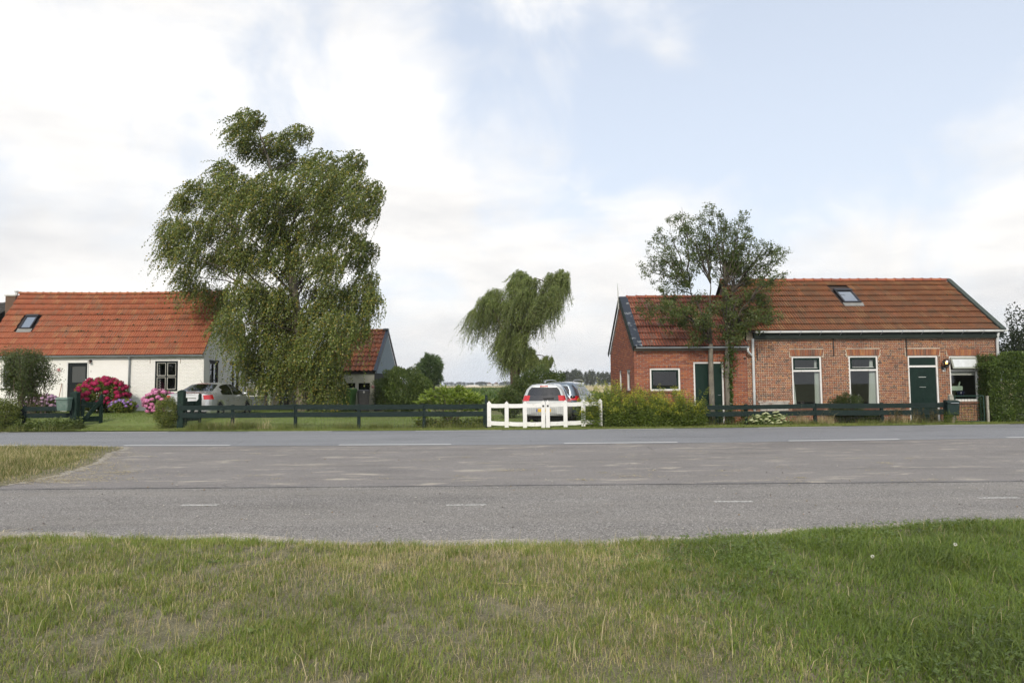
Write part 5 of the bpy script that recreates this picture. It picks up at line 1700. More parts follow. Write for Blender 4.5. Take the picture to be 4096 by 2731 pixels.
MB().add([(0.03, CEV[0], CEV[1] - .10), (.03, CRG[0], CRG[1] - .12), (.03, CRG[0], CRG[1] + .03), (.03, CEV[0], CEV[1] + .02)], [(0, 1, 2, 3)]).build('verge_mortar', RIM, croof)
# moss cushions on the lower half of the slope
mv = []
for i in range(110):
    xx = rng.uniform(-7.5, -.6); ss = CLs * rng.choice([1, 2, 3, 4, 5, 6, 7, 8], p=[.08, .10, .22, .22, .12, .12, .10, .04]) / 11 + .02
    for k in range(int(rng.integers(1, 4))):
        r_ = rng.uniform(.03, .085); c = np.array((xx + rng.normal(0, .06), CEV[0] + csl[0] * ss, CEV[1] + csl[1] * ss)) + cnr * (.03 + sagf(xx, ss / CLs) * 0)
        mv.append(c + oc * np.array((1.4, .8, .9)) * r_ * rng.uniform(.7, 1.2, (6, 1)))
mass('moss_cushions', np.array(mv), [(0, 1, 4), (1, 2, 4), (2, 3, 4), (3, 0, 4), (1, 0, 5), (2, 1, 5), (3, 2, 5), (0, 3, 5)], mat('dark_moss', (.035, .045, .014), rough=1, var=.3, nscale=30), croof, kind='stuff')
# chimney at the left end, with a metal cowl
cc = at(56, 1200, 33 + CRY)
cx_ = cc[0] - LF.o[0]
zt = at(60, 1186, 33 + CRY)[2]
chm = MB().box(cx_ - .26, cx_ + .26, CRY - .26, CRY + .26, CRG[1] - 1.2, zt).build('chimney', CHB, cot)
MB().box(cx_ - .30, cx_ + .30, CRY - .30, CRY + .30, zt, zt + .06).build('chimney_cap', RIM, chm)
MB().lathe([(.07, 0), (.07, .18), (.11, .19), (.11, .23), (.0, .25)], (cx_ + .12, CRY, zt + .06), 12).build('cowl', ZINCL, chm)
# low barn behind the left end
bx = at(-60, 1260, 40.0)
barn = empty('dark_roofed_barn', (bx[0], 40.0, .3), 0, 'barn with dark tiled roof behind the chimney of the white cottage', 'barn')
tzb = at(25, 1216, 42.5)[2] - .3; ezb = at(25, 1290, 40)[2] - .3
xr = at(33, 1230, 42.5)[0] - bx[0] + .55
MB().box(-6, xr - .1, .2, 5, 0, ezb).build('wall', WHITEW, barn)
DTILE = mat('dark_barn_tiles', (.075, .070, .062), rough=.9, var=.3, nscale=3, bump=.5, bscale=20)
brf = MB().add([(-6, 0, ezb), (xr, 0, ezb), (xr, 2.5, tzb), (-6, 2.5, tzb)], [(0, 1, 2, 3)]).add([(-6, 5, ezb), (xr, 5, ezb), (xr, 2.5, tzb), (-6, 2.5, tzb)], [(3, 2, 1, 0)]).build('roof', DTILE, barn)
tile_roof(brf, xr - 2.4, xr, (0, ezb + .02), (2.5, tzb + .02), 10, .24, 'double', DTILE, keep=100)
ridge_tiles(brf, xr - 4.0, xr, 2.5, tzb, .4, DTILE, .12)

# ================================================================== shed with pantiles
p_ = at(1497, 1600, 34.5)
SF = Fac(p_[0], p_[1], 0)
sgz = float(gz(p_[0], 34.5)) 
shed = empty('garden_shed', (p_[0], p_[1], 0), 0, 'cream walled shed with orange pantile roof behind the wheelie bins', 'shed')
SX0 = at(1285, 1600, 34.5)[0] - p_[0]
CREAM = mat('cream_boards', (.66, .63, .53), rough=.85, var=.08, nscale=2, stain=(.40, .36, .27), stain_amt=.5, stain_scale=2.5, stain_lo=.52)
sez = at(1506, 1487, 34.4)[2]; srz = at(1549, 1322, 37.75)[2]
sws = [SF.R(2, 1787, 755, 1891, 860), SF.R(2, 1908, 755, 2026, 860)]
mb, rv = wall_mesh(SX0, 0, sgz - .1, sez, sws, .1)
sw = mb.build('wall', CREAM, shed); rv_build(rv, CREAM, sw)
for i in range(5):
    zz_ = sgz + .25 + i * .42
    for xa, xb in ((SX0, sws[0][0] - .05),):
        MB().box(xa, xb, -.012, -.003, zz_, zz_ + .39).build('board', CREAM, sw)
zz_ = SF.L(2, 1950, 737)[1]
MB().box(sws[0][0] - .045, -.0, -.014, -.003, zz_ + .01, sez - .02).build('board', CREAM, sw)
MB().box(sws[0][0] - .045, -.0, -.014, -.003, sgz, sws[0][2] - .03).build('board', CREAM, sw)
DGL = glassmat('dark_shed_glass', (.25, .27, .27), .05)
for q in sws:
    wn = MB().frame(q[0], q[1], q[2], q[3], .035, .01, .06).build('window', CREAM, shed)
    pane(wn, q[0] + .03, q[1] - .03, q[2] + .03, q[3] - .03, .04, DGL)
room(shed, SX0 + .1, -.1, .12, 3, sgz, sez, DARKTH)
BLKB = mat('black_tarred_boards', (.014, .015, .017), rough=.75, var=.3, nscale=4, stretch=(1, 6, 1))
SDP = 6.5
for i in range(13):                                   # tarred boards of the gable
    ya = i * .5
    MB().box(-.0, .022, ya + .004, ya + .496, sgz - .1, sez - .05 + random.uniform(0, .01)).build('gable_board', BLKB, shed)
CORR = mat('blue_grey_corrugated', (.235, .285, .330), rough=.55, var=.15, nscale=3, stretch=(1, 12, .3), metallic=.2)
gv, gfc = [], []
n = 79
for i in range(n):
    yy = SDP * i / (n - 1)
    tp = sez + (srz - .08 - sez) * (1 - abs(yy - SDP / 2) / (SDP / 2))
    xo = .030 + .022 * (i % 2)
    gv += [(xo, yy, sez - .06), (xo, yy, max(tp, sez - .05))]
gfc = [(2 * i, 2 * i + 2, 2 * i + 3, 2 * i + 1) for i in range(n - 1)]
MB().add(gv, gfc).build('corrugated_gable', CORR, shed)
PANT = mat('mossy_pantile', None, rough=.8, var=.2, nscale=4, var2=.15, bump=.3, bscale=50,
           palette=[(.400, .125, .050), (.350, .105, .046), (.430, .140, .055), (.300, .100, .048), (.380, .110, .045), (.320, .12, .065)], stain=(.11, .105, .03), stain_amt=.6, stain_scale=4.5, stain_lo=.55)
SEV, SRG = (-.14, sez + .03), (SDP / 2, srz - .03)
srf = MB().add([(SX0, SEV[0], SEV[1] - .05), (.05, SEV[0], SEV[1] - .05), (.05, SRG[0], SRG[1] - .05), (SX0, SRG[0], SRG[1] - .05)], [(0, 1, 2, 3)]) \
    .add([(SX0, SDP + .1, SEV[1] - .05), (.05, SDP + .1, SEV[1] - .05), (.05, SRG[0], SRG[1] - .05), (SX0, SRG[0], SRG[1] - .05)], [(3, 2, 1, 0)]).build('roof', FELT, shed)
tile_roof(srf, SX0, .0, SEV, SRG, 9, .232, 'pantile', PANT, keep=300)
ridge_tiles(srf, SX0, -.05, SRG[0], SRG[1] + .0, .42, RIDGE_L, .14)
MB().box(SX0, .04, -.10, -.03, sez - .10, sez - .0).build('eaves_board', DARKIRON, shed)
ssl = np.array(SRG) - np.array(SEV); SLs = np.linalg.norm(ssl); ssl /= SLs; snr = np.array((0, -ssl[1], ssl[0]))
VSL = mat('slate_blue_verge', (.055, .070, .095), rough=.55, var=.12)
def vps(x, s, h): return (x, SEV[0] + ssl[0] * s + snr[1] * h, SEV[1] + ssl[1] * s + snr[2] * h)
vb = MB()
for xa, xb, h0, h1 in ((-.02, .10, .045, .085), (.1005, .125, -.12, .08)):
    vs = [vps(xa, -.05, h0), vps(xb, -.05, h0), vps(xb, SLs, h0), vps(xa, SLs, h0), vps(xa, -.05, h1), vps(xb, -.05, h1), vps(xb, SLs, h1), vps(xa, SLs, h1)]
    vb.add(vs, [(0, 3, 2, 1), (4, 5, 6, 7), (0, 1, 5, 4), (1, 2, 6, 5), (2, 3, 7, 6), (3, 0, 4, 7)])
vb.build('verge_board', VSL, srf)
MB().prism([(2 * SRG[0] - vps(0, -.05, .08)[1], vps(0, -.05, .08)[2]), (SRG[0], SRG[1] + .09), (SRG[0], SRG[1] - .05), (2 * SRG[0] - vps(0, -.05, -.04)[1], vps(0, -.05, -.04)[2])], .06, .125, 'x').build('verge_board', DARKIRON, srf)
MB().box(-.14, .13, SRG[0] - .2, SRG[0] + .16, SRG[1] + .06, SRG[1] + .14).build('ridge_flashing', ZINC, srf)

# low outbuilding behind the birch
ob = at(1081, 1600, 35.5)
oz = float(gz(ob[0], 35.5))
OB = Fac(ob[0], ob[1], 0)
outb = empty('low_outbuilding', (ob[0], ob[1], oz), 0, 'low grey beige outbuilding with dark doorway behind the birch trunk', 'outbuilding')
ow = at(1290, 1600, 35.5)[0] - ob[0]; oh = at(1150, 1490, 35.5)[2] - oz
odr = OB.R(2, 1178, 760, 1275, 965); odr = (odr[0], odr[1], 0, odr[3] - oz)
GRC = mat('grey_beige_render', (.36, .33, .27), rough=.95, var=.2, nscale=2, stain=(.22, .2, .16), stain_amt=.6, stain_scale=3)
mb, rv = wall_mesh(0, ow, -.1, oh, [odr], .12)
w_ = mb.build('wall', GRC, outb); rv_build(rv, GRC, w_)
MB().box(odr[0], odr[1], .08, .11, 0, odr[3]).build('door', DARKTH, outb)
MB().box(odr[0] - .55, odr[0] - .32, -.02, -.002, .95, oh - .2).build('shutter', mat('bare_timber', (.32, .21, .10), rough=.8, var=.2, nscale=10, stretch=(8, 1, .5)), outb)
MB().box(-.0, .03, .02, 4, -.1, oh).build('side_wall', GRC, outb)
MB().add([(-.15, -.25, oh + .02), (ow + .0, -.25, oh + .02), (ow + .0, 4, oh + .25), (-.15, 4, oh + .25), (-.15, -.25, oh + .09), (ow, -.25, oh + .09), (ow, 4, oh + .32), (-.15, 4, oh + .32)],
         [(0, 3, 2, 1), (4, 5, 6, 7), (0, 1, 5, 4), (1, 2, 6, 5), (2, 3, 7, 6), (3, 0, 4, 7)]).build('flat_roof', DARKIRON, outb)

# glazed wind screen beside the cottage gable
a_, b_ = at(983, 1600, 36.0), at(1060, 1600, 36.0)
scz = float(gz(a_[0], 36.0))
ws = empty('glazed_screen', (a_[0], 36.0, scz), 0, 'blue grey boarded garden screen with two white framed panes beside the cottage', 'screen')
wd = b_[0] - a_[0]; zt = at(1020, 1529, 36)[2] - scz; zw = at(1020, 1586, 36)[2] - scz
BLUB = mat('blue_grey_boards', (.075, .088, .108), rough=.75, var=.2, nscale=4, stretch=(1, 1, 9))
for i in range(5):
    MB().box(0, wd, -.03 + .002 * (i % 2), .03, zw * i / 5 + .004, zw * (i + 1) / 5 - .004).build('board', BLUB, ws)
MB().box(wd, wd + .10, -.05, .05, 0, zt + .03).build('post', mat('weathered_post', (.09, .075, .06), rough=.9, var=.3), ws)
MB().box(-.08, -.0, -.05, .05, 0, zt + .03).build('post', BLUB, ws)
MB().box(-.08, wd + .1, -.05, .05, zt + .032, zt + .08).build('top_rail', BLUB, ws)
for xa, xb in ((.02, wd * .56), (wd * .58, wd - .02)):
    f_ = MB().frame(xa, xb, zw + .02, zt - .01, .035, -.03, .02).build('window_frame', WHITE, ws)
    pane(f_, xa + .03, xb - .03, zw + .05, zt - .04, .0, glassmat('screen_glass', (.35, .33, .28), .12))

# ================================================================== fences, gates, boxes
def fenceY(x):
    return np.interp(x, [-22, -12, -5, -1, 3, 9, 16, 24], [24.6, 23.75, 23.4, 23.3, 23.6, 23.95, 24.25, 24.7])


def rail_z(px, py):
    x = (px - 2048) / FPX * 23.7
    return at(px, py, float(fenceY(x)))


def board(parent, a, b, h, th, name='rail', mt=FENCEG, zoff=0.0):
    """a board from a to b, standing on edge, slightly sagging and uneven"""
    a = np.array(a, float); b = np.array(b, float)
    n = 7
    mb = MB(); vs = []
    d = b - a; nrm = np.array((d[1], -d[0], 0)); nrm /= np.linalg.norm(nrm)
    for i in range(n):
        t = i / (n - 1)
        c = a + d * t + np.array((0, 0, -.012 * math.sin(math.pi * t) + random.uniform(-.003, .003)))
        for s_, u in ((1, -.5), (1, .5), (-1, .5), (-1, -.5)):
            vs.append(c + nrm * s_ * th / 2 + np.array((0, 0, u * h)))
    fs = [(0, 1, 2, 3), tuple((n - 1) * 4 + k for k in (3, 2, 1, 0))]
    for i in range(n - 1):
        for k in range(4):
            k2 = (k + 1) % 4
            fs.append((i * 4 + k, (i + 1) * 4 + k, (i + 1) * 4 + k2, i * 4 + k2))
    return mb.add(vs, fs).build(name, mt, parent, origin=parent.location)


WIRE = mat('fence_wire', (.13, .14, .13), rough=.5, var=.1, metallic=.6)


def wire(parent, pts, z0, z1, step=.10, r=.0016, mt=WIRE, dy=.05):
    """a sheet of square mesh along a line of (x, y, ground) points"""
    V = []
    def seg(a, b):
        a = np.array(a); b = np.array(b); d = b - a; d /= np.linalg.norm(d)
        s1 = np.cross(d, (0, 1, 0)); s1 = s1 / max(np.linalg.norm(s1), 1e-6) * r
        s2 = np.array((0, r, 0))
        V.append([a - s1, a + s2, a + s1, b - s1, b + s2, b + s1])
    for (xa, ya, ga), (xb, yb, gb) in zip(pts[:-1], pts[1:]):
        Ln = math.hypot(xb - xa, yb - ya); n = max(2, int(Ln / step))
        for i in range(n + 1):
            t = i / n; x_, y_, g_ = xa + (xb - xa) * t, ya + (yb - ya) * t + dy, ga + (gb - ga) * t
            seg((x_, y_, g_ + z0), (x_, y_, g_ + z1))
        for k in range(int((z1 - z0) / step) + 1):
            seg((xa, ya + dy, ga + z0 + k * step), (xb, yb + dy, gb + z0 + k * step))
    return mass('wire_mesh', np.array(V), [(0, 3, 4, 1), (1, 4, 5, 2)], mt, parent, origin=parent.location, kind='stuff')


def fence(name, label, posts, rails, splits, group=None):
    """posts: px; rails: (px, y_top, y_bottom) samples for the two rails; splits: px where boards meet"""
    x0 = rail_z(splits[0], 1660)
    root = empty(name, (x0[0], x0[1], float(gz(x0[0], x0[1]))), 0, label, 'fence', group)
    for (xs_, ts_, bs_) in rails:
        for pa, pb in zip(splits[:-1], splits[1:]):
            a1, a2 = rail_z(pa, np.interp(pa, xs_, ts_)), rail_z(pa, np.interp(pa, xs_, bs_))
            b1, b2 = rail_z(pb, np.interp(pb, xs_, ts_)), rail_z(pb, np.interp(pb, xs_, bs_))
            h = ((a1 - a2)[2] + (b1 - b2)[2]) / 2
            board(root, (a1 + a2) / 2 + (.008, 0, 0), (b1 + b2) / 2 - (.008, 0, 0), h, .035)
    for pp in posts:
        pt = rail_z(pp, np.interp(pp, rails[0][0], rails[0][1]))
        g_ = float(gz(pt[0], pt[1] + .06))
        MB().box(pt[0] - .05, pt[0] + .05, pt[1] + .022, pt[1] + .12, g_ - .1, pt[2] + .01).build('post', FENCEG, root, origin=root.location, bevel=.006)
    pl_ = []
    for pp in splits:
        p = rail_z(pp, 1660); pl_.append((p[0], p[1], float(gz(p[0], p[1]))))
    wire(root, pl_, .02, .62)
    return root


fence('wooden_fence', 'long dark green two rail fence between the birch lawn and the road',
      (928, 1180, 1434, 1695, 1938), [((716, 1180, 1600, 1945), (1622, 1617.5, 1616.5, 1615.5), (1640, 1637, 1635.5, 1634.5)), ((716, 1180, 1600, 1945), (1651, 1647.5, 1645.5, 1644.5), (1671, 1668, 1665, 1663.5))],
      (716, 1180, 1695, 1945))
fence('wooden_fence', 'short dark two rail fence left of the green mailbox',
      (92, -130), [((-260, 70, 285), (1629, 1625, 1624), (1645, 1643, 1642)), ((-260, 70, 285), (1655, 1652, 1651.5), (1673, 1670.5, 1669.5))], (-260, -20, 283))
fence('wooden_fence', 'dark two rail fence in front of the brick house',
      (2418, 2702, 2986, 3262, 3530, 3785), [((2400, 2783, 3000, 3400, 3790), (1624, 1621.5, 1616.5, 1612, 1609), (1641, 1638, 1635, 1631.5, 1629)), ((2400, 2783, 3000, 3400, 3790), (1649, 1646.5, 1644, 1640, 1636), (1667, 1665, 1662, 1660, 1657))],
      (2400, 2702, 3262, 3795))


def fat_post(name, px, w, ytop, label, Y, cap=True):
    b_ = at(px, 1700, Y); tz_ = at(px, ytop, Y)[2]
    g_ = float(gz(b_[0], Y))
    root = empty(name, (b_[0], Y, g_), 0, label, 'post')
    h = tz_ - g_
    MB().box(-w / 2, w / 2, -w / 2, w / 2, -.1, h - .05).build('shaft', GATEG, root, bevel=.012)
    c = h - .05
    MB().add([(-w / 2, -w / 2, c), (w / 2, -w / 2, c), (w / 2, w / 2, c), (-w / 2, w / 2, c), (0, 0, c + .06)], [(0, 1, 4), (1, 2, 4), (2, 3, 4), (3, 0, 4)]).build('cap', GATEG, root)
    return root


fat_post('gate_post', 298, .235, 1565, 'thick green gate post beside the grey green mailbox', 24.0)
fat_post('gate_post', 724, .215, 1559, 'thick green gate post at the left end of the long fence', 23.82)
xp = at(1945, 1700, 23.25)
fp = empty('fence_post', (xp[0] - .0, 23.36, 0), 0, 'square black green post between the long fence and the white gate', 'post')
MB().box(-.045, .045, -.05, .05, -.1, at(1942, 1581, 23.36)[2]).build('shaft', FENCEG, fp, bevel=.008)
MB().box(-.05, .05, -.055, .055, at(1942, 1581, 23.36)[2], at(1942, 1581, 23.36)[2] + .015).build('cap', FENCEG, fp)


def gate_leaf(a, b, h, label):
    """a swung-open garden gate from hinge a to free end b"""
    a = np.array(a, float); b = np.array(b, float)
    d = b - a; Ln = math.hypot(d[0], d[1]); rz = math.atan2(d[1], d[0])
    root = empty('garden_gate', a, rz, label, 'gate', 'green garden gate leaves')
    sl = d[2] / Ln
    def stile(x, w, z0, z1):
        pl_ = [(x - w / 2, z0), (x + w / 2, z0), (x + w / 2, z1 - w * .45)] + [(x + w / 2 * math.cos(t), z1 - w * .45 + w * .45 * math.sin(t)) for t in (.5, 1.05, 1.57, 2.09, 2.64)] + [(x - w / 2, z1 - w * .45)]
        MB().prism(pl_, -.03, .03, 'y').build('stile', GATEG, root, bevel=.004)
    stile(.06, .12, .06, h * .88); stile(Ln - .06, .12, .04 + d[2], h)
    MB().box(.12, Ln - .12, -.02, .02, h * .60, h * .77).build('top_rail', GATEG, root, bevel=.004)
    MB().box(.12, Ln - .12, -.02, .02, h * .17, h * .33).build('bottom_rail', GATEG, root, bevel=.004)
    MB().bar((.12, -.035, h * .25), (Ln - .06, -.035, h * .86), .028, .14, up=(-.6, 0, 1)).build('brace', GATEG, root)
    MB().box(-.05, .16, -.032, -.02, h * .68 - .02, h * .68 + .02).build('hinge', DARKIRON, root)
    return root


ga, gb = at(322, 1700, 24.15), at(408, 1700, 24.95)
gate_leaf((ga[0], 24.15, .10), (gb[0], 24.95, .14), at(408, 1574, 24.95)[2] - .12, 'open green gate leaf beside the magenta hydrangea')
ga, gb = at(736, 1700, 23.98), at(802, 1700, 24.85)
gate_leaf((ga[0], 23.98, .10), (gb[0], 24.85, .18), at(802, 1573, 24.85)[2] - .10, 'open green gate leaf behind the fence at the tail of the silver saloon')

# white double gate
WGY = lambda x: float(np.interp(x, [-.8, 1.05, 1.2, 3.4], [23.32, 23.02, 23.02, 23.5]))
for side, pk, lab in ((0, (1956, 2026.5, 2099.5, 2172), 'left leaf of the white picket drive gate'), (1, (2190, 2261, 2334, 2404), 'right leaf of the white picket drive gate, partly behind the goldenrod')):
    xs_ = [at(p, 1650, 23.2)[0] for p in pk]
    root = empty('picket_gate', (xs_[0], WGY(xs_[0]), 0), 0, lab, 'gate', 'white drive gate leaves')
    zt_ = [at(p, y_, WGY(x_))[2] for p, y_, x_ in zip(pk, (1603, 1604, 1603.5, 1600.5) if side == 0 else (1600, 1598.5, 1596, 1594), xs_)]
    zb_ = [at(p, y_, WGY(x_))[2] for p, y_, x_ in zip(pk, (1706, 1709.5, 1711.5, 1710.5) if side == 0 else (1710, 1707.5, 1704.5, 1702), xs_)]
    for x_, a, b in zip(xs_, zt_, zb_):
        w = .067; y_ = WGY(x_)
        MB().prism([(x_ - w, b), (x_ + w, b), (x_ + w, a - .075), (x_, a), (x_ - w, a - .075)], y_ - .035, y_ - .012, 'y').build('picket', WHITE, root, origin=root.location, bevel=.003)
    for i in range(3):
        for dz0, dz1 in ((-.225, -.085), (None, None)):
            a_, b_ = xs_[i] + (.0 if i else -.05), xs_[i + 1] + (.0 if i < 2 else .05)
            if dz0 is not None:
                za, zb = zt_[i] + (dz0 + dz1) / 2, zt_[i + 1] + (dz0 + dz1) / 2
            else:
                za, zb = zb_[i] + .135, zb_[i + 1] + .135
            board(root, (a_, WGY(xs_[i]) + .004, za), (b_, WGY(xs_[i + 1]) + .004, zb), .135, .028, 'gate_rail', WHITE)
    for i_ in ((3,) if side == 0 else (0,)):
        MB().box(xs_[i_] - .03, xs_[i_] + .03, WGY(xs_[i_]) - .05, WGY(xs_[i_]) - .036, zt_[i_] - .22, zt_[i_] - .16).build('latch', DARKIRON, root, origin=root.location)
    wire(root, [(xs_[0], WGY(xs_[0]), 0), (xs_[1], WGY(xs_[1]), 0), (xs_[2], WGY(xs_[2]), 0), (xs_[3], WGY(xs_[3]), 0)], .12, .78, .075, .0014, dy=.03)
xw = at(2798, 1690, 23.8)
wp = empty('white_post', (xw[0], 23.78, 0), 0, 'thin flaking white post in the weeds below the annex door', 'post')
MB().box(-.03, .03, -.03, .03, -.05, at(2798, 1640, 23.78)[2]).build('shaft', mat('flaking_white', (.7, .7, .68), rough=.8, var=.1, stain=(.2, .15, .1), stain_amt=.9, stain_scale=14, stain_lo=.5), wp, bevel=.006)
MB().lathe([(.03, 0), (.03, .02), (0, .035)], (0, 0, at(2798, 1640, 23.78)[2]), 8).build('knob', WHITE, wp)

# grey green mailbox on the left
mY = 23.72
c0, c1 = at(232, 1616, mY), at(283, 1616, mY)
mt_, mb_ = at(258, 1589, mY)[2], at(258, 1643, mY)[2]
MBX = mat('pale_green_plastic', (.105, .165, .135), rough=.5, var=.18, nscale=9, stain=(.22, .27, .23), stain_amt=.5, stain_scale=6, stain_lo=.5)
mx = empty('mailbox', ((c0[0] + c1[0]) / 2, mY, float(gz(c0[0], mY))), 0, 'grey green tapered mailbox hanging before the short fence', 'mailbox')
w = (c1[0] - c0[0]) / 2; g_ = mx.location.z
zt, zb = mt_ - g_, mb_ - g_
def frus(x0, x1, y0, y1, za, x0b, x1b, y0b, y1b, zb_):
    return MB().add([(x0, y0, za), (x1, y0, za), (x1, y1, za), (x0, y1, za), (x0b, y0b, zb_), (x1b, y0b, zb_), (x1b, y1b, zb_), (x0b, y1b, zb_)],
                    [(0, 3, 2, 1), (4, 5, 6, 7), (0, 1, 5, 4), (1, 2, 6, 5), (2, 3, 7, 6), (3, 0, 4, 7)])
frus(-w * .82, w * .82, -.12, .10, zb, -w * .95, w * .95, -.17, .12, zt - .07).build('body', MBX, mx, bevel=.02)
frus(-w, w, -.20, .14, zt - .075, -w * .96, w * .96, -.17, .13, zt).build('lid', MBX, mx, bevel=.015)
MB().box(w * .5, w * .72, .145, .22, -.1, zt - .2).build('stake', FENCEG, mx)
# dark mailbox on the right
mY = 24.05
c0, c1 = at(3783, 1630, mY), at(3831, 1630, mY)
g_ = 0.0
mx = empty('mailbox', ((c0[0] + c1[0]) / 2, mY, 0), R(-12), 'dark green mailbox with a rounded lid on a wooden stake', 'mailbox')
w = (c1[0] - c0[0]) / 2
zt, zb = at(3808, 1600, mY)[2], at(3808, 1660, mY)[2]
DKM = mat('dark_green_plastic', (.010, .026, .024), rough=.35, var=.12, nscale=6)
frus(-w * .88, w * .88, -.13, .15, zb, -w * .95, w * .95, -.17, .15, zt - .10).build('body', DKM, mx, bevel=.02)
pl_ = [(-.23, zt - .10), (.16, zt - .10), (.16, zt - .01), (.04, zt + .005), (-.12, zt - .02), (-.21, zt - .07)]
MB().prism(pl_, -w, w, 'x').build('lid', DKM, mx, bevel=.012)
MB().box(-w * .5, w * .7, -.236, -.228, zt - .105, zt - .085).build('slot_rim', ZINC, mx)
MB().tube([(0, .05, -.05), (.01, .05, .15), (0, .05, zb + .02)], [.055, .05, .05], 8).build('stake', mat('pale_stake_wood', (.30, .25, .17), rough=.9, var=.3, nscale=14, stretch=(3, 3, .4)), mx)
# stone post and wire garden gate
sY = 24.35
sp0 = at(3803, 1600, sY)
cp = empty('stone_post', (sp0[0], sY, 0), 0, 'weathered grey concrete post behind the dark mailbox', 'post')
tz_ = at(3803, 1577, sY)[2]
CONC = mat('weathered_concrete', (.34, .33, .28), rough=.95, var=.3, nscale=14, bump=.5, bscale=40, stain=(.16, .16, .11), stain_amt=.6, stain_scale=9)
MB().box(-.075, .075, -.075, .075, -.1, tz_ - .08).build('shaft', CONC, cp, bevel=.015)
MB().lathe([(.085, 0), (.09, .04), (.06, .08), (0, .085)], (0, 0, tz_ - .08), 8, Matrix.Rotation(.39, 4, 'Z')).build('cap', CONC, cp)
a_, b_ = at(3822, 1650, 24.45), at(3937, 1650, 24.45)
GWR = mat('green_wire_frame', (.016, .05, .035), rough=.45, var=.1)
wg = empty('wire_gate', (a_[0], 24.45, 0), 0, 'green framed wire mesh garden gate before the kitchen window', 'gate')
tz_ = at(3880, 1583, 24.45)[2]; wd = b_[0] - a_[0]
for nm, p, q in (('top_bar', (0, 0, tz_), (wd, 0, tz_)), ('bottom_bar', (0, 0, .06), (wd, 0, .06)), ('side_bar', (0, 0, .06), (0, 0, tz_)), ('side_bar', (wd, 0, 0), (wd, 0, tz_))):
    MB().tube([p, q], .018, 8).build(nm, GWR, wg)
for i in range(1, 9):
    MB().tube([(wd * i / 9, 0, .06), (wd * i / 9, 0, tz_)], .0045, 5).build('wire_bar', GWR, wg)
for i in range(1, 9):
    MB().tube([(0, .009, .06 + (tz_ - .06) * i / 9), (wd, .009, .06 + (tz_ - .06) * i / 9)], .0045, 5).build('wire_bar', GWR, wg)
YEL = mat('yellow_wire', (.45, .36, .08), rough=.5)
q_ = [at(*zz(13, xx, yy), 24.43) - np.array((a_[0], 24.45, 0)) for xx, yy in ((1165, 1130), (1330, 1130), (1330, 1180), (1270, 1182), (1270, 1240), (1330, 1240), (1330, 1295), (1168, 1295), (1168, 1240), (1222, 1240), (1222, 1182), (1165, 1182), (1165, 1130))]
MB().tube(q_, .0055, 5).build('yellow_ornament', YEL, wg)
cpp = at(3952, 1650, 24.5)
cp2 = empty('concrete_post', (cpp[0], 24.5, 0), 0, 'pale concrete post at the left side of the hedge', 'post')
MB().box(-.035, .035, -.04, .04, -.1, at(3952, 1585, 24.5)[2]).build('shaft', CONC, cp2, bevel=.01)
MB().box(-.04, .04, -.045, .045, at(3952, 1585, 24.5)[2], at(3952, 1585, 24.5)[2] + .02).build('cap', CONC, cp2)


# ------------------------------------------------------------------ wheelie bins
def bin_(px0, px1, ytop, Y, rz, col, label, name):
    a_, b_ = at(px0, 1600, Y), at(px1, 1600, Y)
    x_ = (a_[0] + b_[0]) / 2
    g_ = float(gz(x_, Y))
    H = at((px0 + px1) / 2, ytop, Y)[2] - g_
    root = empty('wheelie_bin', (x_, Y, g_), rz, label, 'bin', 'wheelie bins at the shed')
    m_ = mat(name, col, rough=.45, var=.12, nscale=5, stain=(.25, .24, .2), stain_amt=.2, stain_scale=7)
    frus(-.23, .23, -.25, .24, .05, -.285, .285, -.34, .33, H - .10).build('body', m_, root, bevel=.03)
    MB().box(-.30, .30, -.355, .345, H - .13, H - .095).build('rim', m_, root, bevel=.012)
    frus(-.30, .30, -.37, .36, H - .09, -.25, .25, -.28, .30, H).build('lid', m_, root, bevel=.03)
    MB().tube([(-.26, .37, H - .09), (.26, .37, H - .09)], .016, 8).build('handle_bar', m_, root)
    for s_ in (-1, 1):
        MB().lathe([(.0, -.025), (.10, -.025), (.10, .025), (.0, .025)], (s_ * .25, .26, .10), 14, Matrix.Rotation(R(90), 4, 'Y')).build('wheel', DARKIRON, root)
    for s_ in (-.12, .12):
        MB().bar((s_, -.262, .12), (s_ * 1.15, -.345, H - .16), .03, .016, up=(0, 1, 0)).build('rib', m_, root)
    return root


bin_(1366, 1424, 1551, 33.3, R(-14), (.085, .19, .045), 'green wheelie bin in front of the cream shed', 'green_bin_plastic')
bn = bin_(1427, 1480, 1558, 33.25, R(16), (.045, .043, .046), 'dark grey wheelie bin in front of the cream shed', 'grey_bin_plastic')
MB().box(-.03, .03, -.352, -.346, .92, .99).build('sticker', WHITE, bn)

# metal garden table behind the birch
ta, tb = at(1077, 1588, 33.6), at(1186, 1588, 33.6)
g_ = float(gz(ta[0], 33.6))
tt = empty('garden_table', ((ta[0] + tb[0]) / 2, 33.6, g_), 0, 'bare metal garden table frame left of the birch trunk', 'table')
w = (tb[0] - ta[0]) / 2; h = ta[2] - g_
STEEL = mat('galvanised_steel', (.42, .45, .47), rough=.4, var=.1, metallic=.7)
MB().box(-w, w, -.4, .4, h - .03, h).build('table_top', STEEL, tt, bevel=.008)
for sx_ in (-.92, -.15, .92):
    for sy_ in (-.36, .36):
        MB().tube([(sx_ * w, sy_, -.02), (sx_ * w, sy_, h - .03)], .018, 8).build('leg', STEEL, tt)
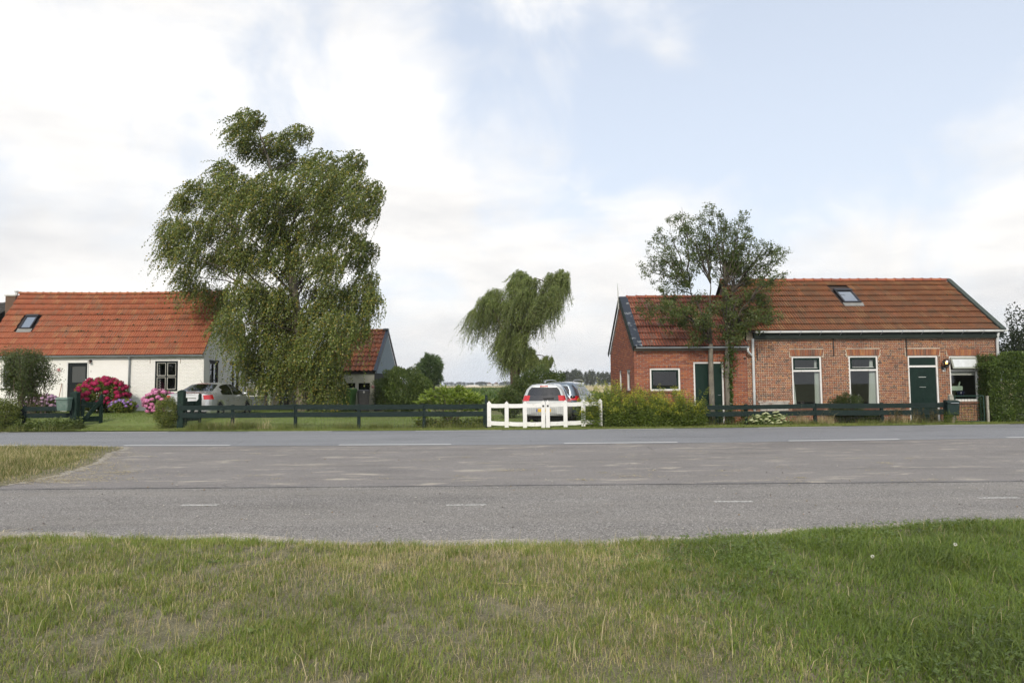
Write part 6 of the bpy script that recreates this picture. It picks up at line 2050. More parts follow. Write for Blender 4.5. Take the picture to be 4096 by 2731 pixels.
# broom handle leaning on the cottage wall
b0, b1 = at(*zz(1, 542, 1135), 32.75), at(*zz(1, 569, 995), 32.96)
br = empty('broom', (b0[0], 32.7, float(gz(b0[0], 32.7))), 0, 'broom with reddish handle leaning on the white wall left of the door', 'broom')
MB().tube([(-.08, 0, .10), (b1[0] - b0[0], .25, b1[2] - br.location.z)], .016, 8).build('handle', mat('reddish_wood', (.28, .12, .07), rough=.7, var=.2), br)
MB().box(-.25, .10, -.03, .03, .0, .10).build('head', TWIG, br, bevel=.01)


# ================================================================== cars
def tab(y, t):
    return np.interp(y, [p[0] for p in t], [p[1] for p in t])


def car(name, label, loc, rz, S, paint, glass):
    root = empty(name, loc, rz, label, 'car')
    Lc = S['L']; ax = S['axles']; wr = S['wr']; ar = wr + .045
    ys = sorted(set(np.round(np.concatenate([[0, .03, .08, .16, Lc - .14, Lc - .06, Lc - .02, Lc], np.arange(.25, Lc - .15, .11),
                                             *[np.linspace(a - ar, a + ar, 11) for a in ax], S.get('extra', [])]), 3)))
    ys = np.array([y for i, y in enumerate(ys)])
    sec = []
    for y in ys:
        zb = float(tab(y, S['zb']))
        for a in ax:
            d = abs(y - a)
            if d < ar:
                zb = max(zb, wr * 1.0 + math.sqrt(max(ar * ar - d * d, 0)) - .005)
        zs, zt, wl, ws_, wt = (float(tab(y, S[k])) for k in ('zs', 'zt', 'wl', 'ws', 'wt'))
        g = min(1.0, max(0.0, (zt - zs) / .35))
        zb2 = min(zb, zs - .08)
        half = [(wl * .90, zb2), (wl * .985, zb2 + .04), (wl, max(zb2 + .06, zb2 * .0 + .30 + .15 * (zs - .3))), (wl * .992, max(zb2 + .07, S['line'] + (zs - .95) * .5)), (ws_, zs),
                (ws_ + (wt - ws_) * .42, zs + (zt - zs) * .52), (wt, zt - .07 * g - .01), (wt * .86, zt - .022 * g - .004), (wt * .5, zt - .004 * g), (0.0, zt)]
        sec.append(half)
    J = len(sec[0])
    def shear(x, y, z):
        k = S.get('tilt', 0.0) * max(0.0, z - S.get('tilt_z', .7)) * math.exp(-max(y, 0) / .45)
        bow = S.get('bow', .10) * (x / .9) ** 2 * math.exp(-max(y, 0) / .3)
        return (x, y + k + bow - Lc / 2 + (-.0), z)
    groups = {}
    def put(cls, pts):
        groups.setdefault(cls, []).append(pts)
    for i in range(len(ys) - 1):
        y = (ys[i] + ys[i + 1]) / 2
        for j in range(J - 1):
            cls = S['cls'](y, j)
            for sgn in (1, -1):
                q = [(sec[i][j], ys[i]), (sec[i + 1][j], ys[i + 1]), (sec[i + 1][j + 1], ys[i + 1]), (sec[i][j + 1], ys[i])]
                pts = [shear(sgn * p[0], yy, p[1]) for p, yy in q]
                put(cls, pts if sgn > 0 else pts[::-1])
    cols = S['cols']
    for end, i in ((0, 0), (1, len(ys) - 1)):
        for j in range(J - 1):
            for a, b in zip(cols[:-1], cols[1:]):
                lo, hi = sec[i][j], sec[i][j + 1]
                pts = [shear(a * lo[0], ys[i], lo[1]), shear(b * lo[0], ys[i], lo[1]), shear(b * hi[0], ys[i], hi[1]), shear(a * hi[0], ys[i], hi[1])]
                cls = S['cap']((a + b) / 2, j) if end == 0 else 'body'
                put(cls, pts if end == 0 else pts[::-1])
    mats = {'body': paint, 'glass': glass, 'side_glass': glass, 'tail_light': TAIL, 'black': GLOSSBLK, 'bumper': DARKTRIM}
    nm = {'body': 'body', 'glass': 'windscreen', 'side_glass': 'side_window', 'tail_light': 'tail_light', 'black': 'tailgate_panel', 'bumper': 'bumper_insert'}
    for cls, quads in groups.items():
        sides = (None,) if cls not in ('side_glass', 'tail_light', 'glass') else (1, -1)
        ax_ = 1 if cls == 'glass' else 0
        for sd_ in sides:
            bm = bmesh.new()
            for q in quads:
                if sd_ is not None and (sum(p[ax_] for p in q) > 0) != (sd_ > 0):
                    continue
                try:
                    bm.faces.new([bm.verts.new(p) for p in q])
                except ValueError:
                    pass
            bmesh.ops.remove_doubles(bm, verts=bm.verts, dist=.0008)
            bmesh.ops.dissolve_degenerate(bm, dist=.0005, edges=bm.edges)
            nn = 'rear_window' if cls == 'glass' and sd_ < 0 else nm[cls]
            me = bpy.data.meshes.new(nn); bm.to_mesh(me); bm.free()
            me.polygons.foreach_set('use_smooth', [True] * len(me.polygons))
            link(nn, me, mats[cls], root)
    # wheels
    for a in ax:
        for sgn in (-1, 1):
            wx = sgn * (float(tab(a, S['wl'])) - .115); cy = a - Lc / 2
            prof = [(wr * .66, -.10), (wr * .92, -.105), (wr, -.08), (wr, .08), (wr * .92, .105), (wr * .66, .10)]
            wh = MB().lathe(prof, (wx, cy, wr), 26, Matrix.Rotation(R(90), 4, 'Y')).build('wheel', TYRE, root, smooth=True)
            rm = MB().lathe([(wr * .67, .085), (wr * .64, .095), (wr * .60, .05), (0, .045)], (wx, cy, wr), 26, Matrix.Rotation(R(90) * sgn, 4, 'Y')) if True else None
            rm.build('hub_disc', DARKTRIM, wh, smooth=True)
            sp = MB()
            for k in range(7):
                an = 2 * math.pi * k / 7
                sp.bar((wx + sgn * .088, cy + math.cos(an) * wr * .10, wr + math.sin(an) * wr * .10), (wx + sgn * .092, cy + math.cos(an) * wr * .65, wr + math.sin(an) * wr * .65), wr * .17, .015, up=(1, 0, 0))
            sp.lathe([(wr * .16, .0), (.0, .012)], (wx + sgn * .095, cy, wr), 14, Matrix.Rotation(R(90) * sgn, 4, 'Y'))
            sp.build('rim', ALLOY, wh)
    # dark floor, so that one cannot look through
    MB().box(-S['W'] * .86, S['W'] * .86, .25 - Lc / 2, Lc / 2 - .25, .20, .26).build('floor_pan', DARKTRIM, root)
    # mirrors and door handles
    for sgn in (-1, 1):
        y_ = S['mirror'][0] - Lc / 2; z_ = S['mirror'][1]
        xw = float(tab(S['mirror'][0], S['ws']))
        MB().lathe([(.0, -.10), (.055, -.085), (.075, 0), (.055, .085), (0, .10)], (sgn * (xw + .12), y_, z_), 12, Matrix.Rotation(R(90), 4, 'Y') @ Matrix.Diagonal((.8, .75, 1.1, 1))).build('mirror', paint if S.get('mirror_body', True) else GLOSSBLK, root, smooth=True)
        for hy in S['handles']:
            xx = sgn * (float(tab(hy, S['wl'])) * .992 + .018)
            MB().bar((xx, hy - .11 - Lc / 2, S['line'] - .02), (xx, hy + .09 - Lc / 2, S['line'] - .01), .022, .03).build('door_handle', ALLOY, root, bevel=.006)
        # door gaps
        for gy in S['gaps']:
            xx = sgn * (float(tab(gy, S['wl'])) + .0015)
            MB().bar((xx, gy - Lc / 2, .30), (sgn * (float(tab(gy, S['ws'])) + .004), gy - Lc / 2 + .02, float(tab(gy, S['zs'])) - .01), .004, .008, up=(0, 1, 0)).build('door_gap', DARKTRIM, root)
    for xx in S['seats']:
        for yy in S['rows']:
            st = MB().box(xx - .23, xx + .23, yy - .06 - Lc / 2, yy + .06 - Lc / 2, .40, 1.02 * S['sh']).box(xx - .13, xx + .13, yy - .045 - Lc / 2, yy + .045 - Lc / 2, 1.04 * S['sh'], 1.23 * S['sh'])
            bm = bmesh.new(); bm.from_mesh(st.mesh('t'))
            bm.free()
            st2 = MB().box(xx - .23, xx + .23, yy - .06 - Lc / 2, yy + .06 - Lc / 2, .40, 1.02 * S['sh']).build('seat', SEATM, root, bevel=.05)
            MB().box(xx - .13, xx + .13, yy - .045 - Lc / 2, yy + .045 - Lc / 2, 1.0 * S['sh'], 1.20 * S['sh']).build('headrest', SEATM, st2, bevel=.04)
    return root, shear


TAIL = mat('tail_light_red', (.50, .008, .012), rough=.12, var=.25, nscale=25, coat=.8)
GLOSSBLK = mat('black_glass_panel', (.010, .011, .013), rough=.05, var=.1, coat=1.0, spec=.6)
DARKTRIM = mat('dark_trim', (.018, .018, .019), rough=.6, var=.15)
TYRE = mat('tyre_rubber', (.02, .02, .02), rough=.85, var=.2)
ALLOY = mat('alloy', (.55, .56, .57), rough=.28, var=.08, metallic=.85)
SEATM = mat('blue_grey_seats', (.06, .075, .11), rough=.85, var=.15)
SILVER = mat('silver_paint', (.55, .555, .555), rough=.26, var=.03, metallic=.55, coat=.8)
SILVERW = mat('pale_silver_paint', (.60, .61, .60), rough=.28, var=.03, metallic=.5, coat=.8)
BLUEG = mat('blue_grey_paint', (.15, .19, .235), rough=.22, var=.03, metallic=.6, coat=.9)
CARGL = glassmat('car_glass', (.50, .55, .56), .06)
CARGLD = glassmat('dark_car_glass', (.16, .18, .19), .05)
CHROME = mat('chrome', (.75, .76, .77), rough=.12, var=.03, metallic=1.0)
PLATE = mat('yellow_plate', (.80, .48, .02), rough=.4, var=.04)
PBLUE = mat('plate_blue', (.02, .07, .35), rough=.4, var=.04)

# silver saloon
S = dict(L=4.79, W=.915, axles=(1.02, 3.82), wr=.33, line=.80, tilt=0.10, tilt_z=.55, bow=.16,
         zb=[(0, .34), (.1, .27), (.6, .22), (4.3, .2), (4.7, .22), (4.79, .30)],
         zs=[(0, .98), (.5, 1.00), (1.4, .98), (3.2, .94), (3.9, .90), (4.4, .78), (4.79, .58)],
         zt=[(0, 1.02), (.06, 1.045), (.5, 1.08), (.82, 1.10), (1.62, 1.395), (1.9, 1.44), (2.3, 1.462), (2.75, 1.445), (3.0, 1.40), (3.82, 1.03), (4.3, .93), (4.65, .78), (4.79, .62)],
         wl=[(0, .80), (.1, .86), (.5, .905), (1.2, .915), (3.6, .915), (4.4, .88), (4.7, .76), (4.79, .66)],
         ws=[(0, .74), (.1, .79), (.5, .835), (1.4, .855), (3.4, .845), (4.0, .80), (4.6, .66), (4.79, .58)],
         wt=[(0, .64), (.5, .69), (.82, .70), (1.2, .66), (1.62, .585), (2.3, .60), (3.0, .59), (3.82, .69), (4.4, .60), (4.79, .5)],
         extra=[.82, 1.62, 3.0, 3.82, 2.28, 2.36], cols=(-1, -.8, -.3, 0, .3, .8, 1),
         cls=lambda y, j: ('glass' if (.86 < y < 1.62 or 3.0 < y < 3.80) and j >= 7 else 'side_glass' if j in (4, 5) and (1.28 < y < 2.28 or 2.36 < y < 3.46) and not (j == 5 and (y < 1.5 or y > 3.2)) else
                           'tail_light' if j == 3 and y < .34 else 'body'),
         cap=lambda c, j: 'tail_light' if j == 3 and abs(c) > .8 else ('bumper' if j == 0 else 'body'),
         mirror=(3.28, 1.0), handles=(1.62, 2.62), gaps=(1.36, 2.32, 3.42), seats=(-.37, .37), rows=(1.75, 2.75), sh=1.03)
sx_ = at(834, 1600, 25.35)[0] - .90
yc_ = 25.35 + S['L'] / 2
gcar = .215
saloon, sh_ = car('parked_car', 'silver saloon car parked before the white cottage gable', (sx_, yc_, gcar), R(1.0), S, SILVER, CARGL)
b_ = sh_(0, 0, .90)
MB().box(-.36, .36, b_[1] - .022, b_[1] - .008, .865, .895).build('chrome_strip', CHROME, saloon)
MB().box(-.27, .27, sh_(0, 0, .5)[1] - .020, sh_(0, 0, .5)[1] - .004, .44, .55).build('number_plate', PLATE, saloon)
text('model_badge', '508', .085, (.50, sh_(.5, 0, .83)[1] - .012, .80), (R(90), 0, 0), CHROME, saloon)
MB().tube([(0, 1.62 - 2.395 - .2, 1.43), (0, 1.62 - 2.395 - .42, 1.55)], [.01, .004], 5).build('aerial', DARKTRIM, saloon)

# small silver hatchback, tail to the gate
H1 = dict(L=3.46, W=.81, axles=(.56, 2.90), wr=.285, line=.815, tilt=.40, tilt_z=.80, bow=.12,
          zb=[(0, .33), (.1, .27), (.5, .22), (3.1, .2), (3.4, .24), (3.46, .3)],
          zs=[(0, 1.075), (.3, 1.06), (.8, 1.01), (2.2, .95), (2.7, .92), (3.1, .83), (3.46, .60)],
          zt=[(0, 1.445), (.12, 1.475), (.5, 1.50), (1.0, 1.505), (1.7, 1.48), (2.0, 1.42), (2.75, 1.02), (3.1, .90), (3.36, .76), (3.46, .64)],
          wl=[(0, .76), (.08, .80), (.4, .81), (2.6, .81), (3.1, .78), (3.4, .66), (3.46, .58)],
          ws=[(0, .70), (.1, .735), (.5, .755), (2.3, .745), (3.0, .66), (3.46, .5)],
          wt=[(0, .52), (.15, .54), (.9, .55), (2.0, .53), (2.75, .62), (3.2, .52), (3.46, .42)],
          extra=[2.0, 2.75, 1.22, 1.30], cols=(-1, -.88, -.72, -.35, 0, .35, .72, .88, 1),
          cls=lambda y, j: ('glass' if 2.0 < y < 2.75 and j >= 7 else 'side_glass' if j in (4, 5) and (.55 < y < 1.22 or 1.30 < y < 2.35) and not (j == 5 and y > 2.1) else
                            'tail_light' if j == 3 and y < .16 else 'body'),
          cap=lambda c, j: ('tail_light' if j == 3 and abs(c) > .72 else 'black' if j == 3 else 'glass' if j in (4, 5) and abs(c) < .88 else 'bumper' if j == 0 else 'body'),
          mirror=(2.2, .98), mirror_body=False, handles=(1.0, 1.9), gaps=(1.26, 2.3), seats=(-.34, .34), rows=(.95, 1.75), sh=1.05)
rzc = R(-9.5)
ra, rb = at(2083, 1600, 24.55), at(2266, 1600, 24.45)
rc = np.array(((ra[0] + rb[0]) / 2, 24.5))
hd = np.array((-math.sin(rzc), math.cos(rzc)))
pc = rc + hd * H1['L'] / 2
hatch, sh_ = car('parked_car', 'small silver hatchback with its tail to the white gate', (pc[0], pc[1], .02), rzc, H1, SILVERW, CARGLD)
b_ = sh_(0, 0, .5)
MB().box(-.155, .155, sh_(0, 0, 1.41)[1] - .03, sh_(0, 0, 1.41)[1] - .008, 1.385, 1.42).build('brake_light', TAIL, hatch)
MB().prism([(-.40, .62), (.40, .62), (.46, .48), (.40, .45), (-.40, .45), (-.46, .48)], b_[1] - .012, b_[1] - .003, 'y').build('plate_recess', SILVERW, hatch)
plt = MB().box(-.26, .26, b_[1] - .026, b_[1] - .013, .49, .60).build('number_plate', PLATE, hatch)
MB().box(-.26, -.215, b_[1] - .029, b_[1] - .0265, .49, .60).build('plate_band', PBLUE, plt)
for ch, xx in (('J', -.17), ('I', -.12), ('6', .06), ('P', .215)):
    text('plate_letter', ch, .095, (xx, b_[1] - .0275, .545), (R(90), 0, 0), DARKIRON, plt)
cv = MB(); yb_ = sh_(0, 0, .83)[1] - .02
for z_ in (.80, .855):
    cv.bar((-.085, yb_, z_ - .03), (0, yb_, z_ + .02), .02, .022, up=(0, 1, 0)).bar((.085, yb_, z_ - .03), (0, yb_ - .001, z_ + .02), .02, .022, up=(0, 1, 0))
cv.build('chevron_emblem', CHROME, hatch)
text('model_badge', 'C1', .085, (.42, sh_(.42, 0, .80)[1] - .012, .79), (R(90), 0, 0), CHROME, hatch)
MB().bar((-.02, sh_(0, 0, .96)[1] - .02, .965), (.36, sh_(.3, 0, .96)[1] - .02, .985), .02, .03, up=(0, 1, 0)).build('rear_wiper', DARKTRIM, hatch)
MB().box(-.66, .66, sh_(0, 0, .41)[1] - .012, sh_(.6, 0, .41)[1] + .02, .405, .42).build('bumper_crease', CHROME, hatch)
MB().tube([(.1, -.8, 1.455), (.1, -.98, 1.62)], [.008, .003], 5).build('aerial', DARKTRIM, hatch)

# blue grey people carrier beyond it
V_ = dict(L=4.30, W=.88, axles=(.80, 3.45), wr=.31, line=.82, tilt=.35, tilt_z=.85, bow=.14,
          zb=[(0, .33), (.1, .27), (.5, .22), (3.9, .2), (4.3, .3)],
          zs=[(0, 1.02), (.6, 1.02), (2.6, .98), (3.3, .95), (3.9, .85), (4.3, .62)],
          zt=[(0, 1.50), (.12, 1.54), (.5, 1.585), (1.3, 1.60), (2.1, 1.58), (2.5, 1.50), (3.4, 1.06), (3.9, .95), (4.2, .78), (4.3, .66)],
          wl=[(0, .80), (.1, .85), (.5, .88), (3.4, .88), (4.0, .84), (4.3, .66)],
          ws=[(0, .74), (.1, .78), (.5, .81), (2.8, .80), (3.6, .74), (4.3, .55)],
          wt=[(0, .56), (.2, .59), (1.2, .61), (2.5, .58), (3.4, .66), (3.9, .58), (4.3, .45)],
          extra=[2.5, 3.4, 1.02, 1.1, 1.88, 1.96], cols=(-1, -.72, -.35, 0, .35, .72, 1),
          cls=lambda y, j: ('glass' if 2.5 < y < 3.4 and j >= 7 else 'side_glass' if j in (4, 5) and (.42 < y < 1.02 or 1.1 < y < 1.88 or 1.96 < y < 3.0) and not (j == 5 and y > 2.6) else
                            'tail_light' if j == 3 and y < .34 else 'body'),
          cap=lambda c, j: ('tail_light' if j == 3 and abs(c) > .72 else 'glass' if j in (4, 5) and abs(c) < .72 else 'bumper' if j == 0 else 'body'),
          mirror=(2.75, 1.02), handles=(1.15, 2.15), gaps=(1.06, 1.92, 2.9), seats=(-.36, .36), rows=(1.2, 2.2), sh=1.12)
rzv = R(-19)
rr = at(2308, 1600, 27.2)[:2]
hd = np.array((-math.sin(rzv), math.cos(rzv))); sdv = np.array((math.cos(rzv), math.sin(rzv)))
pc = rr - sdv * .84 + hd * V_['L'] / 2
mpv, sh_ = car('parked_car', 'blue grey people carrier with silver roof rails beyond the hatchback', (pc[0], pc[1], .0), rzv, V_, BLUEG, CARGLD)
for sgn in (-1, 1):
    pts = [(sgn * .60, .35 - 2.15, 1.565), (sgn * .60, .55 - 2.15, 1.645), (sgn * .605, 1.3 - 2.15, 1.665), (sgn * .59, 2.0 - 2.15, 1.645), (sgn * .585, 2.25 - 2.15, 1.56)]
    MB().tube(pts, .02, 8).build('roof_rail', ALLOY, mpv, smooth=True)

# ================================================================== vegetation
def ball(n, shell=0.0):
    u = unit(rng.normal(size=(n, 3)))
    r = (shell ** 3 + (1 - shell ** 3) * rng.uniform(0, 1, n)) ** (1 / 3)
    return u * r[:, None]


def strands(start, length, wind, down, n, out, curl=.35):
    """hanging twigs: start points, lengths -> points (N, n, 3) and directions"""
    N_ = len(start)
    t = np.linspace(0.04, 1, n)[None, :, None]
    L_ = length[:, None, None]
    d0 = unit(out)[:, None, :]
    g = np.array((wind, wind * .15, -down))[None, None, :] + rng.normal(0, .18, (N_, 1, 3))
    P = start[:, None, :] + L_ * (d0 * curl * (t - .55 * t * t) + g * (t ** 1.35))
    D = L_ * (d0 * curl * (1 - 1.1 * t) + g * 1.35 * t ** .35)
    P = P + rng.normal(0, .012, P.shape)
    return P, D


def ribbons(P, r):
    """thin three sided twigs along strands (N, n, 3): two segments each"""
    n = P.shape[1]
    ids = [0, n // 2, n - 1]
    Q = P[:, ids]
    s1 = np.array((r, 0, 0)); s2 = np.array((0, -r, 0)); s3 = np.array((-r * .6, r * .6, 0))
    return np.concatenate([Q + s1, Q + s2, Q + s3], 1)      # 9 verts


RIB = [(0, 1, 4, 3), (1, 2, 5, 4), (3, 4, 7, 6), (4, 5, 8, 7), (6, 7, 1, 0), (7, 8, 2, 1)]


def branch(parent, pts, r0, r1, mt, name='branch', sides=6):
    n = len(pts)
    return MB().tube(pts, np.linspace(r0, r1, n), sides).build(name, mt, parent, origin=parent.location, smooth=True)


# ------------------------------------------------------------------ birch
BY = 31.8
bb_ = at(1209, 1650, BY)
birch = empty('birch_tree', (bb_[0], BY, float(gz(bb_[0], BY))), 0, 'tall birch with drooping windblown twigs standing behind the long fence', 'tree')
trk = [A(6, x, y, BY) for x, y in ((808, 1560), (805, 1480), (797, 1400), (792, 1180), (775, 1000), (757, 880), (735, 760), (705, 600), (668, 440), (640, 300), (600, 180), (565, 90))]
trk[0] = np.array((trk[0][0], BY, birch.location.z - .2))
MB().tube(trk, [.36, .25, .225, .20, .18, .16, .14, .11, .08, .055, .03, .012], 12).build('trunk', BIRCHBARK, birch, origin=birch.location, smooth=True)
LIMB = mat('birch_limb_bark', (.085, .068, .052), rough=.9, var=.35, nscale=7)
LB = [(548, 100, 62, 46), (505, 180, 62, 62), (560, 250, 60, 60), (690, 225, 78, 52), (705, 300, 80, 70), (800, 165, 55, 34), (905, 320, 95, 60), (880, 400, 100, 70), (1068, 320, 52, 58), (1040, 410, 90, 70),
      (1150, 470, 66, 62), (425, 360, 60, 52), (470, 440, 90, 70), (300, 445, 78, 45), (215, 510, 50, 40), (400, 520, 110, 70), (560, 520, 110, 80), (660, 430, 90, 70), (730, 530, 110, 80), (860, 510, 100, 80), (1000, 510, 110, 70), (1130, 560, 66, 50),
      (165, 640, 62, 50), (140, 740, 42, 62), (270, 650, 95, 70), (250, 770, 70, 60), (420, 650, 110, 70), (470, 750, 100, 60), (620, 640, 90, 70), (720, 660, 90, 70), (860, 660, 90, 70), (960, 620, 80, 50), (1040, 700, 90, 50), (1130, 740, 48, 40),
      (225, 880, 52, 48), (290, 940, 50, 40), (400, 800, 70, 50), (560, 800, 100, 70), (700, 780, 90, 70), (760, 860, 60, 60), (880, 780, 80, 60), (940, 830, 70, 60), (1060, 800, 70, 40), (1125, 890, 52, 38), (1150, 990, 45, 45),
      (420, 1010, 70, 70), (520, 940, 80, 50), (600, 1000, 110, 80), (690, 1010, 80, 70), (900, 960, 90, 70), (980, 1000, 90, 70), (1080, 960, 60, 50), (1085, 1060, 70, 60),
      (430, 1130, 50, 80), (480, 1200, 40, 70), (590, 1130, 90, 90), (700, 1130, 90, 90), (760, 1130, 60, 70), (880, 1090, 90, 80), (980, 1140, 90, 80), (1080, 1130, 50, 50),
      (580, 1250, 70, 90), (680, 1260, 80, 90), (760, 1250, 60, 80), (870, 1230, 90, 90), (960, 1260, 70, 90), (560, 1340, 45, 50), (640, 1340, 60, 50), (900, 1350, 80, 80), (960, 1400, 50, 60), (860, 1400, 40, 60), (650, 1390, 60, 40), (760, 1370, 50, 50), (930, 1450, 50, 40), (800, 1330, 60, 50), (520, 1290, 35, 50)]
mpx = .80357 * BY / FPX
tk = np.array(trk)
P_all, D_all, RB_all = [], [], []
for i, (x, y, rx, ry) in enumerate(LB):
    spread = 1.7 * math.sqrt(max(0.1, min(1, (1500 - y) / 900)))
    dep = rng.normal(0, spread) if abs(x - 700) < 330 else rng.normal(0, .8)
    c = A(6, x, y, BY + dep)
    rad = np.array((rx * mpx, max(rx, ry) * mpx * .95, ry * mpx)) * 1.04
    k = int(46 * (rx * ry / 5000.0) ** .9) + 14
    k = int(k * 2.7)
    b = ball(k, .25)
    st = c + b * rad + np.array((.12, 0, ry * mpx * .25))
    out = b * np.array((1, 1, .4)) + np.array((.25, -.0, .55))
    ln = rng.uniform(.35, 1.1, k) * (1.35 if y > 800 else 1.05) * np.where(rng.uniform(0, 1, k) < .2, 1.6 if y > 650 else 1.0, 1.0)
    wind = -.55 if y < 600 else (-.38 if y < 900 else -.20)
    P_, D_ = strands(st, ln, wind, .66 if y < 400 else .9, 21, out, .5)
    P_all.append(P_); D_all.append(D_)
    # limb from the trunk
    dz = c[2] - tk[:, 2]
    hz = np.hypot(c[0] - tk[:, 0], c[1] - tk[:, 1])
    sc_ = np.abs(dz - .75 * hz - .2) + .15 * hz
    j = int(np.argmin(np.where(tk[:, 2] > 2.2, sc_, 99)))
    p0 = tk[j] + (tk[min(j + 1, len(tk) - 1)] - tk[j]) * rng.uniform(0, .7)
    mid = (p0 + c) / 2 + np.array((rng.normal(0, .15), rng.normal(0, .15), .18 * np.linalg.norm(c - p0)))
    pts = bez(p0, mid, c, 9) + np.concatenate([np.zeros((1, 3)), rng.normal(0, .035, (8, 3))])
    branch(birch, pts, .014 + .0075 * np.linalg.norm(c - p0), .006, LIMB)
    RB_all.append(P_[:: 3])
P_all = np.concatenate(P_all); D_all = np.concatenate(D_all)
C = P_all.reshape(-1, 3); D = D_all.reshape(-1, 3)
C = C + rng.normal(0, .02, C.shape)
U = unit(D) * .9 + rng.normal(0, .55, D.shape) + np.array((-.25, 0, -.15))
BLF = leafmat('birch_leaves', [(0.149, 0.187, 0.041), (0.116, 0.155, 0.036), (0.182, 0.215, 0.048), (0.099, 0.136, 0.036), (0.139, 0.175, 0.048), (0.206, 0.221, 0.056), (0.128, 0.166, 0.041), (0.312, 0.255, 0.048)], .24, .38)
mass('crown', leaves(C, U, .086, .064), LEAF, BLF, birch, origin=birch.location)
mass('twigs', ribbons(np.concatenate(RB_all), .0045), RIB, TWIG, birch, origin=birch.location, kind='stuff')

# ------------------------------------------------------------------ weeping willow beyond the cars
WY = 42.0
wb_ = at(2058, 1590, WY)
willow = empty('weeping_willow', (wb_[0], WY, 0), 0, 'weeping willow with wind combed strands leaning over the crop field', 'tree')
WBARK = mat('willow_bark', (.115, .085, .060), rough=.95, var=.35, nscale=8, bump=.7, bscale=18, stretch=(2, 2, .5))
tw = [A(7, x, y, WY) for x, y in ((690, 1560), (680, 1330), (672, 1120), (690, 980), (720, 840), (760, 720))]
tw[0][2] = -.2
MB().tube(tw, [.36, .30, .27, .26, .18, .10], 10).build('trunk', WBARK, willow, origin=willow.location, smooth=True)
tw2 = [A(7, x, y, WY + .2) for x, y in ((800, 1400), (790, 1150), (785, 950), (830, 800), (930, 600), (1060, 400), (1130, 300))]
MB().tube(tw2, [.16, .16, .15, .13, .10, .07, .04], 8).build('trunk', WBARK, willow, origin=willow.location, smooth=True)
LW = [(480, 440, 105, 50, 1.5), (380, 520, 90, 50, 1.9), (290, 640, 70, 45, 2.2), (530, 560, 110, 60, 2.1), (420, 640, 100, 60, 2.2), (740, 250, 80, 50, 1.0), (700, 340, 90, 50, 1.2), (850, 310, 80, 45, 1.0), (780, 420, 130, 50, 1.8), (900, 430, 120, 50, 1.8),
      (700, 520, 110, 60, 2.0), (850, 540, 120, 60, 2.1), (980, 520, 80, 60, 1.9), (1080, 280, 80, 60, 1.4), (1180, 240, 70, 45, 1.3), (1210, 330, 45, 60, 1.5), (1120, 420, 70, 70, 1.9), (1090, 560, 60, 70, 1.7), (650, 700, 90, 60, 2.1), (760, 720, 80, 60, 1.9), (900, 700, 80, 60, 1.6),
      (600, 860, 60, 60, 1.9), (700, 930, 60, 40, 2.0), (760, 1000, 50, 40, 1.9), (850, 1040, 45, 35, 1.6), (600, 1000, 40, 50, 1.6), (640, 1060, 50, 50, 1.7), (700, 1120, 50, 40, 1.2), (800, 1130, 50, 40, 1.1), (880, 1120, 40, 40, 1.0), (560, 900, 50, 60, 1.7), (740, 880, 80, 50, 1.6), (1030, 1130, 50, 35, .7), (970, 1180, 60, 40, .6)]
mpx = .38265 * WY / FPX
PP, DD, RB = [], [], []
for (x, y, rx, ry, ln) in LW:
    c = A(7, x, y, WY + rng.normal(0, .7))
    k = int(34 * (rx * ry / 5000.0) ** .8) + 16
    k = int(k * 2.1)
    b = ball(k, .3)
    st = c + b * np.array((rx * mpx, rx * mpx * 1.1, ry * mpx))
    out = b * np.array((1, 1, .3)) + np.array((-.2, -.2, .6))
    P_, D_ = strands(st, rng.uniform(.6, 1.15, k) * ln, -.20, .88, 46, out, .32)
    PP.append(P_); DD.append(D_); RB.append(P_[:: 2])
    j = int(rng.integers(2, 5))
    base = tw[j] if x < 850 else tw2[min(j + 1, 6)]
    if y > 820: base = tw[2] if x < 850 else tw2[1]
    pts = bez(base, (base + c) / 2 + np.array((0, 0, .5)), c, 8)
    branch(willow, pts, .055, .012, WBARK)
C = np.concatenate(PP).reshape(-1, 3); D = np.concatenate(DD).reshape(-1, 3)
C = C + rng.normal(0, .03, C.shape)
U = unit(D) + rng.normal(0, .38, D.shape)
WLF = leafmat('willow_leaves', [(0.189, 0.239, 0.069), (0.157, 0.207, 0.061), (0.232, 0.273, 0.086), (0.129, 0.177, 0.056), (0.260, 0.294, 0.103), (0.176, 0.217, 0.076)], .3, .5)
mass('crown', leaves(C, U, .125, .030), LEAF, WLF, willow, origin=willow.location)
mass('twigs', ribbons(np.concatenate(RB), .006), RIB, TWIG, willow, origin=willow.location, kind='stuff')

# ------------------------------------------------------------------ the two rowans before the annex
RLF = leafmat('rowan_leaves', [(0.083, 0.118, 0.032), (0.067, 0.099, 0.030), (0.108, 0.141, 0.040), (0.074, 0.105, 0.034), (0.141, 0.151, 0.045), (0.091, 0.125, 0.032)], .3, .45)
GREYB = mat('rowan_bark', (.155, .140, .112), rough=.9, var=.35, nscale=9, bump=.8, bscale=30, stain=(.30, .29, .235), stain_amt=.6, stain_scale=6, stain_lo=.53, stretch=(1, 1, .5))
RY = 24.75
DLIMB = mat('dark_rowan_limb', (.075, .062, .048), rough=.9, var=.35, nscale=9)


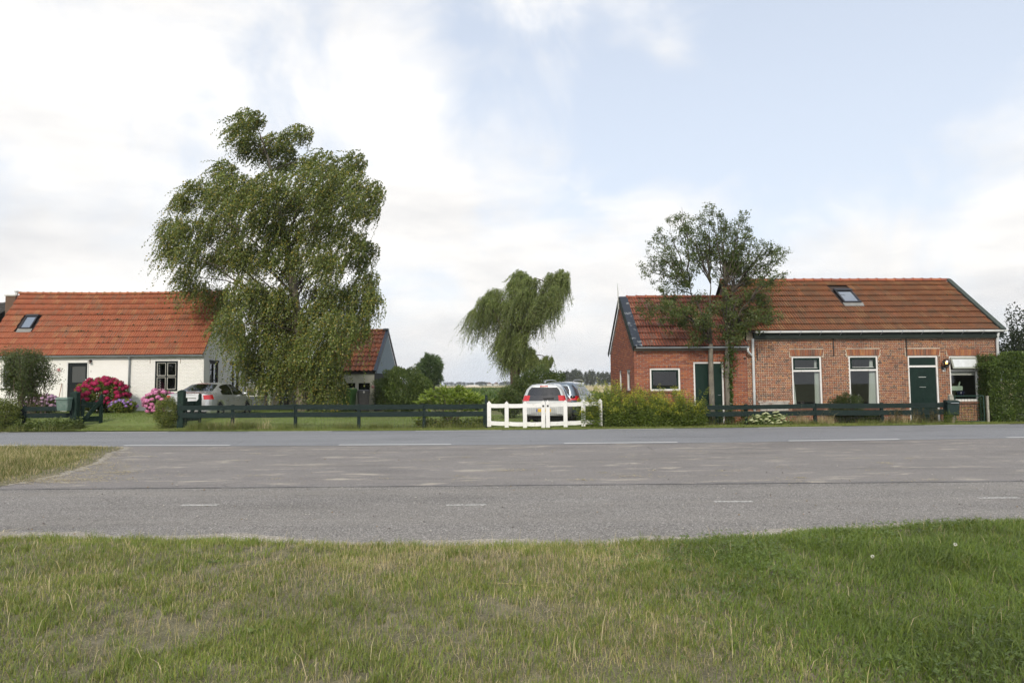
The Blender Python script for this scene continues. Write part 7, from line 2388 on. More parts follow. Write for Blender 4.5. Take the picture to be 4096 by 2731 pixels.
def rowan(name, label, trunk, fork, tips, low, r0):
    b0 = A(8, *trunk[0], RY)
    root = empty(name, (b0[0], RY, 0), 0, label, 'tree', 'rowans at the annex')
    tp = [np.array((b0[0], RY, -.1))] + [A(8, *p, RY) for p in trunk[1:]] + [A(8, *fork, RY)]
    MB().tube(tp, np.linspace(r0, r0 * .72, len(tp)), 10).build('trunk', GREYB, root, origin=root.location, smooth=True)
    f = tp[-1]
    Cs, Us, RBs = [], [], []
    n_main = 6
    mains = []
    for k in range(n_main):
        tx, ty = tips[int(len(tips) * (k + .5) / n_main)]
        e = A(8, (tx + fork[0]) / 2 * 1.0, (ty + fork[1]) / 2 + 40, RY + rng.uniform(-.5, .5))
        pts = bez(f, f + (e - f) * np.array((.3, .3, .65)), e, 8) + np.concatenate([np.zeros((1, 3)), rng.normal(0, .02, (7, 3))])
        branch(root, pts, r0 * .42, r0 * .14, DLIMB, 'limb')
        mains.append(pts)
    for (tx, ty), dense in [(t, 1.05) for t in tips] + [(t, 1.8) for t in low]:
        e = A(8, tx, ty, RY + rng.normal(0, .75))
        best = min(((np.linalg.norm(p - e) + (2.0 if p[2] > e[2] - .1 else 0), mi, pi) for mi, mm_ in enumerate(mains) for pi, p in enumerate(mm_)), key=lambda q: q[0])
        p0 = mains[best[1]][best[2]]
        L_ = np.linalg.norm(e - p0)
        pts = bez(p0, p0 + (e - p0) * .5 + np.array((rng.normal(0, .08), 0, .10 * L_)), e, 11)
        pts[1:-1] += rng.normal(0, .030, (9, 3))
        branch(root, pts, .012 + .006 * L_, .004, DLIMB)
        # side twigs with their leaf tufts
        nt_ = int((4 + 5 * L_) * dense)
        tt_ = rng.uniform(.22, 1.0, nt_) ** .8
        base = pts[np.clip((tt_ * 10).astype(int), 0, 10)]
        dirs = unit(rng.normal(size=(nt_, 3)) + unit((e - p0)[None]) * .9 + np.array((0, 0, .25)))
        ln = rng.uniform(.10, .42, nt_)
        tipp = base + dirs * ln[:, None]
        Q = base[:, None, :] + (tipp - base)[:, None, :] * np.array((0, .5, 1.0))[None, :, None] + rng.normal(0, .012, (nt_, 3, 3))
        RBs.append(Q)
        m_ = 24
        cc = (base + (tipp - base) * .85)[:, None, :] + rng.normal(0, .062, (nt_, m_, 3))
        uu = rng.normal(size=(nt_, m_, 3)) + dirs[:, None, :] * .4
        Cs.append(cc.reshape(-1, 3)); Us.append(uu.reshape(-1, 3))
    mass('crown', leaves(np.concatenate(Cs), np.concatenate(Us), .088, .036), LEAF, RLF, root, origin=root.location)
    mass('twigs', ribbons(np.concatenate(RBs), .0030), RIB, TWIG, root, origin=root.location, kind='stuff')
    return root


rw1 = rowan('rowan_tree', 'rowan with bare pale trunk before the annex door, left of the pair', [(608, 1560), (606, 1440), (600, 1250), (598, 1100)], (597, 1040),
            [(395, 85), (345, 150), (290, 190), (230, 235), (215, 300), (160, 360), (130, 430), (115, 500), (150, 530), (190, 600), (240, 640), (300, 660), (360, 650), (300, 450), (350, 300), (420, 220), (470, 300), (430, 400), (480, 480), (400, 540), (540, 130), (520, 160), (560, 250), (590, 100), (540, 400), (590, 330), (250, 400), (330, 560), (470, 620), (380, 150), (460, 230)],
            [(250, 780), (150, 850), (240, 900), (330, 740), (330, 850), (420, 800), (430, 900), (500, 780), (500, 930), (560, 850), (520, 720), (90, 800), (560, 960), (620, 900), (640, 780), (460, 1000)], .108)
rw2 = rowan('rowan_tree', 'rowan with ivy covered trunk before the annex, right of the pair', [(722, 1560), (718, 1440), (712, 1250), (712, 1100)], (715, 1000),
            [(610, 95), (640, 130), (690, 145), (700, 200), (755, 240), (815, 130), (800, 190), (870, 220), (850, 290), (790, 300), (740, 330), (650, 260), (640, 380), (700, 420), (800, 380), (860, 360), (935, 320), (990, 345), (1060, 345), (1145, 385), (1110, 420), (1030, 400), (960, 400), (900, 430), (1020, 480), (1010, 560), (950, 510), (880, 500), (1110, 545), (1060, 590), (990, 620), (940, 610), (870, 580), (640, 520), (660, 620), (820, 480)],
            [(700, 720), (760, 760), (820, 700), (900, 720), (980, 720), (850, 800), (940, 820), (1020, 780), (1090, 850), (1040, 870), (760, 860), (700, 850), (830, 900), (900, 930), (780, 960), (840, 1000), (800, 1040), (660, 950), (730, 1060), (880, 860), (690, 790)], .105)
# ivy up the right trunk
n = 1500
tz_ = rng.uniform(0, 1, n) ** .8
py_ = 1000 + 560 * tz_
px_i = np.interp(py_, [1000, 1100, 1250, 1440, 1560], [715, 712, 712, 718, 722])
C = np.array([A(8, a, b, RY) for a, b in zip(px_i, py_)])
C += rng.normal(0, 1, (n, 3)) * np.array((.11, .11, .05)) * (.35 + .9 * np.exp(-((py_ - 1170) / 90) ** 2))[:, None] + np.array((.07, -.02, 0))
C[:, 2] = np.maximum(C[:, 2], .05)
IVY = leafmat('ivy_leaves', [(.070, .120, .024), (.10, .155, .034), (.05, .09, .02)], .3, .4)
ivy = mass('ivy', leaves(C, rng.normal(size=(n, 3)) + (0, -.5, -.3), .085, .06), LEAF, IVY, None, kind='thing')
ivy.name = 'ivy'; tag(ivy, 'light green ivy climbing the right rowan trunk', 'ivy')


# ------------------------------------------------------------------ shrubs
def lump(u, seed, amp):
    return 1 + amp * (np.sin(u[:, 0] * 5.1 + seed) * np.sin(u[:, 1] * 4.3 + seed * 2) + np.sin(u[:, 2] * 6.3 + seed * 1.7 + u[:, 0] * 3) * .7 + .6 * np.sin(u[:, 0] * 11 + u[:, 2] * 9 + seed))


def shrub(name, label, cat, px0, px1, ytop, Y, n, ll, lw, mt, depth=.9, shell=.55, amp=.13, stems=8, droop=0.0, group=None, base_px=None, up=.35, stemmat=TWIG, zlow=0.0, power=1.0):
    a_, b_ = at(px0, 1600, Y), at(px1, 1600, Y)
    cx_ = (a_[0] + b_[0]) / 2; g_ = float(gz(cx_, Y))
    H = at((px0 + px1) / 2, ytop, Y)[2] - g_
    rx = (b_[0] - a_[0]) / 2
    root = empty(name, (cx_, Y, g_), 0, label, cat, group)
    u = ball(n, shell)
    uu = unit(u)
    u = u * lump(uu, cx_ * 3.1, amp)[:, None]
    z = H * (.5 + zlow / 2) + u[:, 2] * H * (.5 - zlow / 2)
    sc_ = np.where(u[:, 2] < -.3, power, 1.0)
    C = np.stack([u[:, 0] * rx * sc_, u[:, 1] * rx * depth * sc_, np.maximum(z, .03)], 1)
    U = uu * .8 + rng.normal(0, .7, u.shape) + np.array((0, 0, up - droop))
    mass('foliage', leaves(C, U, ll, lw), LEAF, mt, root)
    for k in range(stems):
        t = uu[k] * np.array((rx * .6, rx * depth * .6, 0)); top_ = np.array((t[0], t[1], H * rng.uniform(.5, .85)))
        MB().tube(bez((t[0] * .15, t[1] * .15, -.05), (t[0] * .6, t[1] * .6, top_[2] * .6), top_, 6), np.linspace(.012 + rx * .008, .004, 6), 5).build('stem', stemmat, root)
    return root, rx, H, lambda v: lump(unit(v), cx_ * 3.1, amp)


BOXL = leafmat('box_leaves', [(0.133, 0.168, 0.034), (0.105, 0.137, 0.029), (0.168, 0.196, 0.044), (0.081, 0.112, 0.026), (0.210, 0.217, 0.052)], .2, .4)
shrub('box_shrub', 'round yellow green box shrub beside the left gate post of the long fence', 'shrub', 622, 716, 1588, 23.75, 9000, .042, .024, BOXL, amp=.10)
shrub('box_shrub', 'yellow green shrub hiding the left end of the short fence', 'shrub', -70, 76, 1596, 23.8, 12000, .045, .026, BOXL, amp=.10)
CONL = leafmat('yew_foliage', [(0.094, 0.135, 0.034), (0.070, 0.109, 0.029), (0.124, 0.164, 0.041), (0.081, 0.120, 0.034)], .12, .6)
shrub('yew_shrub', 'broad dark green yew shrub right of the shed', 'shrub', 1512, 1722, 1472, 33.7, 26000, .11, .035, CONL, amp=.14, shell=.6, up=.8)
BRL = leafmat('bramble_leaves', [(0.074, 0.110, 0.031), (0.058, 0.089, 0.026), (0.098, 0.134, 0.040), (0.126, 0.150, 0.051)], .25, .5)
shrub('bramble_thicket', 'dark bramble thicket around the foot of the willow behind the hatchback', 'shrub', 2046, 2268, 1478, 37.5, 17000, .10, .06, BRL, amp=.16)
shrub('bramble_thicket', 'low dark shrub between the crop field and the hatchback', 'shrub', 1985, 2085, 1545, 30.5, 5000, .09, .05, BRL, amp=.15)
shrub('garden_shrub', 'dark green shrub behind the rails below the window next to the door', 'shrub', 3318, 3452, 1574, 24.75, 9000, .045, .022, leafmat('garden_shrub_leaves', [(.048, .075, .020), (.036, .058, .018), (.066, .09, .026)], .2, .45), amp=.12, depth=.45)
shrub('garden_shrub', 'low dark shrub behind the lower rail right of the sitting room windows', 'shrub', 3430, 3530, 1655, 24.75, 4000, .045, .022, BRL, depth=.5)
DKL = leafmat('dark_tree_leaves', [(.022, .034, .014), (.016, .026, .012), (.030, .042, .018)], .15, .5)
shrub('garden_tree', 'dark leaved tree rising behind the hedge at the right edge', 'tree', 4000, 4330, 1270, 33.0, 16000, .12, .085, DKL, amp=.22, shell=.35, stems=12, power=.6)
PWL = leafmat('pollard_leaves', [(0.202, 0.269, 0.121), (0.152, 0.219, 0.102), (0.258, 0.325, 0.152), (0.130, 0.189, 0.090)], .25, .5)
pw, rx, H, _l = shrub('pollard_willow', 'small windswept grey green pollard willow at the crop field edge', 'tree', 1668, 1768, 1424, 46.0, 9000, .20, .045, PWL, amp=.14, zlow=.34, stems=10, up=.25)
MB().tube([(.25, 0, -.1), (.22, 0, .7), (.18, 0, H * .5)], [.22, .19, .15], 9).build('trunk', WBARK, pw, smooth=True)

# hedge on the right
hx0 = at(3968, 1600, 24.5)[0]
hedge = empty('privet_hedge', (hx0, 24.7, 0), 0, 'tall green privet hedge at the right edge before the kitchen window', 'hedge')
n = 120000
x = rng.uniform(0, 6.5, n); sidef = rng.uniform(0, 1, n)
ht = 1.92 + .36 * sstep(0, 1.0, x) + .26 * fbm(x, x * 0, 3.5, 301) + .05 * np.sin(x * 9)
x = x - .28 * sstep(.35, .0, x / 1.0) * fbm(x * 3, sidef * 4, 1.5, 5)
z = rng.uniform(0, 1, n) ** .85 * ht
yy = np.where(sidef < .68, -.42 + np.abs(rng.normal(0, .10, n)), rng.uniform(-.42, .5, n))
z = np.where(sidef < .68, z, ht - np.abs(rng.normal(0, .07, n)))
z = np.where((sidef > .93), rng.uniform(0, 1, n) * ht, z); x = np.where(sidef > .93, np.abs(rng.normal(0, .09, n)), x)
yy = yy + .55 * (fbm(x, z, 2.2, 311) - .5) + .08 * sstep(.4, .0, x)
HDL = leafmat('privet_leaves', [(0.096, 0.150, 0.034), (0.074, 0.120, 0.030), (0.126, 0.180, 0.042), (0.060, 0.098, 0.026), (0.156, 0.204, 0.054)], .25, .4)
C = np.stack([x, yy, z], 1)
mass('foliage', leaves(C, rng.normal(0, .6, (n, 3)) + (-.1, -.45, .65), .074, .030), LEAF, HDL, hedge)
k = 420
xs_ = rng.uniform(-.15, 6, k)
hh = 1.98 + .36 * sstep(0, 1.0, xs_)
Q = np.stack([np.stack([xs_ + rng.normal(0, .03, k), rng.uniform(-.4, .3, k), hh - .1], 1), np.stack([xs_ + rng.normal(0, .06, k), rng.uniform(-.4, .3, k), hh + .08], 1), np.stack([xs_ + rng.normal(0, .1, k), rng.uniform(-.4, .3, k), hh + rng.uniform(.08, .22, k)], 1)], 1)
tt_ = rng.uniform(0, 1, (k, 14))
cc = Q[:, :1] + (Q[:, 2:] - Q[:, :1]) * tt_[:, :, None]
mass('shoots', leaves(cc.reshape(-1, 3) + rng.normal(0, .015, (k * 14, 3)), rng.normal(0, .6, (k * 14, 3)) + (0, 0, .8), .055, .022), LEAF, HDL, hedge, kind='stuff')
for i in range(9):
    MB().tube([(.3 + i * .7, .1, -.1), (.32 + i * .7, .1, .9), (.3 + i * .7 + rng.normal(0, .1), .05, 1.9)], [.03, .022, .008], 6).build('stem', TWIG, hedge)


# ------------------------------------------------------------------ hydrangeas
def head_mesh(name, rad, mt, n=60, petal=.5):
    V = []
    for i in range(n):
        z_ = 1 - 2 * (i + .5) / n
        if z_ < -.55:
            continue
        r_ = math.sqrt(1 - z_ * z_); a = i * 2.39996
        V.append((r_ * math.cos(a), r_ * math.sin(a), z_ * .8))
    V = np.array(V); k = len(V)
    nr = unit(V); t1 = unit(np.cross(nr, rng.normal(size=(k, 3)))); t2 = np.cross(nr, t1)
    s_ = rad * petal * rng.uniform(.42, .62, (k, 1)); c = V * rad * rng.uniform(.88, 1.06, (k, 1))
    Q = np.stack([c + t1 * s_, c + t2 * s_ + nr * s_ * .3, c - t1 * s_, c - t2 * s_ + nr * s_ * .3], 1)
    o = mass(name, Q, LEAF, mt)
    me = o.data
    bpy.data.objects.remove(o)
    # a core, so that one does not see through the ball
    bm = bmesh.new(); bm.from_mesh(me)
    bmesh.ops.create_icosphere(bm, subdivisions=1, radius=rad * .82, matrix=Matrix.Diagonal((1, 1, .8, 1)))
    bm.to_mesh(me); bm.free()
    return me


HYL = leafmat('hydrangea_leaves', [(0.162, 0.204, 0.036), (0.126, 0.168, 0.031), (0.204, 0.234, 0.048), (0.096, 0.138, 0.029), (0.252, 0.240, 0.060)], .3, .4)
HYD = leafmat('dull_hydrangea_leaves', [(0.098, 0.133, 0.034), (0.077, 0.109, 0.029), (0.126, 0.161, 0.039)], .25, .45)


def hydrangea(label, px0, px1, ytop, Y, nh, rad, cols, n, lm, spots=None, low=0.0, mname=''):
    root, rx, H, lf = shrub('hydrangea', label, 'shrub', px0, px1, ytop, Y, n, .10, .075, lm, amp=.05, shell=.5, stems=6, up=.2, group='hydrangeas before the white cottage')
    fm = mat('hydrangea_' + mname, None, rough=.75, var=.2, nscale=14, palette=cols, spec=.3)
    mes = [head_mesh('flower_head', rad, fm) for _ in range(3)]
    got = []
    tries = 0
    while len(got) < nh and tries < 4000:
        tries += 1
        v = rng.normal(size=3); v /= np.linalg.norm(v)
        if v[1] > .35 or v[2] < low:
            continue
        p = v * lf(v[None])[0] * np.array((rx, rx * .9, H / 2)) * .99 + np.array((0, 0, H / 2))
        if spots is None and v[2] < .25 and rng.uniform() < .45:
            continue
        if any(np.linalg.norm(p - q) < rad * 1.45 for q in got):
            continue
        got.append(p)
    for p in got:
        o = bpy.data.objects.new('flower_head', mes[int(rng.integers(3))])
        COL.objects.link(o); o.parent = root
        o.location = tuple(p); o.rotation_euler = tuple(rng.uniform(-.6, .6, 3)); o.scale = (rng.uniform(.75, 1.2),) * 3
    return root


hydrangea('large hydrangea covered in magenta flower heads beside the cottage door', 312, 508, 1514, 31.4, 62, .125, [(.36, .012, .070), (.30, .010, .060), (.42, .020, .095), (.25, .008, .05)], 7500, HYL, low=-.45, mname='magenta')
hydrangea('pink hydrangea between the box shrub and the silver saloon', 582, 700, 1562, 29.2, 40, .115, [(.62, .20, .36), (.52, .14, .30), (.70, .30, .46), (.55, .18, .40)], 2600, HYD, low=-.8, mname='pink')
hydrangea('small hydrangea with purple blue flower heads right of the magenta one', 444, 540, 1600, 30.6, 17, .085, [(.30, .20, .52), (.38, .26, .58), (.26, .15, .45), (.42, .20, .5)], 2600, HYL, low=-.1, mname='violet')
hydrangea('faded lilac pink hydrangea below the rose bush', 112, 236, 1580, 30.6, 44, .090, [(.58, .34, .48), (.50, .30, .50), (.64, .42, .56), (.42, .26, .40), (.36, .28, .30)], 3200, HYD, low=-.2, mname='lilac')

# ------------------------------------------------------------------ rambling rose at the left edge
RSL = leafmat('rose_leaves', [(.080, .112, .034), (.062, .090, .030), (.105, .135, .042), (.12, .14, .055)], .3, .45)
rY = 27.5
rb_ = at(98, 1660, rY)
rose = empty('rose_bush', (rb_[0], rY, float(gz(rb_[0], rY))), 0, 'large straggling rose bush before the left window of the white cottage', 'shrub')
Cs, Us, Rb = [], [], []
for k in range(34):
    tx = rng.uniform(-60, 850); ty = 110 + 60 * rng.uniform(0, 1) + (0 if tx < 700 else 120)
    e = A(11, tx, ty + rng.uniform(0, 420) * (1 if rng.uniform() < .6 else .2), rY + rng.normal(0, .5))
    if k < 4:
        e = A(11, (960, 1060, 900, 830)[k], (470, 505, 560, 330)[k], rY)
    b0 = np.array((rb_[0] + rng.normal(0, .35) + (e[0] - rb_[0]) * .25, rY + rng.normal(0, .2), rose.location.z - .05))
    pts = bez(b0, b0 + (e - b0) * np.array((.25, .3, .75)), e, 12)
    pts[1:] += rng.normal(0, .025, (11, 3))
    branch(rose, pts, .020, .005, TWIG, 'cane', 5)
    m_ = 60 if k >= 4 else 18
    tt_ = rng.uniform(.25 if k % 2 else .45, 1.0, m_)
    base = pts[(tt_ * 11).astype(int)]
    tip = base + unit(rng.normal(size=(m_, 3)) + (0, 0, .3)) * rng.uniform(.1, .38, m_)[:, None]
    Rb.append(base[:, None] + (tip - base)[:, None] * np.array((0, .5, 1))[None, :, None])
    q = 12
    Cs.append(((base + tip) / 2 + (tip - base) * .25)[:, None] .repeat(q, 1).reshape(-1, 3) + rng.normal(0, .075, (m_ * q, 3)))
    Us.append(rng.normal(size=(m_ * q, 3)))
mass('foliage', leaves(np.concatenate(Cs), np.concatenate(Us), .060, .036), LEAF, RSL, rose, origin=rose.location)
mass('twigs', ribbons(np.concatenate(Rb), .004), RIB, TWIG, rose, origin=rose.location, kind='stuff')
pm = mat('hydrangea_pale_rose', None, rough=.7, var=.1, palette=[(.65, .33, .32), (.7, .40, .38), (.58, .27, .28)])
hm = head_mesh('rose_bloom', .055, pm, 26)
for (x_, y_) in ((970, 480), (985, 505), (960, 500)):
    o = bpy.data.objects.new('rose_bloom', hm); COL.objects.link(o); o.parent = rose; o.location = tuple(A(11, x_, y_, rY - .03) - np.array(rose.location))
# climbing rose at the shed corner
sY_ = 34.0
s0 = at(1512, 1650, sY_)
cr = empty('climbing_rose', (s0[0], sY_, float(gz(s0[0], sY_))), 0, 'thin climbing rose with pink blooms at the corner of the shed', 'shrub')
Cs, Us = [], []
for (tx, ty) in ((1960, 800), (1900, 850), (1820, 880), (2010, 860), (1840, 960), (1950, 960), (2060, 900), (1880, 1020)):
    e = A(12, tx, ty, sY_ + rng.normal(0, .1)); b0 = np.array((s0[0] + rng.normal(0, .12), sY_, cr.location.z))
    pts = bez(b0, (b0 + e) / 2 + (rng.normal(0, .15), 0, .2), e, 9)
    branch(cr, pts, .008, .003, TWIG, 'cane', 5)
    Cs.append(pts[2:].repeat(22, 0) + rng.normal(0, .085, (7 * 22, 3))); Us.append(rng.normal(size=(7 * 22, 3)))
mass('foliage', leaves(np.concatenate(Cs), np.concatenate(Us), .075, .045), LEAF, BRL, cr, origin=cr.location)
hm2 = head_mesh('rose_bloom', .075, pm, 30)
for (x_, y_) in ((1823, 905), (1983, 1092), (1815, 893)):
    o = bpy.data.objects.new('rose_bloom', hm2); COL.objects.link(o); o.parent = cr; o.location = tuple(A(12, x_, y_, sY_ - .25) - np.array(cr.location))

# ------------------------------------------------------------------ light green big leaved shrub behind the long fence
PEL = leafmat('peony_leaves', [(0.240, 0.305, 0.055), (0.195, 0.260, 0.048), (0.286, 0.345, 0.074), (0.156, 0.215, 0.041), (0.208, 0.273, 0.060)], .35, .4)
pY = 24.75
p0 = at(1800, 1690, pY)
peo = empty('tree_peony', (p0[0], pY, float(gz(p0[0], pY))), 0, 'wide shrub with large light green lobed leaves behind the long fence', 'shrub')
Cs, Us = [], []
for k in range(190):
    a = rng.uniform(0, 2 * math.pi); rr_ = math.sqrt(rng.uniform(0, 1))
    zz_ = (1.28 - .42 * rr_ ** 2) * (1 if rng.uniform() < .72 else rng.uniform(.3, .9)) + rng.normal(0, .06)
    c = np.array((p0[0] + math.cos(a) * rr_ * 1.12, pY + math.sin(a) * rr_ * .8, peo.location.z + zz_))
    axd = unit(np.array((math.cos(a) * .9 * rr_, math.sin(a) * .9 * rr_, .42)) + rng.normal(0, .2, 3))
    sd_ = unit(np.cross(axd, (0, 0, 1.0)))
    for j in range(11):
        f = (j - 5) / 5.0
        Cs.append(c + axd * .02 * j * 0 + rng.normal(0, .014, 3) + axd * (.11 - .10 * abs(f)) * (j % 2))
        Us.append(axd * (1.1 - .7 * abs(f)) + sd_ * f * 1.0 + np.array((0, 0, -.12)) + rng.normal(0, .1, 3))
    if k % 5 == 0:
        branch(peo, bez((p0[0] + rng.normal(0, .08), pY, peo.location.z), (p0[0] + (c[0] - p0[0]) * .35, pY + (c[1] - pY) * .4, c[2] * .6), c, 7), .014, .006, TWIG, 'stem', 5)
mass('foliage', leaves(np.array(Cs), np.array(Us), .185, .062), LEAF, PEL, peo, origin=peo.location)

# ------------------------------------------------------------------ goldenrod beside the white gate
GRL = leafmat('goldenrod_leaves', [(0.158, 0.213, 0.040), (0.126, 0.179, 0.034), (0.194, 0.246, 0.050), (0.100, 0.146, 0.030)], .35, .5)
GRP = leafmat('goldenrod_plumes', [(0.418, 0.425, 0.066), (0.495, 0.483, 0.066), (0.330, 0.368, 0.066), (0.572, 0.517, 0.066)], .3, .6)
gx0, gx1 = at(2338, 1690, 23.5)[0], at(2800, 1690, 23.5)[0]
gold = empty('goldenrod', ((gx0 + gx1) / 2, 23.6, 0), 0, 'dense goldenrod with yellow green plumes right of the white gate', 'plant')
n = 660
x = rng.uniform(gx0 - .1, gx1 + .1, n); y = rng.uniform(23.05, 24.35, n) + .012 * np.maximum(x, 0)
pxs = x / y * FPX + 2048
ytop = np.interp(pxs, [2325, 2365, 2420, 2480, 2540, 2620, 2700, 2760, 2800, 2830], [1610, 1572, 1540, 1552, 1566, 1566, 1576, 1590, 1584, 1620])
H = np.array([at(a, b, c)[2] for a, b, c in zip(pxs, ytop, y)]) * np.where(rng.uniform(0, 1, n) < .18, rng.uniform(1.0, 1.28, n), rng.uniform(.42, .98, n)) * (.66 + .6 * fbm(x, y, 2.8, 77))
lean = rng.normal(0, .15, (n, 2)) + np.array((-.06, -.04))
top_ = np.stack([x + lean[:, 0] * H, y + lean[:, 1] * H, H], 1)
base = np.stack([x, y, np.zeros(n)], 1)
mass('stems', ribbons(np.stack([base, (base + top_) / 2 + (0, 0, .05), top_], 1), .004), RIB, GRL, gold, origin=gold.location, kind='stuff')
tt_ = rng.uniform(.08, .95, (n, 44))
C = base[:, None] + (top_ - base)[:, None] * tt_[:, :, None] + rng.normal(0, .02, (n, 44, 3))
a = rng.uniform(0, 2 * np.pi, (n, 44))
U = np.stack([np.cos(a), np.sin(a), rng.uniform(-.5, .5, (n, 44))], -1)
mass('leaves', leaves(C.reshape(-1, 3), U.reshape(-1, 3), .115, .020), LEAF, GRL, gold, origin=gold.location)
kk = rng.uniform(0, 1, n) < .75
tt_ = rng.uniform(-.02, .16, (kk.sum(), 40))
C = top_[kk][:, None] - (top_ - base)[kk][:, None] * tt_[:, :, None]
a = rng.uniform(0, 2 * np.pi, C.shape[:2]); rr_ = .02 + .55 * np.maximum(tt_, 0)
C = C + np.stack([np.cos(a) * rr_ * rng.uniform(.2, 1, C.shape[:2]), np.sin(a) * rr_ * rng.uniform(.2, 1, C.shape[:2]), -.25 * rr_], -1)
mass('flower_plumes', leaves(C.reshape(-1, 3), np.stack([np.cos(a), np.sin(a), .35 + 0 * a], -1).reshape(-1, 3), .045, .016), LEAF, GRP, gold, origin=gold.location)


# ------------------------------------------------------------------ weeds along the fences
def weeds(name, label, px0, px1, Y0, Y1, n, h0, h1, lean, mt, w=(.004, .010), cat='grass', seed=1, clump=True):
    x = rng.uniform(at(px0, 1690, Y0)[0], at(px1, 1690, Y0)[0], n); y = rng.uniform(Y0, Y1, n)
    if clump:
        k = rng.uniform(0, 1, n) < (.15 + .95 * sstep(.38, .66, fbm(x, y, 1.6, 400 + seed))); x, y = x[k], y[k]
    hs_ = np.ones(len(x))
    if not clump:
        xa, xb = x.min(), x.max(); cen = rng.uniform(xa, xb, 9); ci = rng.integers(0, 9, n)
        x = cen[ci] + rng.normal(0, .055, n); y = rng.uniform(Y0, Y1, 9)[ci] + rng.normal(0, .05, n)
        hs_ = rng.uniform(.45, 1.15, 9)[ci] * rng.uniform(.5, 1.1, n)
    P = np.stack([x, y, gz(x, y)], 1)
    o = mass(name, blades(P, hs_ * rng.uniform(h0, h1, len(x)), rng.uniform(*w, len(x)), lean), BLADE, mt, kind='stuff')
    return tag(o, label, cat)


WDG = leafmat('weed_grass', [(.145, .18, .045), (.18, .205, .06), (.115, .15, .036), (.215, .21, .08)], .25, .5)
weeds('rough_grass', 'rough grass along the foot of the long fence', 735, 1940, 23.15, 23.75, 14000, .08, .30, .6, WDG, seed=1)
weeds('rough_grass', 'tuft of rough grass around the post and hinges of the right garden gate', 735, 1000, 23.2, 23.7, 3000, .15, .42, .6, WDG, seed=3)
weeds('rough_grass', 'rough grass below the short fence at the left', -150, 300, 23.4, 23.95, 7000, .08, .32, .6, WDG, seed=2)
weeds('rough_grass', 'rough grass below the rails of the right fence', 2560, 3900, 23.85, 24.2, 9000, .06, .26, .6, WDG, seed=4)
weeds('dry_grass_clump', 'tall dry blond grass growing through the rails before the first window', 3185, 3345, 23.95, 24.2, 520, .45, .95, .55, STRAW, (.004, .009), clump=False)
weeds('dry_grass_clump', 'thin dry stalks rising before the left posts of the long fence', 830, 960, 23.3, 23.5, 130, .35, .75, .6, STRAW, (.004, .008), clump=False)
weeds('dry_grass_clump', 'thin dry stalks leaning on the middle of the long fence', 1010, 1090, 23.3, 23.5, 70, .35, .70, .7, STRAW, (.004, .008), clump=False)
weeds('dry_grass_clump', 'dry brown stalks before the green front door', 3540, 3680, 24.0, 24.2, 260, .25, .62, .5, STRAW, (.004, .008), clump=False)


def herb(name, label, px0, px1, ytop, Y, n, mt, ll=.07, lw=.022, depth=.25):
    """upright leafy weeds"""
    x = rng.uniform(at(px0, 1690, Y)[0], at(px1, 1690, Y)[0], n); y = Y + rng.uniform(-depth, depth, n)
    root = empty(name, (float(x.mean()), Y, float(gz(x.mean(), Y))), 0, label, 'plant')
    H = (at((px0 + px1) / 2, ytop, Y)[2]) * rng.uniform(.55, 1.0, n)
    base = np.stack([x, y, gz(x, y)], 1); top_ = base + np.stack([rng.normal(0, .08, n), rng.normal(0, .06, n), H], 1)
    mass('stems', ribbons(np.stack([base, (base + top_) / 2, top_], 1), .0035), RIB, mt, root, origin=root.location, kind='stuff')
    tt_ = rng.uniform(.1, 1, (n, 30)); a = rng.uniform(0, 2 * np.pi, (n, 30))
    C = base[:, None] + (top_ - base)[:, None] * tt_[:, :, None] + rng.normal(0, .025, (n, 30, 3))
    mass('leaves', leaves(C.reshape(-1, 3), np.stack([np.cos(a), np.sin(a), .3 + 0 * a], -1).reshape(-1, 3), ll, lw), LEAF, mt, root, origin=root.location)
    return root


herb('leafy_weeds', 'leafy green weeds around the feet of the two rowans', 2790, 2990, 1612, 24.2, 70, GRL)
herb('leafy_weeds', 'brownish seeding weeds before the door and mailbox', 3560, 3760, 1625, 24.15, 60, leafmat('brown_weeds', [(.13, .11, .05), (.10, .10, .04), (.16, .12, .06)], .2, .6), .05, .018)
herb('leafy_weeds', 'low dark nettles below the short fence and mailbox', 40, 330, 1676, 23.7, 70, HYD, .08, .035, .2)
herb('leafy_weeds', 'green weeds beside the stake of the dark mailbox', 3775, 3830, 1632, 24.0, 14, GRL, .06, .02, .1)
herb('leafy_weeds', 'dark leafy weeds at the foot of the tree peony', 1660, 1960, 1672, 23.75, 110, HYL, .08, .04, .25)

# pale flat headed sedum
sd0 = at(3068, 1690, 23.85)
sed = empty('sedum_plant', (sd0[0], 23.85, 0), 0, 'pale flowering sedum in front of the right fence', 'plant')
SDM = mat('sedum_flowers', None, rough=.8, var=.18, nscale=60, palette=[(.52, .55, .30), (.46, .50, .26), (.58, .60, .36)], spec=.3)
SDL = leafmat('sedum_leaves', [(.14, .19, .06), (.11, .16, .05), (.17, .22, .08)], .2, .5)
smesh = head_mesh('flower_head', .085, SDM, 50)
pts_ = [(20, 1290), (55, 1260), (110, 1220), (150, 1235), (170, 1275), (95, 1305), (220, 1190), (270, 1185), (300, 1235), (260, 1275), (220, 1300), (240, 1330), (300, 1300), (390, 1170), (430, 1165), (470, 1205), (395, 1220), (395, 1270), (360, 1300), (440, 1300), (500, 1265), (530, 1265), (540, 1305), (480, 1330), (430, 1340), (350, 1330), (190, 1330), (60, 1320), (120, 1250), (510, 1240), (460, 1260), (330, 1260)]
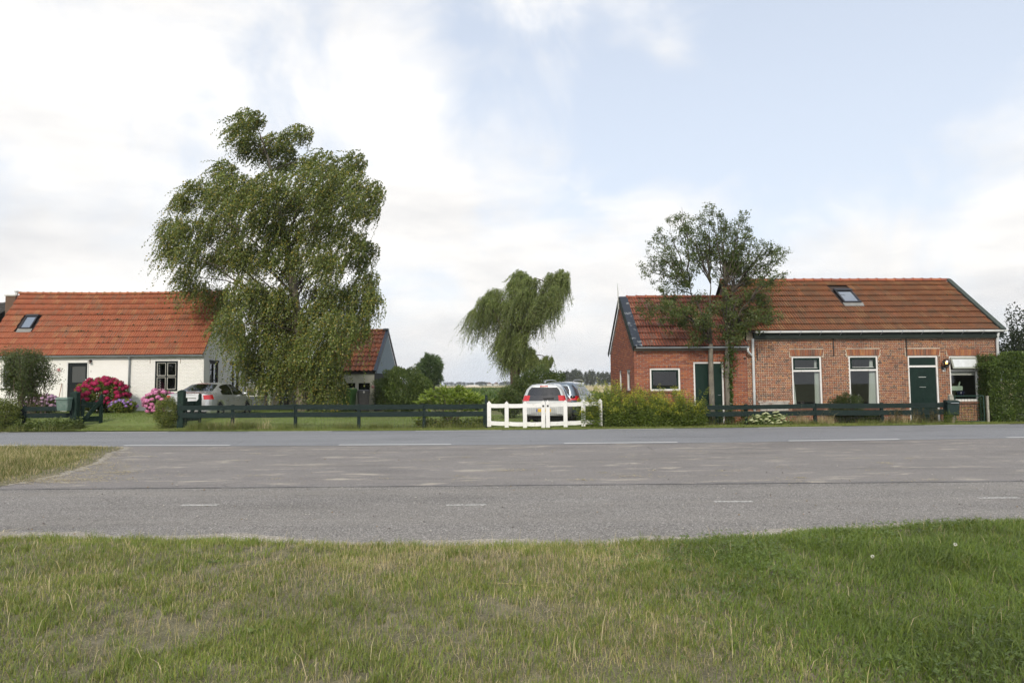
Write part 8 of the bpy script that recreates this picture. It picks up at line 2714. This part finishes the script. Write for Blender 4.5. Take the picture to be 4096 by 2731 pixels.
for i, (a, b) in enumerate(pts_):
    c = A(14, a, b, 23.75 + .2 * rng.uniform(-1, .6))
    o = bpy.data.objects.new('flower_head', smesh); COL.objects.link(o); o.parent = sed
    o.location = tuple(c - np.array(sed.location)); o.scale = (rng.uniform(.7, 1.05), rng.uniform(.7, 1.05), .42); o.rotation_euler = (rng.uniform(.0, .5), rng.uniform(-.3, .3), rng.uniform(0, 6))
n = 2200
C = np.stack([sd0[0] + rng.normal(0, .32, n), 23.85 + rng.normal(0, .12, n), rng.uniform(.03, .36, n)], 1)
mass('foliage', leaves(C, rng.normal(size=(n, 3)) + (0, 0, .5), .07, .04), LEAF, SDL, sed, origin=sed.location)
for i in range(10):
    c = C[i]; MB().tube([(sd0[0] + rng.normal(0, .1), 23.85, -.02), (c[0], c[1], .36)], .007, 5).build('stem', SDL, sed, origin=sed.location)

# ================================================================== the distance
FARL = leafmat('poplar_leaves', [(.060, .075, .040), (.046, .060, .034), (.075, .090, .050)], .2, .6)
FARD = leafmat('far_tree_leaves', [(.045, .055, .035), (.034, .044, .030), (.058, .068, .042)], .15, .6)


def far_mesh(kind, n):
    u = ball(n, .35)
    if kind == 'poplar':
        w = 1.0 - .35 * np.maximum(u[:, 2], 0) - .25 * np.maximum(-u[:, 2], 0)
        C = np.stack([u[:, 0] * .22 * w, u[:, 1] * .22 * w, .54 + u[:, 2] * .46], 1); s_ = .085
    else:
        C = np.stack([u[:, 0] * .48, u[:, 1] * .48, .60 + u[:, 2] * .40], 1); s_ = .15
    C *= 1 + rng.normal(0, .04, C.shape)
    o = mass('crown', leaves(C, rng.normal(size=(n, 3)) + (0, 0, .4), s_, s_ * .7), LEAF, FARL if kind == 'poplar' else FARD)
    me = o.data; bpy.data.objects.remove(o)
    tr = MB().tube([(0, 0, -.02), (.005, 0, .3), (0, 0, .6)], [.022, .018, .008] if kind == 'poplar' else [.045, .035, .015], 6).mesh('trunk')
    tr.materials.append(TWIG)
    return me, tr


POP = [far_mesh('poplar', 620) for _ in range(3)]
RND = [far_mesh('round', 260) for _ in range(3)]


def far_tree(name, px, ytop, Y, tpl, label, group, wide=1.0, z0=0.0):
    b = at(px, 1540, Y)
    H = at(px, ytop, Y)[2] - z0
    t = empty(name, (b[0], Y, z0), rng.uniform(0, 6), label, 'tree', group)
    me, tr = tpl[int(rng.integers(3))]
    for nm, mm_ in (('crown', me), ('trunk', tr)):
        o = bpy.data.objects.new(nm, mm_); COL.objects.link(o); o.parent = t; o.scale = (H * wide, H * wide, H)
    return t


ORD = ('first second third fourth fifth sixth seventh eighth ninth tenth eleventh twelfth thirteenth fourteenth fifteenth sixteenth seventeenth eighteenth nineteenth twentieth').split() + ['twenty ' + q for q in ('first', 'second', 'third', 'fourth')]
pxs = list(np.arange(2206, 2470, 17.0))
for q_, px in enumerate(pxs):
    far_tree('poplar_tree', px + rng.normal(0, 3), 1483 + rng.normal(0, 3.5) + (5 if px < 2260 else 0), 380 + rng.normal(0, 4), POP, ORD[q_] + ' poplar from the left in the row across the stubble field', 'poplars in the far row', rng.uniform(.95, 1.35))
for q_, (x_, y_, w_) in enumerate(((435, 636, 1.2), (460, 655, 1), (510, 630, 1.3), (570, 628, 1.1), (610, 645, 1), (655, 627, 1.4), (710, 630, 1.1), (755, 636, 1), (795, 632, 1.3), (850, 632, 1.0), (885, 627, 1.5), (910, 625, 1.6), (955, 630, 1.3), (1022, 648, 1.2), (1045, 645, 1), (1070, 632, .8), (1090, 650, 1), (1115, 634, .9), (1150, 625, 1.5), (1185, 622, 1.6), (1225, 626, 1.5), (1275, 630, 1.4))):
    far_tree('far_tree', 1600 + x_ * .36139, 1300 + y_ * .36139, 900 + rng.normal(0, 30), RND, ORD[q_] + ' small round tree from the left on the far horizon', 'trees on the horizon', w_ * 1.25)
HW = mat('far_white_wall', (.62, .60, .56), rough=.9, var=.05); HR = mat('far_roof', (.16, .09, .07), rough=.9, var=.1)
for (x_, lab) in ((990, 'tiny pale farmhouse on the horizon, the left one'), (1064, 'tiny pale farmhouse on the horizon, the right one')):
    b = at(1600 + x_ * .36139, 1538, 860)
    fh = empty('far_house', (b[0], 860, 0), 0, lab, 'house', 'houses on the horizon')
    MB().box(-3.2, 3.2, 0, 6, 0, 2.2).build('wall', HW, fh)
    MB().prism([(-3.5, 2.2), (3.5, 2.2), (0, 4.6)], -.2, 6.2, 'y').build('roof', HR, fh)
b = at(1891, 1545, 500)
pt = empty('white_tunnel', (b[0], 500, 0), 0, 'low white covered heap lying in the far field', 'tunnel')
MB().prism([(-5, .05), (5, .05), (4.4, .9), (2.5, 1.35), (-2.5, 1.35), (-4.4, .9)], 0, 3, 'y').build('cover', HW, pt)
MB().box(-5.2, 5.2, -.1, 3.1, .045, .12).build('base', HW, pt)

# ================================================================== air
hz = MB().box(-1600, 1600, -40, 1500, -1.2, 60).build('haze', None)
hm_ = newmat('thin_haze'); t_ = hm_.node_tree
ho = N(t_, 'ShaderNodeOutputMaterial'); hv = N(t_, 'ShaderNodeVolumePrincipled')
hv.inputs['Color'].default_value = (.93, .95, 1.0, 1); hv.inputs['Density'].default_value = .0003; hv.inputs['Anisotropy'].default_value = .25
t_.links.new(hv.outputs[0], ho.inputs['Volume'])
hz.data.materials.append(hm_)
hz['kind'] = 'stuff'; tag(hz, 'thin pale haze over the far fields', 'haze')
